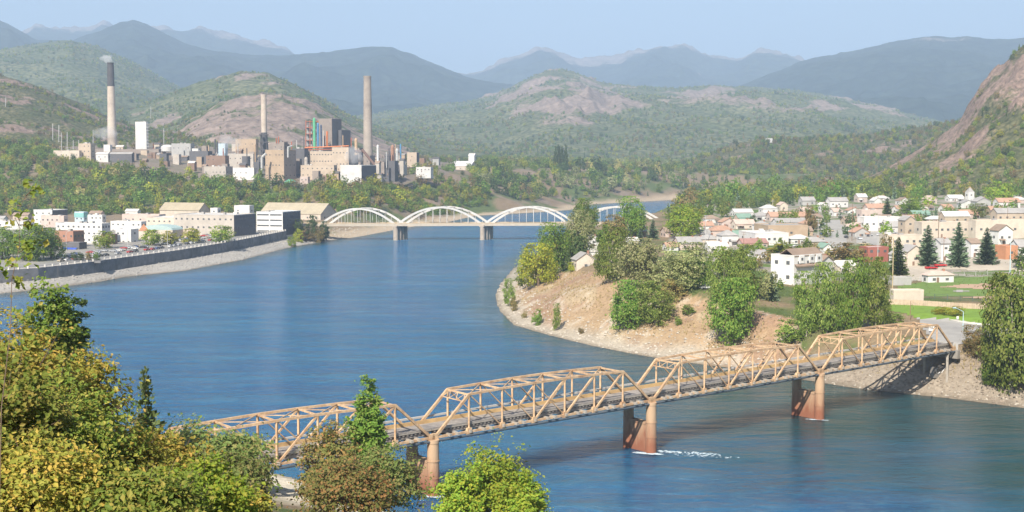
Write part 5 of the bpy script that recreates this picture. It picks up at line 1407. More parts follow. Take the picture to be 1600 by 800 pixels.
def leaf_quads(P, Nn, size, rs, aspect=.6):
    """diamond leaves at points P with normals Nn"""
    n = len(P)
    Nn = Nn / (np.linalg.norm(Nn, axis=1, keepdims=True) + 1e-9)
    r = rs.normal(size=(n, 3)); a = np.cross(Nn, r); a /= np.linalg.norm(a, axis=1, keepdims=True) + 1e-9
    b = np.cross(Nn, a)
    s = (size * (.6 + .8 * rs.random(n)))[:, None]
    bend = Nn * s * .25
    V = np.stack([P - a * s - bend, P - b * s * aspect, P + a * s - bend, P + b * s * aspect], 1).reshape(-1, 3)
    return V, np.arange(4 * n).reshape(-1, 4)

SHAPES = dict(
    round=[(0, 0, .58, .42, .42, .40)],
    lobed=[(-.2, .05, .5, .27, .27, .26), (.2, -.05, .48, .26, .27, .24), (0, .1, .72, .28, .28, .26), (.05, -.18, .6, .26, .24, .26)],
    tall=[(0, 0, .45, .42, .42, .34), (.05, 0, .7, .34, .34, .28), (-.1, .1, .3, .4, .4, .22)],
    column=[(0, 0, .42, .42, .42, .36), (0, 0, .74, .28, .28, .26)],
    wide=[(-.26, 0, .52, .24, .3, .3), (.26, .05, .5, .24, .3, .3), (0, 0, .68, .34, .34, .3), (0, -.15, .4, .4, .3, .26)],
    shrub=[(-.18, 0, .38, .3, .34, .38), (.2, .05, .4, .28, .34, .36), (0, -.1, .55, .34, .34, .42)])
_tm = {}
def crown_arrays(shape, seed, nc, nl, leaf, spread):
    rs = np.random.default_rng(seed)
    E = np.array(SHAPES[shape])
    w = E[:, 3] * E[:, 4] * E[:, 5]; w /= w.sum()
    k = rs.choice(len(E), nc, p=w); e = E[k]
    d = rs.normal(size=(nc, 3)); d /= np.linalg.norm(d, axis=1, keepdims=True)
    rad = (.35 + .65 * rs.random(nc) ** .45) * (1 + .09 * rs.normal(size=nc))
    c = e[:, :3] + d * rad[:, None] * e[:, 3:]
    c[:, 2] = np.maximum(c[:, 2], .06)
    cr = spread * (.55 + .9 * rs.random(nc) ** 1.5)
    P = np.repeat(c, nl, 0) + rs.normal(size=(nc * nl, 3)) * np.repeat(cr, nl)[:, None] * np.array([1, 1, .75])
    lo_, hi_ = np.percentile(P, 2.5, axis=0), np.percentile(P, 97.5, axis=0)
    zlo = .02 if shape == 'shrub' else .10
    P[:, :2] = (P[:, :2] - (lo_ + hi_)[:2] / 2) / (hi_ - lo_)[:2] * .98
    P[:, 2] = zlo + (P[:, 2] - lo_[2]) / (hi_[2] - lo_[2]) * (.98 - zlo)
    ce = P.reshape(nc, nl, 3).mean(1); rc = np.hypot(ce[:, 0], ce[:, 1])
    f_ = np.where(rc > .40, (.40 + (rc - .40) * .4) / np.maximum(rc, 1e-6), 1) - 1
    P[:, :2] += np.repeat(ce[:, :2] * f_[:, None], nl, 0)
    P[:, 2] = np.clip(P[:, 2], 0, 1.02)
    out = np.repeat(d, nl, 0) * 1.1 + np.array([0, 0, .55]) + rs.normal(size=(nc * nl, 3)) * .55
    return leaf_quads(P, out, leaf, rs)

def trunk_mesh(name, seed, m, shape, limbs=6):
    r = random.Random(seed); b = MB()
    top = .62
    pts = [Vector((0, 0, -.04)), Vector((r.uniform(-.02, .02), r.uniform(-.02, .02), .22)), Vector((r.uniform(-.05, .05), r.uniform(-.05, .05), .45)), Vector((r.uniform(-.06, .06), 0, .78))]
    rad = [.035, .026, .018, .006]
    for i in range(3): b.cyl(pts[i], pts[i + 1], rad[i], rad[i + 1], n=7)
    for i in range(limbs):
        t = r.uniform(.2, .6); a = r.uniform(0, 6.283)
        p = pts[1].lerp(pts[2], (t - .2) / .4); L = r.uniform(.2, .36)
        q = p + Vector((math.cos(a) * L * .8, math.sin(a) * L * .8, L * .85))
        b.cyl(p, q, .013, .004, n=5)
    return b.mesh(name, m)

def conifer_arrays(seed, levels, nb, seg, wid, slim=1.0):
    rs = np.random.default_rng(seed)
    V = []; 
    for i in range(levels):
        z = .06 + .92 * (i / levels) ** .95
        R = .5 * slim * (1 - z) ** .72 * (.86 + .22 * rs.random()) + .012
        n = max(4, int(nb * (.35 + .65 * (1 - z))))
        a0 = rs.random() * 6.28
        for j in range(n):
            a = a0 + 6.283 * j / n + rs.normal() * .15
            r = R * (.75 + .45 * rs.random()); zz = z + rs.normal() * .012
            ca, sa = math.cos(a), math.sin(a)
            for s in range(seg):
                f0, f1 = .08 + .92 * s / seg, .08 + .92 * (s + 1) / seg
                w0 = wid * (1 - .55 * f0) * (.6 + .6 * (1 - z)); w1 = wid * (1 - .75 * f1) * (.6 + .6 * (1 - z))
                dz = lambda f: zz - .09 * r / .5 * f + .05 * f * f * (r / .5)
                tl = rs.normal() * .35 * w0
                V.append([(ca * r * f0 - sa * w0, sa * r * f0 + ca * w0, dz(f0) - tl - w0 * .35), (ca * r * f0 + sa * w0, sa * r * f0 - ca * w0, dz(f0) + tl - w0 * .35), (ca * r * f1 + sa * w1, sa * r * f1 - ca * w1, dz(f1) + tl), (ca * r * f1 - sa * w1, sa * r * f1 + ca * w1, dz(f1) - tl)])
    V = np.array(V).reshape(-1, 3)
    V[:, :2] *= .5 / np.percentile(np.hypot(V[:, 0], V[:, 1]), 97)
    return V, np.arange(len(V)).reshape(-1, 4)

def tree_meshes(shape, leaf, lod, seed):
    key = (shape, leaf, lod, seed)
    if key in _tm: return _tm[key]
    if shape == 'conifer':
        if lod == 'hi': V, F = conifer_arrays(seed, 30, 18, 3, .055)
        elif lod == 'mid': V, F = conifer_arrays(seed, 22, 13, 2, .075)
        else: V, F = conifer_arrays(seed, 12, 8, 1, .11)
        b = MB(); b.cyl((0, 0, -.03), (0, 0, .9), .022, .004, n=6)
    else:
        if lod == 'hi': V, F = crown_arrays(shape, seed, 200, 34, .023, .046)
        elif lod == 'mid': V, F = crown_arrays(shape, seed, 90, 20, .040, .05)
        else: V, F = crown_arrays(shape, seed, 60, 5, .08, .055)
        b = None
    cm = np_mesh('crown', V, F, LEAF[leaf])
    if b is None: tmesh = trunk_mesh('trunk', seed, bark_pale if leaf in ('cotton', 'willow') else bark, shape, 3 if lod == 'low' else 7)
    else: tmesh = b.mesh('trunk', bark)
    _tm[key] = (cm, tmesh)
    return _tm[key]

def joined(shape, leaf, seed, lod='low'):
    """one light mesh, crown and trunk together, for trees a few pixels high"""
    key = ('j', shape, leaf, seed, lod)
    if key in _tm: return _tm[key]
    cm, tmh = tree_meshes(shape, leaf, lod, seed)
    V = np.empty(len(cm.vertices) * 3, np.float32); cm.vertices.foreach_get('co', V); V = V.reshape(-1, 3)
    F = np.arange(len(V)).reshape(-1, 4)
    h = .66 if shape != 'conifer' else .3
    q = .02
    TV = np.array([(-q, -q, -.05), (q, -q, -.05), (q, q, -.05), (-q, q, -.05), (-q * .4, -q * .4, h), (q * .4, -q * .4, h), (q * .4, q * .4, h), (-q * .4, q * .4, h)], np.float32)
    TF = np.array([(0, 1, 5, 4), (1, 2, 6, 5), (2, 3, 7, 6), (3, 0, 4, 7)]) + len(V)
    me = np_mesh('tree', np.concatenate([V, TV]), np.concatenate([F, TF]), [LEAF[leaf], bark], False, [0] * len(F) + [1] * 4)
    _tm[key] = me
    return me

def tree(name, label, x, y, z, h, w, shape, leaf, lod='mid', seed=None, group=None, cat='tree', parts=True):
    seed = random.randint(1, 4) if seed is None else seed
    rz = random.random() * 6.28
    if not parts:
        o = obj(name, joined(shape, leaf, seed)); o.location = (x, y, z); o.rotation_euler = (0, 0, rz); o.scale = (w, w, h)
        return tag(o, label, cat, group)
    e = empty(name, (x, y, z), rz, label, cat, group)
    e.scale = (w, w, h)
    cm, tm_ = tree_meshes(shape, leaf, lod, seed)
    obj('trunk', tm_, e); obj('crown', cm, e)
    return e

def tpx(name, label, px, base, top, wpx, shape, leaf, lod='mid', seed=None, Y=None, group=None, cat='tree', sink=0.0):
    if Y is None: x, Y, z = hit(px, base, 150)
    else: x, _ = PT(px, Y, base); z = float(Hq(x, Y))
    zt = ZAT(px, top, Y)
    if Y < 260: x = ray(px, (top + base) / 2)[0] * Y
    return tree(name, label, x, Y, z - sink, max(1.0, zt - z + sink), wpx * Y / FPX, shape, leaf, lod, seed, group, cat)

T = tpx
# promontory and riverside trees one can tell apart
T('broadleaf_tree', 'yellow green willow at the tip of the bare bank, nearest the river', 841, 447, 381, 58, 'wide', 'lime', 'hi', 1)
T('broadleaf_tree', 'slim green tree at the left edge of the promontory grove', 822, 450, 402, 30, 'tall', 'cotton', 'mid', 2)
T('broadleaf_tree', 'tall green tree behind the yellow green willow on the promontory', 866, 428, 350, 50, 'lobed', 'green', 'hi', 2)
T('broadleaf_tree', 'grey green round willow in the promontory grove left of the white houses', 906, 405, 330, 46, 'round', 'willow', 'hi', 3)
T('broadleaf_tree', 'dark green tree under the grey green willow of the promontory', 895, 418, 362, 46, 'lobed', 'dark', 'mid', 1)
T('broadleaf_tree', 'tall dark green tree in front of the third arch of the white bridge', 918, 372, 311, 42, 'lobed', 'green', 'hi', 4)
T('broadleaf_tree', 'broad dark green tree hiding the right end of the white bridge', 986, 372, 308, 46, 'lobed', 'green', 'hi', 1)
T('broadleaf_tree', 'brownish bushy tree between the two tall trees at the white bridge', 960, 375, 336, 36, 'round', 'scrub', 'mid', 2)
T('broadleaf_tree', 'small green tree beside the narrow white house on the promontory', 942, 398, 352, 26, 'lobed', 'green', 'mid', 3)
T('broadleaf_tree', 'dark cottonwood right of the porch bungalow on the bare bank', 956, 440, 357, 52, 'tall', 'cotton', 'hi', 3)
T('broadleaf_tree', 'wide pale willow spreading over the top of the bare bank, left crown', 1002, 456, 374, 82, 'wide', 'willow', 'hi', 2)
T('broadleaf_tree', 'wide pale willow spreading over the top of the bare bank, right crown', 1064, 452, 380, 86, 'wide', 'willow', 'hi', 4)
T('broadleaf_tree', 'dark leafy tree on the lawn under the pale willows', 1085, 450, 402, 52, 'round', 'green', 'hi', 1)
T('shrub', 'large green bush hanging down the bare bank, left part', 985, 512, 438, 62, 'shrub', 'green', 'hi', 1, cat='bush')
T('shrub', 'large green bush hanging down the bare bank, right part', 1024, 505, 440, 60, 'shrub', 'cotton', 'hi', 2, cat='bush')
T('shrub', 'brownish bush on the bank edge right of the large green bush', 1052, 470, 436, 40, 'shrub', 'scrub', 'mid', 3, cat='bush')
T('broadleaf_tree', 'tall bright green maple standing above the right town roofs', 1068, 373, 320, 56, 'round', 'bright', 'hi', 2)
T('conifer', 'small dark spruce by the houses near the white bridge end', 1020, 374, 341, 20, 'conifer', 'spruce', 'mid', 1)
T('conifer', 'tiny spruce left of the small dark spruce near the white bridge', 1000, 378, 356, 13, 'conifer', 'spruce', 'mid', 2)
T('broadleaf_tree', 'tall cottonwood on the bank between willows and white house, left crown', 1130, 470, 388, 52, 'lobed', 'cotton', 'hi', 2)
T('broadleaf_tree', 'tall cottonwood on the bank between willows and white house, right crown', 1160, 470, 384, 48, 'tall', 'cotton', 'hi', 4)
T('broadleaf_tree', 'big leafy cottonwood low on the bank above the third truss span', 1142, 536, 436, 74, 'lobed', 'green', 'hi', 3)
T('broadleaf_tree', 'grey green tree left of the large white house', 1196, 468, 422, 34, 'round', 'willow', 'mid', 1)
T('conifer', 'small blue spruce at the foot of the large white house', 1205, 470, 426, 24, 'conifer', 'spruce', 'mid', 1)
T('shrub', 'dense yellow green hedge tree above the large white house', 1232, 400, 379, 62, 'shrub', 'lime', 'mid', 1, cat='bush')
T('broadleaf_tree', 'olive tree right of the large white house', 1322, 416, 380, 54, 'lobed', 'scrub', 'mid', 2)
T('broadleaf_tree', 'leftmost tall cottonwood of the clump behind the fourth truss span', 1260, 525, 426, 42, 'tall', 'cotton', 'hi', 1)
T('broadleaf_tree', 'second cottonwood of the clump behind the fourth truss span', 1292, 522, 412, 46, 'tall', 'cotton', 'hi', 3)
T('broadleaf_tree', 'third and broad cottonwood of the clump behind the fourth truss span', 1332, 524, 406, 50, 'tall', 'green', 'hi', 2)
T('broadleaf_tree', 'rightmost cottonwood of the clump behind the fourth truss span', 1369, 514, 404, 46, 'tall', 'cotton', 'hi', 4)
T('shrub', 'low bush beneath the right side of the cottonwood clump', 1392, 508, 488, 42, 'shrub', 'cotton', 'mid', 2, cat='bush')
T('shrub', 'green brush at the foot of the cottonwood clump on the left', 1236, 536, 500, 46, 'shrub', 'cotton', 'mid', 4, cat='bush')
T('broadleaf_tree', 'huge cottonwood at the right frame edge below the ball field', 1578, 612, 432, 92, 'tall', 'cotton', 'hi', 3)
T('broadleaf_tree', 'tall cottonwood cut by the right frame edge', 1622, 596, 402, 90, 'lobed', 'cotton', 'hi', 2)
T('shrub', 'rounded bush at the road bend beside the bridge end', 1528, 556, 510, 46, 'shrub', 'scrub', 'hi', 1, cat='bush')
T('shrub', 'green bush under the huge cottonwood at right', 1560, 600, 548, 50, 'shrub', 'green', 'hi', 3, cat='bush')
for px, b_, t_, w, lb in ((1449, 415, 349, 33, 'first and bushiest of three big blue spruces by the ball field'), (1497, 416, 344, 32, 'middle of three big blue spruces by the ball field'), (1541, 413, 354, 34, 'rightmost of three big blue spruces by the ball field'), (1403, 430, 368, 32, 'dark spruce by the grey bungalow left of the big blue spruces')):
    T('conifer', lb, px, b_, t_, w, 'conifer', 'spruce' if px != 1403 else 'pine', 'hi', 1 + px % 3)
T('shrub', 'low spreading juniper left on the bright lawn', 1466, 491, 479, 20, 'shrub', 'lime', 'mid', 1, cat='bush')
T('shrub', 'low spreading juniper right on the bright lawn', 1490, 493, 479, 32, 'shrub', 'lime', 'mid', 2, cat='bush')
for i, (px, b_, t_, w, lf, lb) in enumerate(((839, 508, 484, 16, 'green', 'round green shrub low on the bare bank'), (870, 516, 474, 13, 'cotton', 'thin sapling low on the bare bank right of the round shrub'), (796, 478, 436, 20, 'cotton', 'upright shrub at the river edge on the bank tip'), (803, 486, 464, 12, 'scrub', 'small scrub below the upright shrub on the bank tip'), (819, 497, 486, 10, 'scrub', 'tiny dry scrub on the shingle of the bank tip'), (908, 521, 512, 10, 'scrub', 'tiny shrub near the waterline in the middle of the bare bank'), (1076, 492, 476, 22, 'green', 'grey green bush by the pale stones high on the bare bank'), (1060, 508, 494, 12, 'green', 'small bush beside the pale stone chute on the bare bank'), (894, 424, 410, 14, 'lime', 'yellow green shrub before the porch bungalow'), (850, 437, 416, 16, 'spruce', 'grey green shrub below the yellow green willow'))):
    T('shrub', lb, px, b_, t_, w, 'shrub' if i != 1 else 'tall', lf, 'mid', 1 + i % 4, cat='bush')
# left bank street trees
T('broadleaf_tree', 'small round street tree in front of the white hotel', 163, 388, 361, 32, 'round', 'bright', 'mid', 1)
T('broadleaf_tree', 'round street tree left of the curved roof row', 237, 383, 359, 33, 'round', 'bright', 'mid', 2)
T('broadleaf_tree', 'thin pale street tree in front of the curved roof row', 266, 382, 361, 26, 'round', 'lime', 'mid', 3)
T('broadleaf_tree', 'yellow green street tree beside the grey office block', 298, 380, 357, 30, 'lobed', 'lime', 'mid', 4)
T('broadleaf_tree', 'largest round street tree before the grey office block', 347, 379, 353, 37, 'round', 'bright', 'mid', 2)
T('broadleaf_tree', 'leafy quay tree just left of the brick corner building', 80, 404, 357, 46, 'lobed', 'green', 'hi', 1)
T('broadleaf_tree', 'broad quay tree at the left of town behind the branch tips', 46, 407, 354, 66, 'lobed', 'green', 'hi', 3)
T('broadleaf_tree', 'quay tree at the left frame edge', 4, 405, 356, 56, 'round', 'green', 'hi', 2)
for i, (px, b_, t_, w, lf, lb) in enumerate(((468, 372, 343, 17, 'dark', 'dark slim tree at the river end of the pale office block'), (487, 372, 337, 20, 'dark', 'tallest dark tree at the left end of the arch bridge'), (506, 370, 346, 18, 'dark', 'dark shrub under the left end of the arch bridge'), (466, 376, 358, 16, 'lime', 'yellow green shrub at the end of the river wall'), (478, 374, 360, 26, 'scrub', 'grey green bush at the end of the river wall'), (497, 372, 356, 20, 'scrub', 'low bush nearest the arch bridge on the left bank'), (456, 379, 370, 14, 'bright', 'low green plant on the shingle below the river wall end'))):
    T('shrub' if i > 2 else 'broadleaf_tree', lb, px, b_, t_, w, 'shrub' if i > 2 else 'tall', lf, 'mid', 1 + i % 4, Y=(948, 952, 956, 930, 944, 950, 900)[i], cat='bush' if i > 2 else 'tree')

# woods in view, tree by tree where they show largest
ORD = ['first', 'second', 'third', 'fourth', 'fifth', 'sixth', 'seventh', 'eighth', 'ninth', 'tenth', 'eleventh', 'twelfth', 'thirteenth', 'fourteenth', 'fifteenth', 'sixteenth']
NUM = ['zero', 'one', 'two', 'three', 'four', 'five', 'six', 'seven', 'eight', 'nine', 'ten', 'eleven', 'twelve', 'thirteen', 'fourteen', 'fifteen', 'sixteen']
def rank_labels(items):                      # items: (object, base label, px); alike neighbours are told apart by their order
    by = {}
    for o, lb, px in items: by.setdefault(lb, []).append((px, o))
    for lb, L_ in by.items():
        L_.sort(key=lambda t: t[0]); n = len(L_)
        for i, (px, o) in enumerate(L_):
            o['label'] = lb if n == 1 else lb + (', left one of two' if i == 0 else ', right one of two') if n == 2 else lb + ', %s of %s from left' % (ORD[min(i, 15)], NUM[min(n, 16)])
_it = [c for c in CLUTTER if len(c) == 3]
for c in CLUTTER:
    if len(c) == 8:
        _, _, px, pt, pb, Yp, w_, i = c
        o = column_thing('stack', 'x', px, pt, pb, Yp, w_, (galv, chim_d, MATS['tan_stack'], red_p)[i % 4])
        _it.append((o, 'thin %s vent stack ' % ('grey', 'black', 'tan', 'red')[i % 4] + ('in the left half of the plant' if px < 345 else 'left of the big beige hall' if px < 415 else 'about the pipe frame' if px < 545 else 'at the right end of the plant'), px))
rank_labels(_it)
rank_labels(FILL)
KINDS = {'green': 'green tree', 'cotton': 'grey green cottonwood', 'dark': 'dark leafy tree', 'lime': 'yellow green tree', 'scrub': 'dry brownish bush', 'willow': 'pale willow', 'pine': 'dark pine', 'spruce': 'blue green spruce', 'bright': 'bright green tree', 'pale': 'pale autumn tree', 'olive': 'olive tree'}
def scatter(poly, n, kinds, hpx, group, marks, seed, lod='low', minsep=7):
    r = random.Random(seed); xs = [p[0] for p in poly]; ys = [p[1] for p in poly]; got = []; tries = 0; out = []
    while len(got) < n and tries < n * 60:
        tries += 1
        px = r.uniform(min(xs), max(xs)); py = r.uniform(min(ys), max(ys))
        if not inpoly(np.array(px), np.array(py), poly): continue
        if any((px - a) ** 2 + ((py - b) * 2.2) ** 2 < minsep ** 2 for a, b in got): continue
        got.append((px, py))
        x, Y, z = hit(px, py)
        if z < .6: continue
        shape, leaf, k = r.choices(kinds, [q[2] for q in kinds])[0]
        h = r.uniform(*hpx) * Y / FPX
        wd = h * (r.uniform(.34, .46) if shape == 'conifer' else r.uniform(.62, .95) if shape not in ('tall', 'column') else r.uniform(.4, .55))
        nm = 'conifer' if shape == 'conifer' else ('shrub' if shape == 'shrub' else 'broadleaf_tree')
        kd = KINDS[leaf] if not (shape == 'shrub' and leaf != 'scrub') else 'green shrub'
        o = tree(nm, kd, x, Y, z - .3, h, wd, shape, leaf, lod, r.randint(1, 4), kd + 's ' + group, 'bush' if nm == 'shrub' else 'tree', parts=False)
        mk = next(t for lim, t in marks if px < lim)
        out.append((o, kd + ' ' + mk, px))
    rank_labels(out)
MIX = [('lobed', 'green', 4), ('tall', 'cotton', 3), ('round', 'dark', 2), ('round', 'lime', 2), ('shrub', 'scrub', 2), ('round', 'willow', 1), ('conifer', 'pine', 2)]
scatter([(120, 268), (260, 262), (330, 292), (400, 284), (470, 300), (455, 326), (300, 322), (110, 334)], 58, [('lobed', 'green', 5), ('tall', 'cotton', 4), ('lobed', 'lime', 2), ('round', 'dark', 2), ('tall', 'lime', 1), ('round', 'pale', .4)], (14, 26), 'on the slope below the smelter', [(170, 'on the slope under the cream warehouse'), (215, 'on the slope under the dark topped chimney'), (260, 'on the slope under the white tower'), (320, 'on the slope under the black shed'), (372, 'on the slope under the pilastered block'), (900, 'on the slope under the big beige hall')], 1, minsep=11)
scatter([(-10, 262), (120, 256), (150, 300), (100, 334), (-10, 336)], 26, MIX, (10, 20), 'on the left slope behind the town', [(40, 'on the left slope at the frame edge'), (80, 'on the left slope behind the dark winged block'), (900, 'on the left slope above the teal tower')], 2, minsep=10)
scatter([(470, 292), (590, 296), (640, 322), (600, 330), (480, 318)], 26, [('lobed', 'green', 3), ('tall', 'cotton', 3), ('shrub', 'scrub', 2), ('round', 'dark', 1), ('round', 'lime', 2)], (14, 27), 'on the bank below the smelter halls', [(520, 'above the long tan roofed hall'), (575, 'under the white fronted smelter shed'), (900, 'on the bank above the first arch')], 3, minsep=9)
scatter([(600, 268), (700, 262), (760, 292), (740, 322), (660, 312), (615, 286)], 34, [('lobed', 'green', 3), ('shrub', 'scrub', 2), ('round', 'lime', 3), ('tall', 'cotton', 2), ('shrub', 'cotton', 2)], (8, 19), 'on the bare slope right of the smelter', [(660, 'on the bare slope right of the smelter'), (705, 'on the bare slope above the second arch'), (900, 'on the slope under the white roofed shed')], 4, minsep=10)
scatter([(740, 268), (860, 262), (1080, 266), (1085, 302), (930, 308), (800, 312), (740, 304)], 66, [('lobed', 'green', 4), ('tall', 'cotton', 3), ('conifer', 'pine', 4), ('round', 'willow', 1), ('round', 'dark', 2), ('tall', 'pale', 1)], (14, 25), 'on the wooded far bank behind the arch bridge', [(790, 'on far bank above second arch'), (840, 'on far bank left of third arch top'), (890, 'on far bank right of third arch top'), (950, 'on far bank above the tall promontory tree'), (1010, 'on far bank above the fourth arch'), (2000, 'on far bank right of the fourth arch')], 5, minsep=9)
scatter([(1045, 322), (1120, 302), (1330, 300), (1600, 294), (1600, 312), (1340, 318), (1170, 326), (1120, 352), (1050, 345)], 72, [('lobed', 'green', 4), ('conifer', 'pine', 5), ('tall', 'cotton', 3), ('round', 'lime', 1), ('round', 'scrub', 1), ('conifer', 'spruce', 2)], (18, 34), 'at the wood edge behind the right town', [(1110, 'at wood edge by the bright maple'), (1170, 'at wood edge above the pale long roof'), (1240, 'at wood edge left of the grey gables'), (1300, 'at wood edge above the main street'), (1380, 'at wood edge above the pinkish house'), (1450, 'at wood edge behind the supermarket'), (1520, 'at wood edge by the church'), (2000, 'at wood edge by the right frame edge')], 6, minsep=11)
scatter([(1170, 345), (1300, 330), (1590, 325), (1590, 345), (1420, 366), (1300, 372), (1180, 372)], 58, [('round', 'green', 4), ('conifer', 'spruce', 3), ('conifer', 'pine', 2), ('lobed', 'bright', 2), ('round', 'dark', 2)], (14, 26), 'standing among the houses of the right town', [(1240, 'among roofs left of the main street'), (1310, 'along the main street'), (1400, 'near the white supermarket'), (1500, 'above the long beige building'), (2000, 'near the blank beige building')], 7, minsep=11)
scatter([(1190, 390), (1290, 388), (1390, 392), (1380, 420), (1300, 432), (1200, 466), (1160, 450), (1110, 410)], 26, [('round', 'green', 3), ('lobed', 'cotton', 3), ('round', 'scrub', 2)], (18, 30), 'in the gardens above the riverside cottonwoods', [(1180, 'in gardens left of the large white house'), (1300, 'in gardens by the large white house'), (2000, 'in gardens above the riverside cottonwoods')], 8, minsep=16)
T('broadleaf_tree', 'broad bright green tree at the wood edge near the right frame edge', 1560, 322, 284, 40, 'round', 'bright', 'mid', 1)
T('broadleaf_tree', 'bright green tree in the middle of the upper right town', 1424, 338, 312, 38, 'lobed', 'green', 'mid', 2)
T('conifer', 'tall dark conifer left of the bright tree in the upper right town', 1386, 340, 308, 20, 'conifer', 'pine', 'mid', 3)
T('broadleaf_tree', 'dark purple brown tree left of the main street', 1267, 362, 322, 20, 'tall', 'scrub', 'mid', 3)
T('broadleaf_tree', 'olive round tree behind the blank beige building', 1529, 340, 318, 30, 'round', 'olive', 'mid', 3)
T('shrub', 'tall dark hedge at the right frame edge by the ball field', 1596, 420, 388, 28, 'shrub', 'dark', 'mid', 3, cat='bush')
for i, px in enumerate((868, 873, 878, 884)): T('poplar', ('leftmost', 'second', 'third', 'rightmost')[i] + ' dark columnar poplar in the row of four on the far plateau', px, 262, 229 - (i % 2) * 2, 7, 'column', 'dark', 'mid', 1 + i % 3, Y=2000, group='poplars in a row on the far plateau')

# everything farther off: woods that read as one mass
src = bpy.data.collections.new('tree_kinds')
LOWK = [('lobed', 'green'), ('tall', 'cotton'), ('round', 'dark'), ('conifer', 'pine'), ('conifer', 'spruce'), ('round', 'scrub'), ('round', 'lime'), ('round', 'willow')]
for i, (s_, l_) in enumerate(LOWK):
    o = bpy.data.objects.new('kind_%02d' % i, joined(s_, l_, 1 + i % 3)); src.objects.link(o)
def woods(name, P, h, idx, wr):
    me = bpy.data.meshes.new(name); me.vertices.add(len(P)); me.vertices.foreach_set('co', np.asarray(P, np.float32).ravel())
    for an_, ty, dat in (('h', 'FLOAT', h), ('w', 'FLOAT', wr), ('rz', 'FLOAT', rng.random(len(P)) * 6.28), ('kind_index', 'INT', idx)):
        a = me.attributes.new(an_, ty, 'POINT'); a.data.foreach_set('value', np.asarray(dat, np.int32 if ty == 'INT' else np.float32))
    o = obj(name, me); o['kind'] = 'stuff'
    g = bpy.data.node_groups.new('woods', 'GeometryNodeTree')
    g.interface.new_socket('Geometry', in_out='INPUT', socket_type='NodeSocketGeometry'); g.interface.new_socket('Geometry', in_out='OUTPUT', socket_type='NodeSocketGeometry')
    gi = g.nodes.new('NodeGroupInput'); go = g.nodes.new('NodeGroupOutput')
    ip = g.nodes.new('GeometryNodeInstanceOnPoints'); ci = g.nodes.new('GeometryNodeCollectionInfo')
    ci.inputs['Collection'].default_value = src; ci.inputs['Separate Children'].default_value = True; ci.inputs['Reset Children'].default_value = True
    ip.inputs['Pick Instance'].default_value = True
    def na(nm, ty):
        q = g.nodes.new('GeometryNodeInputNamedAttribute'); q.data_type = ty; q.inputs['Name'].default_value = nm; return q.outputs[0]
    cs = g.nodes.new('ShaderNodeCombineXYZ'); cr = g.nodes.new('ShaderNodeCombineXYZ')
    hh = na('h', 'FLOAT'); ww = na('w', 'FLOAT')
    g.links.new(ww, cs.inputs[0]); g.links.new(ww, cs.inputs[1]); g.links.new(hh, cs.inputs[2]); g.links.new(na('rz', 'FLOAT'), cr.inputs[2])
    g.links.new(gi.outputs[0], ip.inputs['Points']); g.links.new(ci.outputs[0], ip.inputs['Instance']); g.links.new(na('kind_index', 'INT'), ip.inputs['Instance Index'])
    g.links.new(cr.outputs[0], ip.inputs['Rotation']); g.links.new(cs.outputs[0], ip.inputs['Scale'])
    g.links.new(ip.outputs[0], go.inputs[0])
    o.modifiers.new('woods', 'NODES').node_group = g
    return o
def hill_woods(key, n, hr, weights, rock_lim=.5, tmax=1.0, pxr=(-60, 1660), clump=90, thr=.42, name='woods'):
    R = RIDGES[key]
    X, Y, Z, K, TT = (R[k] for k in 'XYZRT')
    i = rng.integers(0, X.shape[0] - 1, n * 6); j = rng.integers(0, X.shape[1] - 1, n * 6)
    f = rng.random(n * 6); g_ = rng.random(n * 6)
    mixv = lambda A: (A[i, j] * (1 - f) + A[i + 1, j] * f) * (1 - g_) + (A[i, j + 1] * (1 - f) + A[i + 1, j + 1] * f) * g_
    x, y, z, k, tt = (mixv(A) for A in (X, Y, Z, K, TT))
    px, py = proj(x, y, z)
    dn = fbm(x / clump, y / clump, 4, 5)
    ok = (tt <= tmax) & (px > pxr[0]) & (px < pxr[1]) & (k + (rng.random(len(k)) - .5) * .5 < rock_lim) & (dn + (rng.random(len(k)) - .5) * .2 > thr)
    # even density per ground area in view
    x, y, z = x[ok][:n], y[ok][:n], z[ok][:n]
    h = hr[0] + (hr[1] - hr[0]) * rng.random(len(x)) ** 1.4
    w = np.array(weights, float); idx = rng.choice(len(LOWK), len(x), p=w / w.sum())
    con = (idx == 3) | (idx == 4)
    wr = h * np.where(con, .38, .85) * (.8 + .4 * rng.random(len(x)))
    woods(name, np.stack([x, y, z - .4], 1), h, idx, wr)
hill_woods('left_slope', 2300, (2.5, 7.5), (5, 3, 2, 2, 1, 4, 3, 0), .50, thr=.46)
hill_woods('right_hill', 1100, (3, 9), (3, 3, 1, 6, 1, 3, 4, 0), .36, thr=.44)
hill_woods('right_mid', 3600, (5, 11), (3, 1, 2, 7, 2, 3, 2, 0), .46, thr=.40)
hill_woods('dome_hill', 3600, (5, 9), (4, 2, 2, 4, 1, 3, 3, 0), .42, thr=.45)
hill_woods('dome', 420, (3, 6), (2, 1, 2, 3, 1, 3, 1, 0), .55, thr=.52)
hill_woods('left_green', 7000, (6, 11), (5, 2, 2, 4, 1, 2, 4, 0), .45, thr=.45)
hill_woods('centre', 12000, (6, 12), (5, 2, 2, 4, 1, 3, 4, 1), .42, clump=160, thr=.42)
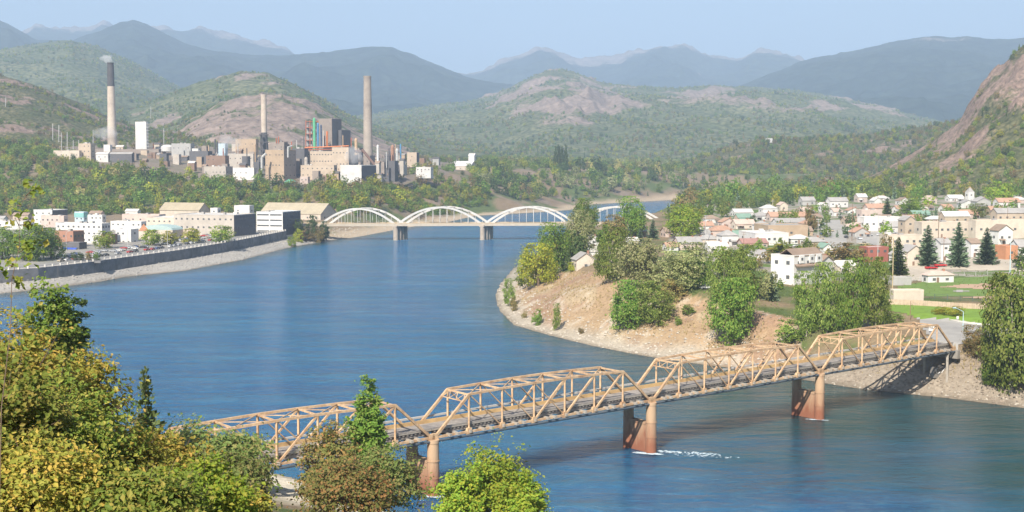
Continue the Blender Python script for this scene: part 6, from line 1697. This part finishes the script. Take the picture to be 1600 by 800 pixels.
# valley floor and terraces of the near terrain
def ground_woods(poly, n, hr, weights, seed, thr=.4, clump=40):
    r = np.random.default_rng(seed)
    R_, C_ = GX.shape
    m = inpoly(GPX, GPY, poly) & (~GRIV) & (GD > 14) & np.isfinite(GPX) & (GPX > -80) & (GPX < 1680)
    ii, jj = np.nonzero(m)
    if len(ii) == 0: return
    area = GY[ii, jj] * 1.0
    k = r.choice(len(ii), n * 2, p=area / area.sum())
    x = GX[ii, jj][k] + r.normal(size=len(k)) * 4; y = GY[ii, jj][k] + r.normal(size=len(k)) * 6
    dn = fbm(x / clump, y / clump, 4, 6) + (r.random(len(x)) - .5) * .2
    ok = dn > thr; x, y = x[ok][:n], y[ok][:n]; z = Hq(x, y)
    ok = z > .8; x, y, z = x[ok], y[ok], z[ok]
    h = hr[0] + (hr[1] - hr[0]) * r.random(len(x)) ** 1.3
    w = np.array(weights, float); idx = r.choice(len(LOWK), len(x), p=w / w.sum())
    wr = h * np.where((idx == 3) | (idx == 4), .4, .85) * (.8 + .4 * r.random(len(x)))
    woods('woods', np.stack([x, y, z - .4], 1), h, idx, wr)
ground_woods([(735, 268), (760, 244), (1100, 244), (1110, 300), (930, 310), (800, 314), (740, 308)], 1900, (6, 14), (5, 4, 2, 5, 1, 1, 2, 2), 21, .3)
ground_woods([(1060, 330), (1100, 262), (1640, 262), (1640, 306), (1330, 312), (1170, 326), (1060, 350)], 1700, (6, 14), (5, 4, 1, 8, 2, 2, 2, 0), 22, .34)
ground_woods([(590, 262), (640, 240), (800, 236), (1100, 236), (1100, 262), (760, 264), (700, 290), (620, 300)], 800, (5, 11), (4, 2, 2, 4, 1, 3, 2, 0), 23, .45)
ground_woods([(-40, 215), (60, 225), (130, 256), (330, 284), (470, 296), (460, 330), (-40, 340)], 1500, (4, 11), (6, 4, 2, 1, 0, 3, 3, 0), 24, .36, 30)
ground_woods([(470, 292), (620, 292), (760, 320), (700, 335), (520, 332)], 750, (3, 8.5), (6, 3, 1, 1, 0, 4, 4, 0), 25, .34, 30)
ground_woods([(600, 300), (745, 290), (760, 322), (690, 338), (620, 330)], 380, (3, 8), (6, 3, 1, 1, 0, 3, 4, 0), 27, .33, 30)
ground_woods([(60, 220), (300, 205), (640, 222), (640, 236), (100, 236)], 420, (4, 9), (4, 2, 3, 4, 1, 3, 1, 0), 26, .42)

# ------------------------------------------------------------ foreground trees, leaf by leaf
def leafy_tree(name, label, px, Y, top, rpx, leaf, leafsize, n, seed, squash=1.0, lean=0.0, cat='tree', base=None, core=.45, trunks=1, bk=None):
    rs = np.random.default_rng(seed); r = random.Random(seed)
    pyc = top + rpx
    x = ray(px, pyc)[0] * Y; z0 = float(Hq(x, Y)); zt = ZAT(px, top, Y)
    R = rpx * Y / FPX; h = zt - z0
    e = empty(name, (x, Y, z0), 0, label, cat)
    # limbs
    tips = []; b = MB()
    rz_ = min(max(R, h * .5) * squash, h * .54)
    cz = h - rz_
    for tnk in range(trunks):
        a0 = r.uniform(0, 6.28); q = Vector((math.cos(a0), math.sin(a0), 0)) * (.25 * R if trunks > 1 else 0)
        p0 = Vector((q.x * .3, q.y * .3, -.3)); p1 = Vector((q.x, q.y, max(.5, cz * .8)))
        b.cyl(p0, p1, .03 * h + .03, .02 * h + .02, n=7)
        for i in range(9):
            a = r.uniform(0, 6.28); el = r.uniform(.1, 1.3)
            d = Vector((math.cos(a) * math.cos(el) * R, math.sin(a) * math.cos(el) * R, math.sin(el) * rz_)) * r.uniform(.6, .95)
            tip = Vector((0, 0, cz)) + d
            mid = p1.lerp(tip, .5) + Vector((0, 0, .08 * R))
            b.cyl(p1, mid, .012 * h + .015, .007 * h + .01, n=5); b.cyl(mid, tip, .007 * h + .01, .006, n=5)
            tips.append(tip)
    b.build('trunk', bk or bark, e)
    nc = max(30, n // 26)
    d = rs.normal(size=(nc, 3)); d /= np.linalg.norm(d, axis=1, keepdims=True); d[:, 2] = np.where(d[:, 2] < -.35, -d[:, 2], d[:, 2])
    rad = (core + (1 - core) * rs.random(nc) ** .5) * (1 + .13 * rs.normal(size=nc))
    lobe = .62 + .75 * fbm(d[:, 0] * 1.5 + seed + 9, d[:, 1] * 1.5 + d[:, 2] * 1.7 + 4, 3, seed)
    rad = rad * lobe
    c = np.array([0, 0, cz]) + d * rad[:, None] * np.array([R, R, rz_])
    cr = R * .115 * (.6 + .8 * rs.random(nc))
    P = np.repeat(c, 26, 0) + rs.normal(size=(nc * 26, 3)) * np.repeat(cr, 26)[:, None] * np.array([1, 1, .7])
    out = np.repeat(d, 26, 0) * .8 + np.array([0, -.25, .7]) + rs.normal(size=(nc * 26, 3)) * .6
    P[:, 2] = np.maximum(P[:, 2] * (h / np.percentile(P[:, 2], 99)), .05)
    V, F = leaf_quads(P, out, leafsize * (.75 + .5 * np.repeat(rs.random(nc), 26)), rs, .62)
    obj('crown', np_mesh('crown', V, F, LEAF[leaf]), e)
    # a few bare twigs poking out
    tw = MB()
    for i in range(46):
        k = rs.integers(0, nc); p = Vector(c[k]); dd = Vector(d[k])
        tw.cyl(p - dd * R * .3, p + dd * cr[k] * 1.5 + Vector((0, 0, .05 * R)), .004 * R + .008, .004, n=4)
    tw.build('twig', bark, e)['kind'] = 'stuff'
    return e
L = leafy_tree
L('broadleaf_tree', 'dark green rounded tree behind the yellow thicket at the upper left', 86, 110, 450, 44, 'green', .17, 7500, 31)
L('broadleaf_tree', 'slim dark tree right of the rounded tree at the upper left', 114, 112, 474, 24, 'dark', .17, 4200, 32, 1.4)
L('broadleaf_tree', 'yellowing tree crowning the left thicket near the frame edge', 24, 46, 508, 90, 'gold', .085, 11000, 33)
L('broadleaf_tree', 'pale yellow tree on the right shoulder of the left thicket', 118, 50, 552, 74, 'gold', .085, 9500, 34)
L('broadleaf_tree', 'yellow green tree low on the right shoulder of the thicket', 196, 52, 676, 62, 'gold', .085, 8000, 35)
L('broadleaf_tree', 'green tree in the middle of the left thicket', 72, 36, 592, 130, 'olive_yellow', .075, 12000, 36)
L('broadleaf_tree', 'yellow brown tree in the centre of the left thicket', 172, 38, 672, 100, 'gold', .075, 10000, 37)
L('broadleaf_tree', 'green leafy bush at the left frame edge of the thicket', 5, 30, 560, 110, 'olive_yellow', .07, 10000, 38)
L('broadleaf_tree', 'yellow bush at the bottom left corner', 60, 27, 690, 130, 'gold', .062, 11000, 39)
L('broadleaf_tree', 'golden bush right of the thicket centre', 266, 44, 682, 60, 'gold', .08, 6500, 40)
L('broadleaf_tree', 'fresh green bush at the bottom of the thicket on the right', 322, 36, 722, 78, 'bright', .07, 7000, 41)
L('broadleaf_tree', 'yellow green bush at the bottom of the thicket centre', 210, 27, 735, 110, 'olive_yellow', .062, 9500, 42)
L('broadleaf_tree', 'small yellow green bush at the bottom edge beside the sandy beach', 385, 40, 772, 45, 'gold', .075, 3600, 43)
L('broadleaf_tree', 'olive brown tree at the left end of the truss bridge', 335, 128, 664, 88, 'olive', .2, 8500, 44)
L('broadleaf_tree', 'brown green bush under the olive brown tree', 372, 112, 712, 62, 'olive', .18, 5500, 45)
T('conifer', 'upright dark green conifer behind the thicket left of the bridge end', 228, 700, 566, 84, 'conifer', 'pine', 'hi', 2, Y=92)
L('broadleaf_tree', 'rusty orange bush in front of the first truss span, left part', 515, 150, 668, 52, 'rust', .2, 6500, 47, 1.2)
L('broadleaf_tree', 'brownish green bush in front of the first truss span, right part', 592, 142, 702, 64, 'olive', .19, 7000, 48)
L('broadleaf_tree', 'low rusty bush at the bottom before the sandy beach', 540, 132, 722, 76, 'rust', .19, 7500, 49)
L('poplar', 'upright green poplar in front of the first truss span', 573, 160, 600, 34, 'green', .22, 12000, 50, 2.2, core=.15)
L('broadleaf_tree', 'bright green tree at the bottom centre below the second span', 775, 128, 704, 64, 'bright', .17, 13000, 51, 1.3)
L('broadleaf_tree', 'bright green bush on the left of the bottom centre tree', 722, 124, 735, 44, 'bright', .165, 7500, 52, 1.2)
L('broadleaf_tree', 'bright green bush on the right of the bottom centre tree', 822, 124, 745, 40, 'bright', .165, 7000, 53, 1.2)
# the thin branch that hangs into view at the left edge
e = empty('sapling', (ray(2, 420)[0] * 15, 15, float(Hq(-6, 15))), 0, 'thin near sapling with sparse big leaves at the left frame edge', 'sapling')
rs = np.random.default_rng(77); b = MB(); z0 = e.location.z
pts = [(-1, 800), (-3, 640), (6, 520), (3, 440), (10, 390), (4, 330), (12, 305)]
W_ = [Vector((ray(a, c)[0] * 15, 15 + .1 * i, EYE + ray(a, c)[1] * 15)) - e.location for i, (a, c) in enumerate(pts)]
for i in range(len(W_) - 1): b.cyl(W_[i], W_[i + 1], .007 - .0008 * i, .007 - .0008 * (i + 1), n=6)
P = []
for i in range(1, len(W_) - 1):
    for s in range(3):
        p = W_[i].lerp(W_[i + 1], rs.random()); q = p + Vector((rs.uniform(-.08, .26), rs.uniform(-.15, .15), rs.uniform(-.05, .12)))
        b.cyl(p, q, .006, .003, n=4)
        for k in range(rs.integers(8, 18)): P.append(q + Vector(rs.normal(size=3) * .06))
b.build('trunk', bark, e)
P = np.array(P); V, F = leaf_quads(P, rs.normal(size=(len(P), 3)) * .5 + np.array([0, -.6, .5]), .042, rs, .7)
obj('crown', np_mesh('crown', V, F, LEAF['olive_yellow']), e)
# ------------------------------------------------------------ river wall and quay
wall_m = plain('dark_river_wall', (.22, .215, .215), .9, .3, .35, dirt=(.12, .12, .12))
pillar_m = plain('pale_pillar', (.62, .58, .52), .8, .1)
walk_m = plain('quay_paving', (.40, .37, .33), .9, .12, .5)
asph = plain('worn_asphalt', (.235, .225, .21), .95, .15, .25, dirt=(.30, .285, .26))
rw = empty('river_wall', (*WALL[0], 3), 0, 'long dark retaining wall with pale pillars along the left river bank', 'wall')
ro = Vector(rw.location)
def along(P, step):
    out = []; acc = 0
    for a, b in zip(P[:-1], P[1:]):
        a = Vector((*a, 0)); b = Vector((*b, 0)); L = (b - a).length; s = -acc if acc else 0
        n = max(1, round(L / step))
        for i in range(n): out.append((a.lerp(b, i / n), (b - a).normalized()))
    out.append((Vector((*P[-1], 0)), (Vector((*P[-1], 0)) - Vector((*P[-2], 0))).normalized()))
    return out
pts = along(WALL, 16)
for i in range(len(pts) - 1):
    a = pts[i][0] - ro; b = pts[i + 1][0] - ro
    d = (b - a).normalized(); nrm = Vector((-d.y, d.x, 0)); gap = .06
    a = a + d * gap; b = b - d * gap
    off = .12 * (i % 2)
    zt = WALLTOP + .25
    mbp = MB()
    f0 = a - nrm * (.15 + off); f1 = b - nrm * (.15 + off); k0 = a + nrm * 1.2; k1 = b + nrm * 1.2
    vs = []
    for p, z in ((f0, .4), (f1, .4), (k1, .4), (k0, .4), (f0, zt), (f1, zt), (k1, zt), (k0, zt)): vs.append((p.x, p.y, z - ro.z if True else z))
    mbp.add(vs, [(0, 3, 2, 1), (4, 5, 6, 7), (0, 1, 5, 4), (1, 2, 6, 5), (2, 3, 7, 6), (3, 0, 4, 7)])
    mbp.build('wall_panel', wall_m, rw)
pp = along(WALL, 5.5)
for i, (p, d) in enumerate(pp):
    q = p - ro; nrm = Vector((-d.y, d.x, 0)); q = q + nrm * .5; z = WALLTOP + .25 - ro.z
    MB().box(q.x - .38, q.x + .38, q.y - .38, q.y + .38, z, z + 1.15).build('pillar', pillar_m, rw)
    if i + 1 < len(pp):
        q2 = pp[i + 1][0] - ro + nrm * .5
        MB().bar((q.x, q.y, z + .8), (q2.x, q2.y, z + .8), .12, .12).build('hand_rail', MATS['grey_pipe'], rw)
# little lookout built out from the wall
lp = Vector((*G(133, 410, 8.5), 0)); 
lo_ = empty('lookout', (lp.x, lp.y, WALLTOP), 0, 'dark railed lookout with planting jutting from the river wall', 'lookout')
MB().box(-9, 9, -3, 6, -.6, .55).build('platform', wall_m, lo_)
b = MB()
for i in range(9): b.box(-8.8 + i * 2.15, -8.6 + i * 2.15, -2.9, -2.7, .55, 1.7)
b.box(-8.9, 8.9, -2.93, -2.68, 1.7, 1.85); b.build('railing', chim_d, lo_)
for i, (dx, kd) in enumerate(((-6, 'dark'), (-2.5, 'dark'), (1.5, 'scrub'), (5.5, 'green'))):
    tree('shrub', ('dark planted bush at the left of the wall lookout', 'dark planted bush in the middle of the wall lookout', 'brownish planted bush on the wall lookout', 'green planted bush at the right of the wall lookout')[i], lp.x + dx, lp.y + 1.5, WALLTOP + .5, 4.2, 3.6, 'shrub', kd, 'mid', 1 + i, cat='bush')
def offs(P, d):
    out = []
    for i, p in enumerate(P):
        a = Vector((*P[max(0, i - 1)], 0)); b = Vector((*P[min(len(P) - 1, i + 1)], 0)); t = (b - a).normalized()
        out.append((p[0] - t.y * d, p[1] + t.x * d))
    return out
def strip(name, P, d0, d1, z, m):
    A = offs(P, d0); Bq = offs(P, d1); n = len(P)
    V = [(x, y, z) for x, y in A] + [(x, y, z) for x, y in Bq]
    F = [(i, i + 1, n + i + 1, n + i) for i in range(n - 1)]
    o = obj(name, np_mesh(name, V, F, m)); o['kind'] = 'structure'; return o
strip('promenade', WALL, .6, 7.0, WALLTOP + .12, walk_m)
strip('quay_street', WALL, 7.2, 19, WALLTOP + .03, asph)
b = MB(); A = offs(WALL, 7.1)
for p, q in zip(A[:-1], A[1:]): b.bar((*p, WALLTOP + .03), (*q, WALLTOP + .03), .3, .3)
b.build('kerb', walk_m)['kind'] = 'structure'

# ------------------------------------------------------------ roads and fields on the right bank
grass_b = plain('bright_lawn_grass', (.165, .265, .035), .95, .22, .35, bump=.1)
grass_f = plain('field_grass', (.15, .225, .05), .95, .2, .3, bump=.1)
dirt_m = plain('infield_dirt', (.45, .30, .20), .95, .12, .3)
road_m = plain('pale_road', (.36, .34, .31), .95, .12, .25, dirt=(.28, .265, .245))
lot_m = plain('sandy_lot', (.46, .40, .32), .95, .15, .2, dirt=(.36, .31, .25))
def ghit(P): return [hit(a, b)[:2] for a, b in P]
def flat_sheet(name, P, z, m):
    o = obj(name, np_mesh(name, [(*G(a, b, z), z) for a, b in P], [tuple(range(len(P)))], m) if len(P) in (3, 4) else None)
    return o
def ngon(name, P, z, m):
    b = MB(); pts_ = [(*G(a, b_, z), z) for a, b_ in P]
    ar = sum(pts_[i][0] * pts_[(i + 1) % len(pts_)][1] - pts_[(i + 1) % len(pts_)][0] * pts_[i][1] for i in range(len(pts_)))
    if ar < 0: pts_ = pts_[::-1]
    b.add(pts_, [tuple(range(len(pts_)))]); o = b.build(name, m); o['kind'] = 'structure'; return o
ZF = 14.0 + .55; ZL = 13.6 + .55
sheet('lawn', pxpoly([(1385, 474), (1560, 481), (1660, 484), (1660, 507), (1560, 508), (1480, 499), (1440, 493), (1385, 486)], 13.6), grass_b, .10)
sheet('outfield', pxpoly([(1402, 448), (1470, 436), (1560, 431), (1650, 432), (1660, 466), (1560, 464), (1450, 464), (1410, 457)], 14.0), grass_f, .10)
sheet('infield', pxpoly([(1462, 450), (1500, 445), (1580, 442), (1590, 452), (1530, 452), (1490, 450)], 14.0), dirt_m, .16)
sheet('infield', pxpoly([(1500, 465), (1560, 462), (1660, 464), (1660, 470), (1560, 469)], 14.0), dirt_m, .15)
sheet('pitching_mound', pxpoly([(1487, 455.5), (1500, 453), (1514, 455.5), (1500, 458)], 14.0), walk_m, .2)
sheet('approach_road', pxpoly([(1434, 499), (1485, 502), (1560, 511), (1660, 515), (1660, 529), (1556, 530), (1512, 536), (1490, 539), (1474, 538), (1452, 528)], 12.3), road_m, .14)
sheet('main_street', [*ghit([(1286, 392), (1320, 392), (1324, 344), (1294, 344)])], road_m, .12)
sheet('parking_lot', [*ghit([(1380, 432), (1400, 408), (1560, 402), (1640, 404), (1640, 424), (1470, 422), (1440, 440)])], lot_m, .12)
sheet('parking_lot', [*ghit([(1338, 380), (1342, 358), (1420, 356), (1420, 372), (1374, 384)])], road_m, .13)
P = [G(a, b_, 12.4) for a, b_ in ((1446, 496), (1480, 501), (1520, 507), (1560, 510.5), (1640, 512))]
b = MB()
for p, q in zip(P[:-1], P[1:]): b.bar((*p, 12.75), (*q, 12.75), .35, .5)
b.build('kerb', pillar_m)['kind'] = 'structure'

def fence(label, pts_px, z, hgt, m, step, board=False):
    P = [Vector((*G(a, b_, z), 0)) for a, b_ in pts_px]
    for p in P: p.z = float(Hq(p.x, p.y))
    e = empty('fence', P[0], 0, label, 'fence'); o0 = Vector(P[0])
    for a, b_ in zip(P[:-1], P[1:]):
        n = max(1, int((b_ - a).length / step))
        for i in range(n):
            p = a.lerp(b_, i / n) - o0; q = a.lerp(b_, (i + 1) / n) - o0
            MB().box(p.x - .08, p.x + .08, p.y - .08, p.y + .08, p.z - .3, p.z + hgt).build('fence_post', m, e)
            if board:
                for k in range(4):
                    u = p.lerp(q, k / 4 + .01); v = p.lerp(q, (k + 1) / 4 - .01); s = .04 * (k % 2)
                    bb = MB(); bb.add([(u.x, u.y - s, u.z), (v.x, v.y - s, v.z), (v.x, v.y - s, v.z + hgt * .95), (u.x, u.y - s, u.z + hgt * .95), (u.x, u.y + .06 - s, u.z), (v.x, v.y + .06 - s, v.z), (v.x, v.y + .06 - s, v.z + hgt * .95), (u.x, u.y + .06 - s, u.z + hgt * .95)], [(0, 1, 2, 3), (5, 4, 7, 6), (3, 2, 6, 7), (0, 3, 7, 4), (1, 5, 6, 2)])
                    bb.build('board', m, e)
            else:
                for zz in (.15, hgt * .5, hgt): MB().bar(p + Vector((0, 0, zz)), q + Vector((0, 0, zz)), .05, .05).build('rail', m, e)
                mesh = MB()
                for k in range(1, 9):
                    u = p.lerp(q, k / 9); mesh.bar(u + Vector((0, 0, .1)), u + Vector((0, 0, hgt)), .03, .03)
                o = mesh.build('wire_mesh', m, e); o['kind'] = 'stuff'
    return e
fence('pinkish board fence between the long dugout and the bright lawn', ((1388, 475), (1440, 477), (1500, 481), (1545, 483)), 13.8, 1.9, plain('weathered_board', (.47, .36, .27), .9), 2.4, True)
fence('grey wire fence between ball field and bright lawn', ((1441, 467), (1500, 471), (1560, 474), (1640, 477)), 13.8, 1.8, plain('dark_green_wire', (.09, .13, .11), .6), 4)
fence('dark wire backstop fence along the far side of the ball field', ((1425, 440), (1470, 433), (1560, 428)), 14, 1.6, galv, 6)

# ------------------------------------------------------------ lamps, poles, signs
def pole(name, label, px, base, top, m, r=.14, arm=None, cross=False, cat='pole', Y=None):
    x, Yp, z = hit(px, base, 150); zt = ZAT(px, top, Yp); h = zt - z
    e = empty(name, (x, Yp, z), 0, label, cat)
    MB().cyl((0, 0, -.3), (0, 0, h), r, r * .7, n=8).build('shaft', m, e)
    if arm:
        b = MB(); p = Vector((0, 0, h - .02)); n = 6
        for i in range(n):
            t0, t1 = i / n, (i + 1) / n
            f = lambda t: Vector((arm * math.sin(t * 1.57), 0, h + abs(arm) * .5 * (1 - (1 - t) ** 2) * .9))
            b.cyl(f(t0), f(t1), r * .6, n=6)
        b.build('arm', m, e); q = f(1)
        MB().box(q.x - .45, q.x + .45, q.y - .16, q.y + .16, q.z - .16, q.z + .1).build('lamp_head', m, e)
    if cross:
        for dz in (.3, 1.2): MB().box(-1.1, 1.1, -.08, .08, h - dz - .12, h - dz).build('cross_arm', m, e)
        b = MB()
        for dx in (-.9, -.45, .45, .9): b.cyl((dx, 0, h - .3), (dx, 0, h - .05), .07, n=6)
        b.build('insulator', galv, e)
    return e
lampm = plain('pale_blue_lamp_paint', (.42, .58, .62), .5, .08)
woodp = plain('brown_wood_pole', (.24, .15, .10), .9, .2)
pole('street_lamp', 'pale blue curved street lamp at the lawn edge by the bridge end', 1504.5, 517, 487, lampm, .13, -2.6, cat='street lamp')
pole('utility_pole', 'plain brown pole behind the top of the fourth truss span', 1422, 500, 470, woodp, .12)
pole('flood_light_pole', 'tall orange teal pole at the left of the ball field', 1394, 470, 372, plain('orange_teal_pole', (.45, .36, .22), .6), .2)
pole('flood_light_pole', 'pale pole right of the rightmost spruce', 1578, 426, 378, lampm, .17)
for i, (px, b_, t_, lb) in enumerate(((1371, 424, 336, 'grey utility pole right of the red walled house'), (1474, 416, 372, 'thin grey pole between the first two big spruces'), (1102, 385, 336, 'utility pole left of the orange hip roofed house'), (1162, 390, 362, 'utility pole before the maroon roofed hall'), (1278, 378, 342, 'utility pole at the left kerb of the main street'), (1331, 376, 318, 'utility pole at the right kerb of the main street'), (1207, 345, 312, 'utility pole among the upper town roofs'), (1574, 350, 318, 'utility pole by the grey house at the right edge'), (1395, 360, 340, 'pole before the white supermarket'), (1466, 372, 330, 'pole behind the first big spruce'))):
    pole('utility_pole', lb, px, b_, t_, woodp if i % 2 else galv, .15, cross=True)
for i, (px, b_, t_, lb) in enumerate(((104, 396, 363, 'slim quay lamp before the brick corner building'), (200, 392, 355, 'slim quay lamp before the grey and white shop front'), (262, 388, 360, 'slim quay lamp before the curved roof row'), (322, 379, 352, 'slim quay lamp before the office block'), (66, 408, 385, 'slim quay lamp among the quay trees'))):
    pole('street_lamp', lb, px, b_, t_, galv, .13, 1.6, cat='street lamp')
def sign(label, px, base, top, w, colr):
    x, Yp, z = hit(px, base, 150); h = ZAT(px, top, Yp) - z
    e = empty('road_sign', (x, Yp, z), 0, label, 'sign')
    MB().cyl((0, 0, -.2), (0, 0, h), .06, n=6).build('sign_post', galv, e)
    MB().box(-w / 2, w / 2, -.1, -.06, h - w * 1.1, h).build('sign_plate', colr, e)
sign('small white road sign on the lawn before the junipers', 1496, 503, 494, .7, WALLS['white'])
sign('white notice board behind the end of the last truss span', 1455, 520, 508, 1.5, WALLS['white'])
sign('red and white tall store sign right of the main street', 1341, 364, 351, 2.6, WALLS['red'])

# ------------------------------------------------------------ vehicles
tyre = plain('tyre_rubber', (.03, .03, .03), .9, .1)
def car_meshes(truck):
    out = {}
    def prism(prof, w0, w1):
        n = len(prof); b = MB()
        vs = [(x, -w(z), z) for (x, z) in prof for w in [lambda q: w0]] + [(x, w0, z) for x, z in prof]
        fs = [tuple(range(n)), tuple(range(2 * n - 1, n - 1, -1))] + [(i, n + i, n + (i + 1) % n, (i + 1) % n) for i in range(n)]
        b.add(vs, fs); return b
    if truck:
        body = [(-2.7, .45), (2.7, .45), (2.75, .95), (1.5, 1.08), (1.35, 1.1), (-.35, 1.12), (-.4, 1.15), (-2.7, 1.15)]
        cab = [(-.35, 1.1), (1.35, 1.09), (.75, 1.72), (-.25, 1.74)]
        roof = [(-.24, 1.74), (.74, 1.72), (.68, 1.80), (-.18, 1.82)]
    else:
        body = [(-2.2, .4), (2.2, .4), (2.25, .75), (1.3, .92), (-1.5, .98), (-2.2, .92)]
        cab = [(-1.6, .97), (1.25, .92), (.5, 1.38), (-.95, 1.40)]
        roof = [(-.94, 1.40), (.49, 1.38), (.40, 1.46), (-.85, 1.47)]
    out['body'] = prism(body, .88, .88); out['cabin'] = prism(cab, .78, .7); out['roof'] = prism(roof, .74, .7)
    return out
cmesh = {}
def car_paint(nm, c): return plain('car_paint_' + nm, c, .3, .03, .5, spec=.6)
PAINTS = dict(white=(.72, .72, .72), silver=(.42, .43, .45), black=(.03, .03, .035), red=(.45, .03, .03), blue=(.05, .10, .28), beige=(.45, .38, .28))
def car(x, y, z, rz, colr, truck=False, label='', group=None):
    k = (colr, truck)
    if k not in cmesh:
        pm = car_paint(colr, PAINTS[colr]); q = car_meshes(truck)
        wh = MB(); wh.cyl((0, -.12, 0), (0, .12, 0), .34, n=10)
        cmesh[k] = dict(body=q['body'].mesh('car_body', pm), cabin=q['cabin'].mesh('car_cabin', glass), roof=q['roof'].mesh('car_roof', pm), wheel=wh.mesh('car_wheel', tyre))
    ms = cmesh[k]
    e = empty('pickup_truck' if truck else 'parked_car', (x, y, z), rz, label, 'pickup truck' if truck else 'car', group)
    obj('body', ms['body'], e); obj('windows', ms['cabin'], e); obj('roof', ms['roof'], e)
    for sx in (-1.4, 1.4):
        for sy in (-.8, .8): obj('wheel', ms['wheel'], e, (sx, sy, .34))
    return e
r = random.Random(5); items = []
cols = ['white', 'silver', 'black', 'red', 'blue', 'beige', 'white', 'silver']
rows = [(22, 1), (30, 0), (40, 0)]
for d_, kk in ((17.2, 0), (30, 1), (37, 1)):
    Pq = offs(WALL, d_)
    for p, d in along(Pq, 5.8 if not kk else 3.4):
        px = proj(p.x, p.y, WALLTOP)[0]
        if not (92 < px < 335) or r.random() < (.35 if kk == 0 else .52): continue
        cl = r.choice(cols)
        o = car(p.x, p.y, WALLTOP + .05, math.atan2(d.y, d.x) + (math.pi / 2 if kk else 0) + r.uniform(-.05, .05), cl)
        o['group'] = 'cars parked on the riverfront'
        mk = 'near the brick building' if px < 140 else 'before the white hotel' if px < 185 else 'before the shop fronts' if px < 225 else 'by the curved roof row' if px < 285 else 'by the office block'
        items.append((o, '%s car parked %s %s' % (cl, 'at the wall' if kk == 0 else 'in the lot', mk), px))
for px, py, rz, n, cl_ in [(1284, 374, 1.5, 0, 0), (1284, 367, 1.5, 0, 0), (1285, 360, 1.5, 0, 0), (1287, 352, 1.5, 0, 0), (1288, 347, 1.5, 0, 0), (1300, 362, 1.5, 0, 0), (1322, 372, 1.5, 0, 0), (1323, 362, 1.5, 0, 0), (1324, 355, 1.5, 0, 0)]:
    x, Y, z = hit(px, py); cl = r.choice(cols)
    o = car(x, Y, z + .15, rz, cl); o['group'] = 'cars on the main street'
    items.append((o, cl + ' car ' + ('driving up the main street' if px == 1300 else 'at the left kerb of main street' if px < 1300 else 'at the right kerb of main street'), py))
for i in range(16):
    px = r.uniform(1342, 1405); py = r.uniform(362, 378); x, Y, z = hit(px, py); cl = r.choice(cols)
    o = car(x, Y, z + .15, r.choice([.1, 1.6]), cl); o['group'] = 'cars on the supermarket lot'
    items.append((o, cl + ' car on the lot below the white supermarket', px))
for px, py, cl, lb in ((1118, 374, 'black', 'dark car behind the long brown roofed row'), (1246, 386, 'white', 'pale car left of the green roofed cottage'), (1103, 452, 'white', 'white van like car under the pale willow on the lawn')):
    x, Y, z = hit(px, py); items.append((car(x, Y, z + .1, .3, cl), lb, px))
rank_labels(items)
x, Y, z = hit(1455, 421); car(x, Y, z + .1, .25, 'red', True, 'dark red pickup truck under the first big spruce')
x, Y, z = hit(1469, 417); car(x, Y, z + .1, .15, 'red', True, 'bright red pickup truck parked right of the darker red one')
x, Y, z = hit(1349, 383); car(x, Y, z + .1, .2, 'beige', True, 'tan pickup truck above the red walled house')

# graffiti covered footing on the bank under the last span
x, Y, z = hit(1470, 584, 280)
e = empty('footing', (x, Y, z), .5, 'concrete footing with white sprayed lettering on the bank below the last span', 'footing')
MB().box(-2.3, 2.3, 0, 1.6, -1, 1.9).build('block', plain('dark_old_concrete', (.20, .185, .165), .9, .2), e)
wp = plain('white_spray_paint', (.75, .75, .74), .7, .08)
for x0_, s0_, s1_ in ((-1.15, .6, 5.7), (.95, -2.4, 2.0)):
    b = MB()
    for i in range(11):
        a0 = s0_ + (s1_ - s0_) * i / 11; a1 = s0_ + (s1_ - s0_) * (i + 1) / 11
        b.bar((x0_ + .8 * math.cos(a0), -.02, .95 + .75 * math.sin(a0)), (x0_ + .8 * math.cos(a1), -.02, .95 + .75 * math.sin(a1)), .04, .38, up=(0, 1, 0))
    b.build('lettering', wp, e)
b = MB(); b.bar((.2, -.02, .3), (1.6, -.02, 1.7), .04, .34, up=(0, 1, 0)); b.build('lettering', wp, e)
